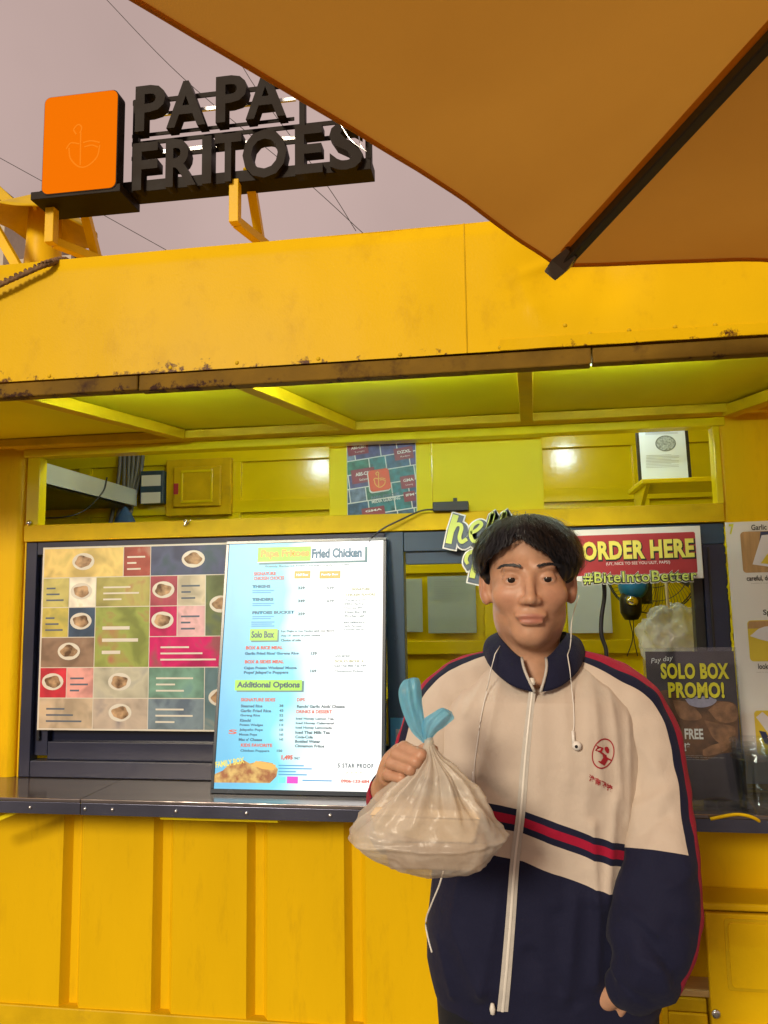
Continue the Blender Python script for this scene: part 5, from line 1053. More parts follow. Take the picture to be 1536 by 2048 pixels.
def np_mesh(name, V, F, m, parent=None, col=None, smooth=True):
    me = bpy.data.meshes.new(name); me.vertices.add(len(V)); me.vertices.foreach_set('co', np.asarray(V, float).ravel())
    k = F.shape[1]; me.loops.add(F.size); me.loops.foreach_set('vertex_index', F.ravel().astype(np.int32)); me.polygons.add(len(F)); me.polygons.foreach_set('loop_start', np.arange(0, F.size, k, dtype=np.int32))
    me.polygons.foreach_set('use_smooth', [smooth] * len(F)); me.update(calc_edges=True); me.validate()
    if col is not None:
        at_ = me.color_attributes.new('tone', 'FLOAT_COLOR', 'POINT'); at_.data.foreach_set('color', np.concatenate([col, np.ones((len(col), 1))], 1).ravel())
    me.materials.append(M(m)); o = bpy.data.objects.new(name, me); finish(o, parent); return o

HS = 1.045; HC_ = np.array([0.053, 1.528, 1.563])                  # head centre at eye level
NK = at(864, 1506, 1.175)                                         # where the bag neck is gripped
def apx(x, y, Y): p = at(x, y, Y); return (p.x, p.y, p.z)
fing = [  # MCP, PIP, DIP, tip, radii
    [apx(799, 1506, 1.245), apx(808, 1495, 1.196), apx(842, 1509, 1.178), apx(850, 1517, 1.198), (0.0095, 0.0095, 0.0085, 0.0075)],
    [apx(788, 1518, 1.247), apx(793, 1508, 1.192), apx(832, 1523, 1.174), apx(844, 1531, 1.196), (0.0098, 0.0098, 0.0088, 0.0078)],
    [apx(779, 1534, 1.249), apx(783, 1526, 1.194), apx(820, 1539, 1.178), apx(834, 1546, 1.200), (0.0095, 0.0095, 0.0086, 0.0076)],
    [apx(774, 1554, 1.252), apx(776, 1549, 1.204), apx(803, 1556, 1.190), apx(818, 1560, 1.208), (0.0086, 0.0086, 0.0078, 0.0070)]]
wrist = apx(772, 1582, 1.300); elbow = apx(790, 1650, 1.45); shoulderR = apx(900, 1405, 1.55); shoulderL = apx(1275, 1415, 1.55)
thumb = [apx(800, 1540, 1.268), apx(826, 1512, 1.252), apx(850, 1500, 1.232), apx(866, 1500, 1.214)]
wristL = apx(1264, 1962, 1.42); elbowL = apx(1316, 1810, 1.44)
def head_sdf(P):
    q = (P - HC_) / HS; ax = q.copy(); ax[..., 0] = np.abs(q[..., 0])
    d = ell(q, (0, 0.018, 0.036), (0.0755, 0.095, 0.084))
    d = smin(d, ell(q, (0, -0.020, -0.030), (0.0630, 0.072, 0.080)), 0.03)
    d = smin(d, ell(q, (0, -0.060, -0.096), (0.025, 0.026, 0.021)), 0.035)
    d = smin(d, ell(ax, (0.041, -0.006, -0.066), (0.017, 0.028, 0.022)), 0.032)
    d = smin(d, ell(ax, (0.041, -0.060, -0.026), (0.024, 0.024, 0.022)), 0.022)
    d = smin(d, ell(ax, (0.027, -0.078, 0.024), (0.018, 0.010, 0.008)), 0.018)
    d = smax(d, -ell(ax, (0.0315, -0.101, 0.002), (0.020, 0.016, 0.012)), 0.012)
    lid = ell(ax, (0.0315, -0.0745, 0.001), (0.0150, 0.0138, 0.0125)); lid = smax(lid, -ell(ax, (0.0315, -0.092, -0.0002), (0.0162, 0.0115, 0.0042)), 0.0016)
    d = smin(d, lid, 0.005)
    d = smin(d, cap(q, (0, -0.084, 0.010), (0, -0.108, -0.034), 0.0058, 0.0092), 0.012)
    d = smin(d, ell(ax, (0.0122, -0.096, -0.0375), (0.0066, 0.009, 0.0060)), 0.011)
    d = smax(d, -ell(ax, (0.0065, -0.104, -0.0475), (0.0036, 0.005, 0.004)), 0.003)
    d = smin(d, ell(q, (0, -0.088, -0.060), (0.026, 0.010, 0.012)), 0.012)
    d = smin(d, ell(q, (0, -0.0945, -0.0625), (0.0250, 0.0058, 0.0040)), 0.007)
    d = smin(d, ell(q, (0, -0.0940, -0.0735), (0.0200, 0.0066, 0.0052)), 0.007)
    d = smax(d, -ell(q, (0, -0.1045, -0.0678), (0.0235, 0.0090, 0.0011)), 0.0015)
    e = ell(ax, (0.0815, 0.016, -0.006), (0.0100, 0.021, 0.033)); e = smin(e, ell(ax, (0.070, 0.018, -0.010), (0.012, 0.016, 0.028)), 0.012); e = smax(e, -ell(ax, (0.0905, 0.006, -0.002), (0.0060, 0.0105, 0.019)), 0.005)
    e = smin(e, ell(ax, (0.0775, 0.004, -0.032), (0.0065, 0.009, 0.011)), 0.008)
    d = smin(d, e, 0.012)
    d = smin(d, cap(q, (0, 0.020, -0.09), (0, 0.030, -0.24), 0.054, 0.058), 0.03)
    return d * HS
def body_sdf(P):
    d = head_sdf(P); c0 = HC_ + np.array([0, 0.03, -0.24])
    for a, b, ra, rb, k in ((c0, c0 + [0, 0.0, -0.35], 0.075, 0.085, 0.04), (c0 + [0, 0, -0.02], shoulderR, 0.05, 0.036, 0.03), (c0 + [0, 0, -0.02], shoulderL, 0.05, 0.036, 0.03),
                            (shoulderR, elbow, 0.038, 0.032, 0.02), (elbow, wrist, 0.032, 0.024, 0.02), (shoulderL, elbowL, 0.038, 0.034, 0.02), (elbowL, wristL, 0.034, 0.025, 0.02)):
        d = smin(d, cap(P, a, b, ra, rb), k)
    # right hand
    pc = (np.array(fing[1][0]) + np.array(fing[2][0])) / 2
    hnd = cap(P, fing[0][0], fing[3][0], 0.0125, 0.0115)
    for f in fing: hnd = smin(hnd, cap(P, f[0], np.array(wrist) * 0.75 + np.array(f[0]) * 0.25, 0.0125, 0.014), 0.010)
    hnd = smin(hnd, cap(P, wrist, pc, 0.022, 0.014), 0.012)
    d = smin(d, hnd, 0.012)
    for f in fing:
        r = f[4]; fd = cap(P, f[0], f[1], r[0] * 1.05, r[1]); fd = smin(fd, cap(P, f[1], f[2], r[1], r[2]), 0.003); fd = smin(fd, cap(P, f[2], f[3], r[2], r[3]), 0.003)
        d = smin(d, fd, 0.0014)
    td = cap(P, thumb[0], thumb[1], 0.0150, 0.0110); td = smin(td, cap(P, thumb[1], thumb[2], 0.0110, 0.0102), 0.003); td = smin(td, cap(P, thumb[2], thumb[3], 0.0102, 0.0085), 0.003)
    d = smin(d, td, 0.005)
    # left hand, fingers slipping into the pocket
    w = np.array(wristL); dirl = np.array(apx(1204, 1994, 1.450)) - w; dirl /= np.linalg.norm(dirl); side = np.cross(dirl, [0, 1, 0]); side /= np.linalg.norm(side)
    d = smin(d, cap(P, w, w + dirl * 0.06, 0.022, 0.024), 0.012)
    for i in range(4):
        s_ = w + dirl * 0.06 + side * (0.011 * (i - 1.5)) * 1.3; d = smin(d, cap(P, s_, s_ + dirl * (0.07, 0.08, 0.075, 0.06)[i], 0.009, 0.0075), 0.005)
    d = smin(d, cap(P, w + dirl * 0.02 + side * 0.015, w + dirl * 0.07 + side * 0.036, 0.011, 0.009), 0.006)
    return d
bv, bf_ = surface_nets(body_sdf, (-0.33, 1.13, 0.74), (0.42, 1.70, 1.70), 0.0024)
q = (bv - HC_) / HS; col = np.tile(np.array([[0.54, 0.305, 0.195]]), (len(bv), 1))
ax_ = q.copy(); ax_[:, 0] = np.abs(ax_[:, 0])
def tone(mask, c): global col; col = col * (1 - mask[:, None]) + np.array(c) * mask[:, None]
tone(0.35 * np.exp(-((ax_[:, 0] - 0.04) / 0.022) ** 2 - ((ax_[:, 2] + 0.03) / 0.022) ** 2) * (q[:, 1] < -0.03), (0.50, 0.20, 0.13))
tone(0.75 * np.exp(-((q[:, 0] / 0.0250) ** 2 + ((q[:, 2] + 0.0675) / 0.0098) ** 2) ** 3) * (q[:, 1] < -0.088), (0.36, 0.115, 0.095))
tone(0.30 * np.exp(-((ax_[:, 0] - 0.031) / 0.016) ** 2 - ((q[:, 2] + 0.001) / 0.010) ** 2) * (q[:, 1] < -0.05), (0.26, 0.12, 0.075))
tone(0.4 * (ax_[:, 0] > 0.078) * (np.abs(q[:, 2]) < 0.05), (0.50, 0.20, 0.13))
for f in fing:
    for j in (1, 2): tone(0.30 * np.exp(-(((bv - np.array(f[j])) ** 2).sum(1)) / 0.009 ** 2), (0.40, 0.15, 0.10))
sk, skn, skl, skb = newmat('skin'); ca = skn.new('ShaderNodeVertexColor'); ca.layer_name = 'tone'; MATS['skin'] = sk
sno = skn.new('ShaderNodeTexNoise'); sno.inputs['Scale'].default_value = 55; sno.inputs['Detail'].default_value = 5; stc = skn.new('ShaderNodeTexCoord'); skl.new(stc.outputs['Object'], sno.inputs['Vector'])
smr = skn.new('ShaderNodeMapRange'); smr.inputs['To Min'].default_value = 0.74; smr.inputs['To Max'].default_value = 1.22; skl.new(sno.outputs[0], smr.inputs[0])
smx = skn.new('ShaderNodeMix'); smx.data_type = 'RGBA'; smx.blend_type = 'MULTIPLY'; smx.inputs['Factor'].default_value = 1; skl.new(ca.outputs[0], smx.inputs['A']); skl.new(smr.outputs[0], smx.inputs['B']); skl.new(smx.outputs['Result'], skb.inputs['Base Color'])
skb.inputs['Roughness'].default_value = 0.46; skb.inputs['Subsurface Weight'].default_value = 0.12; skb.inputs['Subsurface Radius'].default_value = (0.010, 0.004, 0.002); skb.inputs['Subsurface Scale'].default_value = 0.5
sbp = skn.new('ShaderNodeBump'); sbp.inputs['Strength'].default_value = 0.12; sbp.inputs['Distance'].default_value = 0.001; sn2 = skn.new('ShaderNodeTexNoise'); sn2.inputs['Scale'].default_value = 600; skl.new(stc.outputs['Object'], sn2.inputs['Vector']); skl.new(sn2.outputs[0], sbp.inputs['Height']); skl.new(sbp.outputs[0], skb.inputs['Normal'])
person = np_mesh('person', bv, bf_, 'skin', None, col)
tag(person, 'person in a cream and navy track jacket holding up a tied plastic bag', 'person')
# eyes, brows
em, en, el2, eb = newmat('eyeball'); MATS['eyeball'] = em
def hw(p): return V3(tuple(HC_ + np.array(p) * HS))
for s in (-1, 1):
    c = hw((0.0315 * s, -0.0745, 0.001))
    ey = MB().lathe(tuple(c), [(0.0125 * math.sin(t), -0.0125 * math.cos(t)) for t in np.linspace(0.001, PI, 14)], 20, (0, -1, 0)).build('eye', mat('eye_white', (0.62, 0.58, 0.54), 0.15, var=0.03), person, smooth=True)
    MB().lathe(tuple(c + V3((0, -0.0108, 0))), [(0.0070, 0.0), (0.0062, 0.0012), (0.003, 0.0021), (0.0, 0.0023)], 18, (0, -1, 0)).build('iris', mat('iris', (0.018, 0.010, 0.007), 0.08, var=0.2), ey, smooth=True)
mat('hair', (0.006, 0.007, 0.011), 0.38, var=0.3, vscale=40)
def strip(mb, pts, nrm, w0):
    k = len(pts); L = []
    for i, p in enumerate(pts):
        d = (pts[min(i + 1, k - 1)] - pts[max(i - 1, 0)]).normalized(); s_ = d.cross(nrm[i]).normalized() * (w0 * (1 - (i / (k - 1)) ** 2 * 0.9)) / 2
        L += [p - s_, p + s_]
    mb.add(L, [(2 * i, 2 * i + 1, 2 * i + 3, 2 * i + 2) for i in range(k - 1)])
for s in (-1, 1):
    mb = MB(); random.seed(20 + s)
    for i in range(70):
        t = i / 69 + random.uniform(-.02, .02); x = 0.013 + 0.037 * t; z = 0.0225 + 0.006 * math.sin(PI * min(1, max(0, t)) * 0.75) - 0.003 * t + random.uniform(-0.0022, 0.0022); y = -0.0955 + 0.018 * t * t + 0.003 * t
        p0 = hw((s * x, y, z)); d = V3((s * (0.6 + 0.4 * t), 0.15, 0.45 - 0.7 * t)).normalized() * 0.008
        strip(mb, [p0, p0 + d * 0.5 + V3((0, -0.0006, 0)), p0 + d], [V3((0, -1, 0))] * 3, 0.0015)
    mb.build('eyebrow', 'hair', person)
    MB().tube(curve([hw((s * (0.0315 + 0.0150 * math.cos(t)), -0.0852 + 0.009 * abs(math.cos(t)) ** 2.2, 0.0006 + 0.0042 * math.sin(t))) for t in np.linspace(0.1, PI - 0.1, 9)], 3), [0.0006 + 0.0006 * math.sin(PI * i / 24) for i in range(25)], 6).build('eyelash', 'hair', person)
# hair: a combed mass with strands
def hair_sdf(P):
    q = (P - HC_) / HS; x, y, z = q[..., 0], q[..., 1], q[..., 2]
    th = np.arctan2(x, -(y - 0.03)); rr = np.sqrt(x * x + (y - 0.03) ** 2)
    cl = 0.0012 * np.sin(th * 17 + 5 * rr / 0.1 + 1.5 * np.sin(th * 5)) + 0.0008 * np.sin(th * 41 + z * 90) + 0.0035 * np.sin(th * 7 + 2.0)
    d = ell(q, (0.001, 0.018, 0.042), (0.0985, 0.109, 0.0815)) - cl * 0.9
    d = smin(d, ell(q, (0.0, 0.06, -0.02), (0.070, 0.055, 0.06)), 0.02)
    # hairline: a parted fringe, cut around the face, over the ears and at the nape
    xs_ = x + 0.016; hl = 0.078 - 0.62 * np.abs(xs_) - 4.5 * np.maximum(0, np.abs(xs_) - 0.052) * 0.35 + 0.004 * np.sin(x * 420) + 0.003 * np.sin(x * 230 + 1)
    face = np.maximum(z - hl, y + 0.030 - 1.0 * np.maximum(0, np.abs(x) - 0.058))
    d = smax(d, -face, 0.006)
    low = np.where(y < 0.05, -0.004 - 0.10 * np.maximum(0, y + 0.03) + 0.004 * np.sin(y * 300) + 0.003 * np.sin(x * 260), -0.075)
    low = np.where(np.abs(x) > 0.066, np.maximum(low, -0.002 + 0.005 * np.sin(y * 330) + 0.10 * np.abs(y - 0.012) * (y < 0.05) * 0 ), low)
    d = smax(d, (low - z), 0.006)
    return d * HS
hv, hf = surface_nets(hair_sdf, HC_ - [0.125, 0.125, 0.10], HC_ + [0.125, 0.14, 0.15], 0.0024)
hair = np_mesh('hair', hv, hf, 'hair', person)
mb = MB(); rs_ = np.random.default_rng(5)
eC = np.array([0.001, 0.018, 0.042]); eR = np.array([0.0990, 0.1095, 0.082])
for i in range(5200):
    th = rs_.uniform(0, 2 * PI); ph = math.acos(rs_.uniform(-0.05, 0.98))
    x0 = math.sin(ph) * math.sin(th); y0 = -math.sin(ph) * math.cos(th)
    pts, nr = [], []; L = rs_.uniform(0.25, 0.62); off = rs_.uniform(-0.002, 0.0040) + (0.010 * rs_.random() if rs_.random() < 0.12 else 0); sw = rs_.normal(0, 0.10) + (0.12 if x0 > -0.16 else -0.12)
    ok = True
    for k in range(6):
        p_ = ph + L * (k / 5) ; t_ = th + sw * (k / 5)
        n_ = np.array([math.sin(p_) * math.sin(t_), -math.sin(p_) * math.cos(t_), math.cos(p_)])
        pos = eC + n_ * eR * (1 + (off + 0.004 * math.sin(3.0 * k / 5) - 0.004 * (k / 5) ** 2) / 0.1)
        if pos[1] < -0.035 and pos[2] < 0.074 - 0.62 * abs(pos[0] + 0.016) - 0.004: ok = (k > 1); break
        if abs(pos[0]) > 0.06 and pos[2] < 0.004 and pos[1] < 0.05: break
        pts.append(hw(pos)); nr.append(V3(tuple(n_)))
    if len(pts) >= 3: strip(mb, pts, nr, rs_.uniform(0.0009, 0.0022))
mb.build('hair_strands', 'hair', hair)
# short fade at the temples and nape is part of the same mass

# ================================================================== jacket
jk_cream = (0.61, 0.53, 0.455)
TZ = [(0.775, .058, .195, .120), (0.80, .058, .205, .128), (0.86, .058, .218, .136), (0.92, .058, .219, .138), (1.00, .058, .205, .137), (1.08, .058, .200, .136), (1.16, .059, .200, .135), (1.24, .060, .205, .130), (1.29, .060, .200, .124), (1.33, .060, .182, .114), (1.36, .060, .155, .103), (1.385, .060, .122, .092), (1.405, .060, .092, .080), (1.42, .060, .074, .070)]
TA = np.array(TZ); CYT = 1.555
def tsec(z): return [np.interp(z, TA[:, 0], TA[:, i]) for i in (1, 2, 3)]
PP = 2.35
FOLDS = [  # photo pixels of crease ridges on the front: x0,y0,x1,y1,width m,height m
    (905, 1350, 880, 1450, .010, .0055), (940, 1335, 905, 1440, .009, .005), (975, 1335, 930, 1430, .009, .0045), (1000, 1360, 955, 1560, .012, .0045), (1085, 1390, 1075, 1600, .012, .003),
    (1190, 1340, 1200, 1560, .014, .0055), (1225, 1345, 1245, 1600, .012, .006), (1180, 1400, 1170, 1640, .018, .004), (1265, 1440, 1262, 1640, .010, .006), (1130, 1380, 1135, 1560, .015, .003),
    (1185, 1650, 1190, 1790, .010, .0065), (1232, 1600, 1215, 1800, .010, .007), (1100, 1660, 1110, 1800, .016, .003), (930, 1700, 900, 1840, .014, .005), (1000, 1760, 960, 1980, .020, .005), (1080, 1740, 1090, 1960, .022, .005),
    (1150, 1790, 1130, 1990, .018, .006), (1195, 1800, 1190, 1960, .012, .008), (900, 1860, 960, 1990, .018, .006), (870, 1900, 900, 2010, .012, .006), (960, 1560, 1010, 1600, .012, -.004), (1060, 1900, 1150, 2000, .02, -.005)]
FW = [(np.array([at(a, b, 1.43).x, at(a, b, 1.43).z]), np.array([at(c, d, 1.43).x, at(c, d, 1.43).z]), w, h) for a, b, c, d, w, h in FOLDS]
def folds(x, z):
    o = 0.0
    for p, q_, w, h in FW:
        d = q_ - p; t = ((x - p[0]) * d[0] + (z - p[1]) * d[1]) / (d @ d); tc = min(1.15, max(-0.15, t))
        dx, dz = x - p[0] - d[0] * tc, z - p[1] - d[1] * tc; r2 = (dx * dx + dz * dz) / (w * w)
        if r2 < 6: o += 1.7 * h * math.exp(-1.3 * r2 ** 0.62) * (1 if 0 <= t <= 1 else max(0, 1 - abs(tc - min(1, max(0, t))) / 0.15))
    o += 0.0060 * mnoise.noise(V3((x * 9, z * 4, 1.0))) + 0.0060 * (0.35 - abs(mnoise.noise(V3((x * 13 + z * 4, z * 6 - x * 3, 6.0)))))
    return o
def front_y(x, z, off=0.0):
    cx_, a, b = tsec(z); u = min(0.999, abs(x - cx_) / a); return CYT - b * (1 - u ** PP) ** (1 / PP) - folds(x, z) - off
def tor(a_, b_):
    z = 0.772 + (1.418 - 0.772) * b_; cx_, a, b = tsec(z); t = 2 * PI * a_ - PI / 2
    c, s = math.cos(t), math.sin(t); x = cx_ + a * math.copysign(abs(c) ** (2 / PP), c); y = CYT + b * math.copysign(abs(s) ** (2 / PP), s)
    if b_ > 0.88: z -= 0.055 * ((b_ - 0.88) / 0.12) * max(0, -s) ** 2
    f = folds(x, z); k = max(0, -s) if s < 0 else 0.5 * 0
    n = V3((c / a, s / b, 0)).normalized(); y -= f * max(0, -s) ** 0.5
    if s > -0.25: x += n.x * 0.004 * mnoise.noise(V3((x * 12, y * 12, z * 9)))
    return (x, y, z)
def zpx(x, y): return at(x, y, 1.425)
zq = zpx(1042, 1620); xz = zq.x
b1_, b2_, b3_, b4_, b5_ = [zpx(1042, y).z for y in (1619, 1636, 1651, 1668, 1722)]
e_ = zpx(1255, 1697); slR = (b1_ - e_.z) / (e_.x - xz); e_ = zpx(963, 1606); slL = (b1_ - e_.z) / (e_.x - xz)
def cloth_nodes(name):
    m, n, l, b = newmat(name); MATS[name] = m; b.inputs['Roughness'].default_value = 0.75; b.inputs['Specular IOR Level'].default_value = 0.18; b.inputs['Sheen Weight'].default_value = 0.04
    tc = n.new('ShaderNodeTexCoord'); nz = n.new('ShaderNodeTexNoise'); nz.inputs['Scale'].default_value = 14; nz.inputs['Detail'].default_value = 5; l.new(tc.outputs['Object'], nz.inputs['Vector'])
    w = n.new('ShaderNodeTexNoise'); w.inputs['Scale'].default_value = 900; l.new(tc.outputs['Object'], w.inputs['Vector']); w2 = n.new('ShaderNodeTexNoise'); w2.inputs['Scale'].default_value = 38; w2.inputs['Detail'].default_value = 3; l.new(tc.outputs['Object'], w2.inputs['Vector'])
    am = n.new('ShaderNodeMath'); am.operation = 'MULTIPLY_ADD'; am.inputs[1].default_value = 3.0; l.new(w2.outputs[0], am.inputs[0]); l.new(w.outputs[0], am.inputs[2])
    bp = n.new('ShaderNodeBump'); bp.inputs['Strength'].default_value = 0.55; bp.inputs['Distance'].default_value = 0.0016; l.new(am.outputs[0], bp.inputs['Height']); l.new(bp.outputs[0], b.inputs['Normal'])
    mr = n.new('ShaderNodeMapRange'); mr.inputs['To Min'].default_value = 0.88; mr.inputs['To Max'].default_value = 1.08; l.new(nz.outputs[0], mr.inputs[0])
    mu = n.new('ShaderNodeMix'); mu.data_type = 'RGBA'; mu.blend_type = 'MULTIPLY'; mu.inputs['Factor'].default_value = 1; l.new(mr.outputs[0], mu.inputs['B']); l.new(mu.outputs['Result'], b.inputs['Base Color'])
    return m, n, l, b, tc, mu
def math_(n, l, op, a, b=None, c=None):
    q = n.new('ShaderNodeMath'); q.operation = op
    for i, v in enumerate((a, b, c)):
        if v is None: continue
        if isinstance(v, (int, float)): q.inputs[i].default_value = v
        else: l.new(v, q.inputs[i])
    return q.outputs[0]
NAVY = (0.011, 0.013, 0.040); REDC = (0.36, 0.008, 0.040)
m_, n_, l_, b_2, tc_, mu_ = cloth_nodes('jacket_body')
sx_ = n_.new('ShaderNodeSeparateXYZ'); l_.new(tc_.outputs['Object'], sx_.inputs[0])
dxn = math_(n_, l_, 'SUBTRACT', sx_.outputs[0], float(xz)); pos = math_(n_, l_, 'MAXIMUM', dxn, 0.0); neg = math_(n_, l_, 'MINIMUM', dxn, 0.0)
hh = math_(n_, l_, 'MULTIPLY_ADD', pos, float(slR), sx_.outputs[2]); hh = math_(n_, l_, 'MULTIPLY_ADD', neg, float(slL), hh)
hn = math_(n_, l_, 'SUBTRACT', hh, 0.7); rmp = n_.new('ShaderNodeValToRGB'); rmp.color_ramp.interpolation = 'CONSTANT'; l_.new(hn, rmp.inputs[0])
els = rmp.color_ramp.elements; els[0].position = 0; els[0].color = (*NAVY, 1); els[1].position = b5_ - 0.7; els[1].color = (*jk_cream, 1)
for z_, c_ in ((b4_, NAVY), (b3_, REDC), (b2_, NAVY), (b1_, jk_cream)):
    e2 = els.new(z_ - 0.7); e2.color = (*c_, 1)
l_.new(rmp.outputs[0], mu_.inputs['A'])
jk = MB().grid(tor, 200, 170, True).build('jacket', 'jacket_body', person, smooth=True); tag(jk, 'cream and navy jacket with a striped band')
def plain_cloth(name, c):
    m, n, l, b, tc, mu = cloth_nodes(name); mu.inputs['A'].default_value = (*c, 1); return m
plain_cloth('cloth_navy', NAVY); plain_cloth('cloth_red', REDC); plain_cloth('cloth_dark', (0.010, 0.012, 0.018)); plain_cloth('cloth_cream', jk_cream); plain_cloth('cloth_black', (0.008, 0.008, 0.009))
# ---- sleeves: raglan tubes with a stripe running from collar to cuff
SFO = [(1275, 1835, 1360, 1955, .011, -.012), (1240, 1800, 1300, 1845, .012, .010), (1330, 1768, 1395, 1745, .013, .007), (1300, 1900, 1340, 1990, .016, .010), (1275, 1640, 1350, 1600, .012, .007), (1265, 1692, 1345, 1640, .010, -.007), (1285, 1480, 1330, 1560, .014, .006), (1238, 1955, 1300, 1990, .010, -.008), (1222, 1850, 1214, 1950, .012, .008), (1340, 1830, 1385, 1850, .012, -.007), (1310, 1700, 1380, 1730, .015, .005), (1290, 1560, 1300, 1680, .014, -.005), (1255, 1890, 1330, 1925, .012, .008)]
SFW = [(np.array([at(a, b, 1.39).x, at(a, b, 1.39).z]), np.array([at(c, d, 1.39).x, at(c, d, 1.39).z]), w, h) for a, b, c, d, w, h in SFO]
def sfold(x, z):
    o = 0.0
    for p, q_, w, h in SFW:
        d = q_ - p; t = ((x - p[0]) * d[0] + (z - p[1]) * d[1]) / (d @ d); tc = min(1, max(0, t)); dx, dz = x - p[0] - d[0] * tc, z - p[1] - d[1] * tc; r2 = (dx * dx + dz * dz) / (w * w)
        if r2 < 9: o += h * math.exp(-1.3 * r2 ** 0.62)
    return o
def sleeve(path, name, vcut, fr_side, uoff=0.0):
    P = [np.array(p[0]) for p in path]; R_ = [p[1] for p in path]; O = [np.array(p[2], float) for p in path]
    n = len(P); seg = [0] + list(np.cumsum([np.linalg.norm(P[i + 1] - P[i]) for i in range(n - 1)])); tot = seg[-1]
    NV, NU = 120, 64
    S_ = np.linspace(0, tot, NV)
    def cr(arr):
        A = [np.atleast_1d(np.array(a, float)) for a in arr]; A = [2 * A[0] - A[1]] + A + [2 * A[-1] - A[-2]]; out = []
        for s in S_:
            i = min(n - 2, max(0, int(np.searchsorted(seg, s, 'right') - 1))); t = (s - seg[i]) / (seg[i + 1] - seg[i]); a, b, c, d = A[i:i + 4]
            out.append(0.5 * ((2 * b) + (c - a) * t + (2 * a - 5 * b + 4 * c - d) * t * t + (3 * b - a - 3 * c + d) * t ** 3))
        return np.array(out)
    C = cr(P); Rr = cr(R_)[:, 0]; Oo = cr(O); D = np.gradient(C, axis=0); D /= np.linalg.norm(D, axis=1)[:, None]
    U = Oo - (Oo * D).sum(1)[:, None] * D; U /= np.linalg.norm(U, axis=1)[:, None]; Wd = np.cross(D, U)
    vs = []
    for j in range(NV):
        for i in range(NU):
            a = 2 * PI * i / NU; dd = U[j] * math.cos(a) + Wd[j] * math.sin(a); p = C[j] + dd * Rr[j]
            bend = np.linalg.norm(D[min(j + 3, NV - 1)] - D[max(j - 3, 0)])
            f = 0.0032 * math.sin(S_[j] * 78 + 2.6 * math.sin(a) + a) * (0.15 + 2.4 * bend) * (0.55 - 0.45 * math.cos(a)) + 0.008 * (0.3 - abs(mnoise.noise(V3((p[0] * 11, p[1] * 11, p[2] * 9))))) + 0.0035 * mnoise.noise(V3((p[0] * 34, p[1] * 34, p[2] * 26 + 4)))
            if dd[1] < 0 and p[0] > 0.1: f += sfold(p[0], p[2]) * (-dd[1]) ** 0.7
            vs.append(p + dd * f * min(1, S_[j] / 0.08))
    fs = [(j * NU + i, j * NU + (i + 1) % NU, (j + 1) * NU + (i + 1) % NU, (j + 1) * NU + i) for j in range(NV - 1) for i in range(NU)]
    m, nn, ll, bb, tc, mu = cloth_nodes(name + '_cloth')
    uvn = nn.new('ShaderNodeUVMap'); sp = nn.new('ShaderNodeSeparateXYZ'); ll.new(uvn.outputs[0], sp.inputs[0])
    r1 = nn.new('ShaderNodeValToRGB'); r1.color_ramp.interpolation = 'CONSTANT'; e = r1.color_ramp.elements     # along the sleeve
    e[0].position = 0; e[0].color = (*jk_cream, 1); e[1].position = vcut; e[1].color = (*NAVY, 1); ll.new(sp.outputs[1], r1.inputs[0])
    # around the sleeve: u=0.5 is the outer line
    r2 = nn.new('ShaderNodeValToRGB'); r2.color_ramp.interpolation = 'CONSTANT'; e = r2.color_ramp.elements
    e[0].position = 0; e[0].color = (0, 0, 0, 1); e[1].position = 0.40; e[1].color = (0.5, 0.5, 0.5, 1)
    x = e.new(0.455); x.color = (1, 1, 1, 1); x = e.new(0.60); x.color = (0.5, 0.5, 0.5, 1); x = e.new(0.655); x.color = (0, 0, 0, 1); ll.new(sp.outputs[0], r2.inputs[0])
    isn = math_(nn, ll, 'GREATER_THAN', r2.outputs[0], 0.25); isr = math_(nn, ll, 'GREATER_THAN', r2.outputs[0], 0.75)
    m1 = nn.new('ShaderNodeMix'); m1.data_type = 'RGBA'; ll.new(isn, m1.inputs['Factor']); ll.new(r1.outputs[0], m1.inputs['A']); m1.inputs['B'].default_value = (*NAVY, 1)
    m2 = nn.new('ShaderNodeMix'); m2.data_type = 'RGBA'; ll.new(isr, m2.inputs['Factor']); ll.new(m1.outputs['Result'], m2.inputs['A']); m2.inputs['B'].default_value = (*REDC, 1); ll.new(m2.outputs['Result'], mu.inputs['A'])
    o = MB().add(vs, fs).build(name, m, jk, smooth=True); uvl = o.data.uv_layers.new(name='UVMap'); uvs = np.zeros((len(fs) * 4, 2)); k = 0
    for j in range(NV - 1):
        for i in range(NU):
            for (ii, jj) in ((i, j), (i + 1, j), (i + 1, j + 1), (i, j + 1)): uvs[k] = (((ii / NU) + 0.5 + uoff) % 1.0 if False else (ii / NU + 0.5 + uoff) - (1.0 if (i / NU + 0.5 + uoff) >= 1.0 else 0.0), jj / (NV - 1)); k += 1
    uvl.data.foreach_set('uv', uvs.ravel())
    so = o.modifiers.new('s', 'SOLIDIFY'); so.thickness = 0.0025; so.offset = -1
    return o, C, Rr, D
X_ = (1, -0.15, 0.15)
B_ = (0.95, 0.15, 0.1)
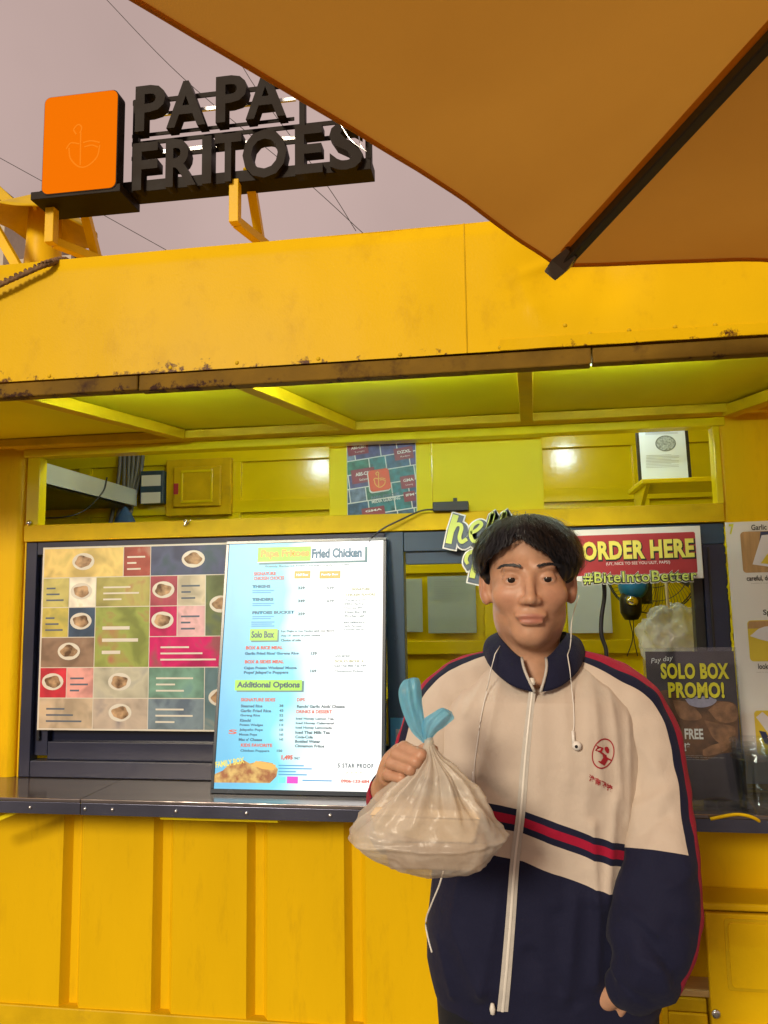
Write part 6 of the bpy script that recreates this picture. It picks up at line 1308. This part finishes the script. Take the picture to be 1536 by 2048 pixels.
slL_path = [(apx(1128, 1322, 1.56), 0.030, (0.35, -0.1, 1)), (apx(1205, 1372, 1.555), 0.056, (0.55, -0.1, 1)), (apx(1276, 1440, 1.545), 0.065, (1, 0.0, 0.5)), (apx(1312, 1560, 1.51), 0.057, (1, -0.12, 0.1)), (apx(1320, 1690, 1.465), 0.063, (1, -0.02, 0.1)), (apx(1316, 1790, 1.44), 0.073, B_),
            (apx(1304, 1866, 1.42), 0.072, B_), (apx(1290, 1930, 1.405), 0.062, B_), (apx(1266, 1966, 1.41), 0.045, (0.8, 0.3, -0.4)), (apx(1244, 1974, 1.418), 0.036, (0.7, 0.3, -0.7)), (apx(1232, 1979, 1.424), 0.031, (0.7, 0.3, -0.7))]
sleeve(slL_path, 'sleeve', 0.615, 1)
slR_path = [(apx(1010, 1322, 1.56), 0.030, (-0.35, -0.1, 1)), (apx(945, 1366, 1.555), 0.056, (-0.55, -0.1, 1)), (apx(892, 1418, 1.55), 0.064, (-1, -0.1, 0.6)), (apx(845, 1520, 1.52), 0.060, (-1, -0.2, 0.3)), (apx(806, 1630, 1.465), 0.060, (-1, -0.3, 0.1)),
            (apx(794, 1640, 1.41), 0.056, (-1, -0.2, 0.1)), (apx(788, 1615, 1.36), 0.048, (-1, -0.3, 0.3)), (apx(780, 1590, 1.315), 0.038, (-1, -0.4, 0.4)), (apx(776, 1578, 1.290), 0.033, (-1, -0.4, 0.4))]
sleeve(slR_path, 'sleeve', 0.52, -1)
# ---- collar: open stand collar of navy cloth
def collar(a_, b_):
    g_ = 3 + 17 * b_; t = rad(-90 + g_) + a_ * rad(360 - 2 * g_)              # from just right of the zip, round the back, to just left of it
    c, s = math.cos(t), math.sin(t); fr_ = max(0, -s)
    lo = V3((0.060 + 0.098 * c, 1.555 + 0.102 * s - 0.008 * fr_, 1.425 - 0.064 * fr_ ** 1.5 - 0.0))
    hi = V3((0.057 + (0.068 - 0.004 * fr_) * c, 1.552 + 0.064 * s - 0.012 * fr_, 1.463 - 0.050 * fr_ ** 2.2))
    bulge = math.sin(PI * b_) * 0.009
    p = lo.lerp(hi, b_) + V3((c, s, 0.6)).normalized() * bulge
    p += V3((c, s, 0)) * 0.0022 * mnoise.noise(V3((p.x * 30, p.y * 30, p.z * 30)))
    return p
co = MB().grid(collar, 80, 14).build('collar', 'cloth_navy', jk, smooth=True); so = co.modifiers.new('s', 'SOLIDIFY'); so.thickness = 0.004
# T-shirt under the open collar
MB().grid(lambda a_, b_: (0.058 + (0.060 + 0.02 * b_) * math.cos(2 * PI * a_), 1.556 + (0.066 + 0.012 * b_) * math.sin(2 * PI * a_), 1.402 - 0.035 * max(0, -math.sin(2 * PI * a_)) - 0.05 * b_), 48, 5, True).build('shirt', 'cloth_black', person, smooth=True)
# ---- zip
def on_front(px, py, off):
    p = at(px, py, 1.42)
    for _ in range(4): p = at(px, py, front_y(p.x, min(p.z, 1.40), off))
    return p
zpts = [on_front(x, y, 0.0) for x, y in curve([(1065, 1378), (1058, 1440), (1050, 1520), (1042, 1620), (1030, 1720), (1021, 1840), (1012, 1950), (1005, 2022)], 12)]
mat('zip_tape', (0.56, 0.54, 0.50), 0.5, var=0.1, vscale=80, bump=0.4, bscale=700); mat('zip_white', (0.80, 0.78, 0.72), 0.4)
def zstrip(name, w, off, m, par, sh=0.0):
    mb = MB(); L = []; k = len(zpts)
    for i, p in enumerate(zpts):
        ww = w * (1 + 0.5 * i / k)
        for s in (-1, -0.33, 0.33, 1): x = p.x + s * ww / 2 + sh; L.append((x, front_y(p.x, p.z) - off - 0.0006 * (1 - s * s), p.z))
    mb.add(L, [(4 * i + j, 4 * i + j + 1, 4 * i + j + 5, 4 * i + j + 4) for i in range(k - 1) for j in range(3)]); return mb.build(name, m, par, smooth=True)
zp = zstrip('zip', 0.0125, 0.0016, 'zip_tape', jk); zstrip('zip_teeth', 0.0032, 0.0034, 'zip_white', zp)

# open ends running up both collar edges
for a_ in (0.0, 1.0): MB().tube([collar(a_, b_) + V3((0, -0.003, 0)) for b_ in np.linspace(0, 1, 8)], 0.0028, 6).build('zip_edge', 'zip_tape', zp, smooth=True)
zs = on_front(1064, 1364, 0.010); MB().lathe((zs.x, zs.y, zs.z - 0.006), [(0.0, 0), (0.0055, 0.001), (0.0062, 0.006), (0.004, 0.013), (0.0, 0.014)], 12).build('zip_slider', 'zip_white', zp, smooth=True)
zt = on_front(985, 2018, 0.006); MB().lathe((zt.x, zt.y, zt.z - 0.010), [(0.0, 0), (0.004, 0.002), (0.0052, 0.010), (0.003, 0.019), (0, 0.02)], 12).build('toggle', 'zip_white', jk, smooth=True)
# ---- chest badge and lettering, stitched on the cloth
mat('badge_red', (0.33, 0.006, 0.018), 0.6, var=0.1)
def stitched(polys, name, m, off=0.0012):
    mb = MB()
    for P in polys:
        vs = []
        for (x, y) in P: p = at(x, y, 1.43); p = at(x, y, front_y(p.x, p.z)); vs.append((p.x, front_y(p.x, p.z) - off, p.z))
        mb.add(vs, [tuple(range(len(vs)))])
    return mb.build(name, m, jk)
bx_, by_ = 1206, 1507; tilt = rad(24); ring = []
def ell_pt(t, k): x, y = 21.5 * k * math.cos(t), 31.5 * k * math.sin(t); return bx_ + x * math.cos(-tilt) + y * math.sin(-tilt) * -1 * -1, by_ - x * math.sin(-tilt) * -1 * -1 + y * math.cos(-tilt)
ell_pt = lambda t, k: (bx_ + 22 * k * math.cos(t) * math.cos(tilt * 0.6) - 31 * k * math.sin(t) * math.sin(-tilt * 0.6) * -1 * 1.0, by_ + 22 * k * math.cos(t) * math.sin(tilt * 0.6) + 31 * k * math.sin(t) * math.cos(tilt * 0.6))
N_ = 40
bdg = stitched([[ell_pt(2 * PI * i / N_, 1.0), ell_pt(2 * PI * (i + 1) / N_, 1.0), ell_pt(2 * PI * (i + 1) / N_, 0.91), ell_pt(2 * PI * i / N_, 0.91)] for i in range(N_)], 'badge', 'badge_red')
def zb_(pts): return [(1140 + x / 10.97, 1440 + y / 10.97) for x, y in pts]
stitched([zb_(p) for p in ([(560, 540), (735, 610), (725, 640), (690, 700), (640, 700), (545, 665), (600, 590)], [(640, 700), (690, 690), (805, 775), (780, 800), (715, 765)], [(715, 765), (800, 780), (805, 815), (830, 870), (755, 1000), (660, 945), (620, 915), (625, 895), (670, 905), (725, 830)], [(805, 810), (920, 875), (905, 900), (825, 865)],
              [(757, 600), (790, 582), (830, 590), (858, 645), (850, 720), (825, 735), (785, 700), (760, 650)])], 'badge_figure', 'badge_red', 0.0014)
tm = text_mesh('\u6dee\u5357\u767c\u63a5', 0.025, 0, 0, 1.0, res=2)
n_v = len(tm.vertices); cov = np.zeros(n_v * 3); tm.vertices.foreach_get('co', cov); cov = cov.reshape(-1, 3); lo_, hi_ = cov.min(0), cov.max(0)
uvn_ = (cov - lo_) / np.maximum(hi_ - lo_, 1e-6)
for i in range(n_v):
    px, py = 1178 + 47 * uvn_[i, 0], 1560 + 24 * uvn_[i, 0] - 15 * uvn_[i, 1] + 2
    p = at(px, py, 1.43); p = at(px, py, front_y(p.x, p.z)); cov[i] = (p.x, front_y(p.x, p.z) - 0.0013, p.z)
tm.vertices.foreach_set('co', cov.ravel()); tm.update(); tm.materials.clear(); tm.materials.append(MATS['badge_red']); o = bpy.data.objects.new('lettering', tm); finish(o, jk)
# piping along the right-hand side seam, and the pocket edge
MB().tube([on_front(x, y, 0.001) for x, y in curve([(887, 1742), (878, 1772), (864, 1806), (852, 1842), (856, 1875), (864, 1905)], 6)], 0.0018, 6).build('piping', 'zip_white', jk, smooth=True)
# ---- trousers and shoes
def leg(cx_, sgn):
    return lambda a_, b_: (cx_ + (0.105 - 0.045 * b_) * math.cos(2 * PI * a_) + sgn * 0.015 * b_, 1.56 + (0.115 - 0.05 * b_) * math.sin(2 * PI * a_) + 0.004 * math.sin(9 * a_ + b_ * 20), 0.80 - 0.74 * b_)
tr_ = MB().grid(lambda a_, b_: (0.058 + (0.192 - 0.002 * b_) * math.cos(2 * PI * a_), 1.557 + (0.118 + 0.004 * b_) * math.sin(2 * PI * a_), 0.84 - 0.10 * b_), 60, 6, True).build('trousers', 'cloth_dark', person, smooth=True)
for s in (-1, 1):
    MB().grid(leg(0.058 + s * 0.098, s), 40, 24, True).build('trouser_leg', 'cloth_dark', tr_, smooth=True)
    sx2 = 0.058 + s * 0.115
    MB().grid(lambda a_, b_, sx2=sx2: (sx2 + 0.047 * math.cos(2 * PI * a_) * math.sin(PI * (0.5 + 0.5 * b_)) ** 0.6 if b_ < 1 else sx2, 1.50 + 0.135 * math.sin(2 * PI * a_) * (1 - 0.35 * b_) * (1 if b_ < 1 else 0.3), 0.004 + 0.09 * b_ * (0.6 + 0.4 * math.sin(2 * PI * a_))), 36, 10, True).build('shoe', 'cloth_black', person, smooth=True)

# ================================================================== earphones hanging round the neck
mat('ear_white', (0.80, 0.79, 0.76), 0.3, var=0.03)
ear = thing('earphones', tuple(on_front(1148, 1500, 0.004)), 'white wired earphones hanging over the jacket collar', 'earphones')
def wirepts(pts): return [on_front(x, y, 0.003) for x, y in curve(pts, 6)]
col_r = collar(0.18, 0.9); col_l = collar(0.84, 0.9)
w1 = [V3(tuple(apx(1140, 1296, 1.50))), V3(tuple(apx(1135, 1310, 1.478))), V3(tuple(apx(1140, 1340, 1.452)))] + wirepts([(1143, 1375), (1147, 1410), (1148, 1450), (1146, 1462)])
MB().tube(w1, 0.0010, 6).build('wire', 'ear_white', ear, smooth=True)
w2 = [V3(tuple(apx(1000, 1292, 1.50))), V3(tuple(apx(990, 1308, 1.472))), V3(tuple(apx(982, 1340, 1.448)))] + wirepts([(975, 1375), (963, 1430), (957, 1470), (950, 1520), (948, 1545)])
MB().tube(w2, 0.0010, 6).build('wire', 'ear_white', ear, smooth=True)
w3 = [V3(tuple(apx(1158, 1190, 1.545))), V3(tuple(apx(1144, 1240, 1.512))), V3(tuple(apx(1142, 1275, 1.50))), V3(tuple(apx(1140, 1296, 1.50)))]
MB().tube(curve(w3, 6), 0.0010, 6).build('wire', 'ear_white', ear, smooth=True)
MB().tube(wirepts([(947, 1543), (947, 1572)]), 0.0024, 8).build('plug', 'ear_white', ear, smooth=True)
s0_ = on_front(1146, 1462, 0.004); s1_ = on_front(1147, 1486, 0.005); MB().tube([s0_, s1_], 0.0028, 10).build('stem', 'ear_white', ear, smooth=True)
bdc = on_front(1152, 1492, 0.010); bo = MB().lathe(tuple(bdc + V3((0, 0.010, 0))), [(0.0, 0), (0.006, 0.001), (0.0082, 0.006), (0.0078, 0.011), (0.005, 0.015), (0.0, 0.016)], 18, (0.2, -1, 0)).build('earbud', 'ear_white', ear, smooth=True)
MB().lathe(tuple(bdc + V3((0, -0.0058, 0))), [(0.0030, 0), (0.0028, 0.0006), (0, 0.0007)], 12, (0.2, -1, 0)).build('grille', 'black_plastic', bo)

# ================================================================== plastic carrier bag with takeaway boxes
pmn, pnn, pll, pbb = newmat('bag_film'); MATS['bag_film'] = pmn
def film(mname, colr, tcol, alpha, rough=0.22):
    m, n, l, b = newmat(mname); MATS[mname] = m
    n.remove(b); tr0 = n.new('ShaderNodeBsdfTransparent'); tr0.inputs[0].default_value = (0.95, 0.93, 0.90, 1); dfu = n.new('ShaderNodeBsdfDiffuse'); dfu.inputs[0].default_value = (*colr, 1); tl = n.new('ShaderNodeBsdfTranslucent'); tl.inputs[0].default_value = (*tcol, 1); gls_ = n.new('ShaderNodeBsdfGlossy'); gls_.inputs['Roughness'].default_value = rough
    a1 = n.new('ShaderNodeMixShader'); a1.inputs[0].default_value = 0.45; l.new(dfu.outputs[0], a1.inputs[1]); l.new(tl.outputs[0], a1.inputs[2])
    a2 = n.new('ShaderNodeMixShader'); l.new(a1.outputs[0], a2.inputs[1]); l.new(tr0.outputs[0], a2.inputs[2]); tc = n.new('ShaderNodeTexCoord'); nz = n.new('ShaderNodeTexNoise'); nz.inputs['Scale'].default_value = 18; nz.inputs['Detail'].default_value = 4; l.new(tc.outputs['Object'], nz.inputs['Vector'])
    mr = n.new('ShaderNodeMapRange'); mr.inputs['From Min'].default_value = 0.3; mr.inputs['From Max'].default_value = 0.7; mr.inputs['To Min'].default_value = max(0, alpha - 0.20); mr.inputs['To Max'].default_value = alpha + 0.20; l.new(nz.outputs[0], mr.inputs[0]); l.new(mr.outputs[0], a2.inputs[0])
    a3 = n.new('ShaderNodeMixShader'); lw = n.new('ShaderNodeLayerWeight'); lw.inputs[0].default_value = 0.25; l.new(lw.outputs['Facing'], a3.inputs[0]); fm = n.new('ShaderNodeMath'); fm.operation = 'MULTIPLY_ADD'; fm.inputs[1].default_value = 0.10; fm.inputs[2].default_value = 0.02; l.new(lw.outputs['Facing'], fm.inputs[0]); l.new(fm.outputs[0], a3.inputs[0])
    l.new(a2.outputs[0], a3.inputs[1]); l.new(gls_.outputs[0], a3.inputs[2]); l.new(a3.outputs[0], n['Material Output'].inputs[0])
    nb = n.new('ShaderNodeTexNoise'); nb.inputs['Scale'].default_value = 45; nb.inputs['Detail'].default_value = 5; nb.inputs['Distortion'].default_value = 1.0; l.new(tc.outputs['Object'], nb.inputs['Vector']); bp = n.new('ShaderNodeBump'); bp.inputs['Strength'].default_value = 0.5; bp.inputs['Distance'].default_value = 0.003; l.new(nb.outputs[0], bp.inputs['Height'])
    for q in (dfu, gls_): l.new(bp.outputs[0], q.inputs['Normal'])
    return m
film('bag_film', (0.92, 0.88, 0.80), (0.92, 0.90, 0.84), 0.46, 0.28); film('handle_film', (0.26, 0.72, 1.0), (0.36, 0.80, 1.0), 0.26, 0.25)  # handle film carries the light box's cyan glow in its own colour
BG = thing('carrier_bag', tuple(NK), 'tied translucent plastic carrier bag with blue-lit handles, held in the raised hand', 'bag')
secs = [  # photo y, centre x, half width px, half depth m, depth Y
    (1478, 856, 7, 0.007, 1.190), (1500, 862, 9, 0.009, 1.186), (1516, 866, 14, 0.013, 1.186), (1540, 868, 38, 0.025, 1.188), (1570, 864, 70, 0.040, 1.190), (1600, 858, 98, 0.055, 1.192), (1630, 850, 128, 0.066, 1.195),
    (1652, 851, 145, 0.072, 1.197), (1668, 856, 147, 0.074, 1.198), (1684, 861, 139, 0.073, 1.200), (1704, 868, 118, 0.068, 1.202), (1722, 876, 94, 0.058, 1.204), (1736, 884, 62, 0.040, 1.205), (1742, 886, 30, 0.02, 1.205), (1743, 886, 2, 0.002, 1.205)]
SA = np.array(secs, float); ts_ = np.linspace(0, 1, len(secs))
def bagf(a_, b_):
    y, cx_, hw_, hd_, Y = [np.interp(b_, ts_, SA[:, i]) for i in range(5)]; t = 2 * PI * a_
    c = at(cx_, y, Y); w = hw_ / FPX * Y; k = 0.16 * math.exp(-((b_ - 0.22) / 0.18) ** 2)
    r = 1 + k * math.sin(11 * t + 1.0) + k * 0.6 * math.sin(23 * t + 2)
    x = math.copysign(abs(math.cos(t)) ** 0.85, math.cos(t)); s = math.copysign(abs(math.sin(t)) ** 0.85, math.sin(t))
    p = V3((c.x + w * x * r, c.y + hd_ * s * r, c.z + 0.03 * w * math.cos(t)))
    n = V3((math.cos(t), math.sin(t) * 1.2, 0)); q = mnoise.noise(p * 26) * 0.007 + (0.5 - abs(mnoise.noise(p * 48))) * 0.005 + 0.0035 * mnoise.noise(V3((t * 3.0, b_ * 2.5, 9)))
    cre = math.exp(-((b_ - 0.585) / 0.022) ** 2) * 0.004
    q += cre
    return p + n * q * min(1, b_ * 5)
bb_ = MB().grid(bagf, 150, 110, True).build('bag_body', 'bag_film', BG, smooth=True)
def leaf(Lp, Rp, Y0, bulge, seed):
    A = curve([(x, y, 0) for x, y in Lp], 6); Bb = curve([(x, y, 0) for x, y in Rp], 6); n = min(len(A), len(Bb))
    A = [A[int(i * (len(A) - 1) / 29)] for i in range(30)]; Bb = [Bb[int(i * (len(Bb) - 1) / 29)] for i in range(30)]
    def fn(u, v):
        i = min(29, int(round(v * 29))); x = A[i][0] * (1 - u) + Bb[i][0] * u; y = A[i][1] * (1 - u) + Bb[i][1] * u
        d = bulge * math.sin(PI * u) * math.sin(PI * min(1, v * 1.0)) * 1.0 + 0.003 * math.sin(u * 13 + seed + v * 3) * (0.3 + 0.7 * math.sin(PI * v)) + 0.003 * mnoise.noise(V3((u * 5, v * 5, seed)))
        return at(x, y, Y0 - d)
    return fn
for Lp, Rp, Y0, bg_, sd2 in (([(846, 1486), (822, 1462), (803, 1418), (797, 1384), (806, 1362), (822, 1357)], [(852, 1486), (849, 1450), (843, 1410), (841, 1380), (836, 1358), (824, 1357)], 1.190, 0.018, 1.0),
                             ([(850, 1487), (843, 1462), (846, 1440), (868, 1424), (884, 1416), (897, 1424)], [(856, 1487), (872, 1466), (886, 1456), (898, 1446), (907, 1437), (903, 1428)], 1.186, 0.014, 4.0)):
    fn = leaf(Lp, Rp, Y0, bg_, sd2); h1 = MB().grid(fn, 22, 30).build('handle', 'handle_film', BG, smooth=True)
    MB().grid(lambda u, v, fn=fn: fn(u, v) + V3((0.001, 0.014 * math.sin(PI * u) + 0.003, 0)), 22, 30).build('handle_back', 'handle_film', h1, smooth=True)
MB().lathe(tuple(at(856, 1492, 1.186)), [(0.004, -0.014), (0.0075, -0.008), (0.0065, 0.0), (0.0075, 0.008), (0.004, 0.014)], 16, (0.3, 0, 1)).build('knot', 'bag_film', BG, smooth=True)
mat('kraft', (0.44, 0.32, 0.22), 0.7, var=0.2, vscale=20); mat('kraft_white', (0.70, 0.56, 0.38), 0.6, var=0.12)
def takeaway(px, py, Y, w, d, h, m, rz, lab):
    c = at(px, py, Y); o = MB(); cs_, sn_ = math.cos(rz), math.sin(rz)
    def T(x, y, z): return (c.x + x * cs_ - y * sn_, c.y + x * sn_ + y * cs_, c.z + z)
    lo_ = [T(-w * .44, -d * .44, 0), T(w * .44, -d * .44, 0), T(w * .44, d * .44, 0), T(-w * .44, d * .44, 0)]; hi_ = [T(-w / 2, -d / 2, h), T(w / 2, -d / 2, h), T(w / 2, d / 2, h), T(-w / 2, d / 2, h)]
    t = o.add(lo_ + hi_, [(3, 2, 1, 0), (4, 5, 6, 7), (0, 1, 5, 4), (1, 2, 6, 5), (2, 3, 7, 6), (3, 0, 4, 7)]).build('takeaway_box', m, None, bevel=0.003); tag(t, lab, 'box', 'takeaway boxes in the carrier bag')
    MB().add([T(-w * .51, -d * .51, h + 0.001), T(w * .51, -d * .51, h + 0.001), T(w * .51, d * .51, h + 0.001), T(-w * .51, d * .51, h + 0.001), T(-w * .46, -d * .46, h + 0.012), T(w * .46, -d * .46, h + 0.012), T(w * .46, d * .46, h + 0.012), T(-w * .46, d * .46, h + 0.012)], [(3, 2, 1, 0), (4, 5, 6, 7), (0, 1, 5, 4), (1, 2, 6, 5), (2, 3, 7, 6), (3, 0, 4, 7)]).build('lid', m, t, bevel=0.002)
takeaway(872, 1724, 1.204, 0.150, 0.085, 0.040, 'kraft', 0.06, 'brown takeaway box at the bottom inside the carrier bag')
takeaway(858, 1668, 1.198, 0.160, 0.085, 0.034, 'kraft_white', -0.05, 'pale takeaway box stacked on the brown one inside the carrier bag')
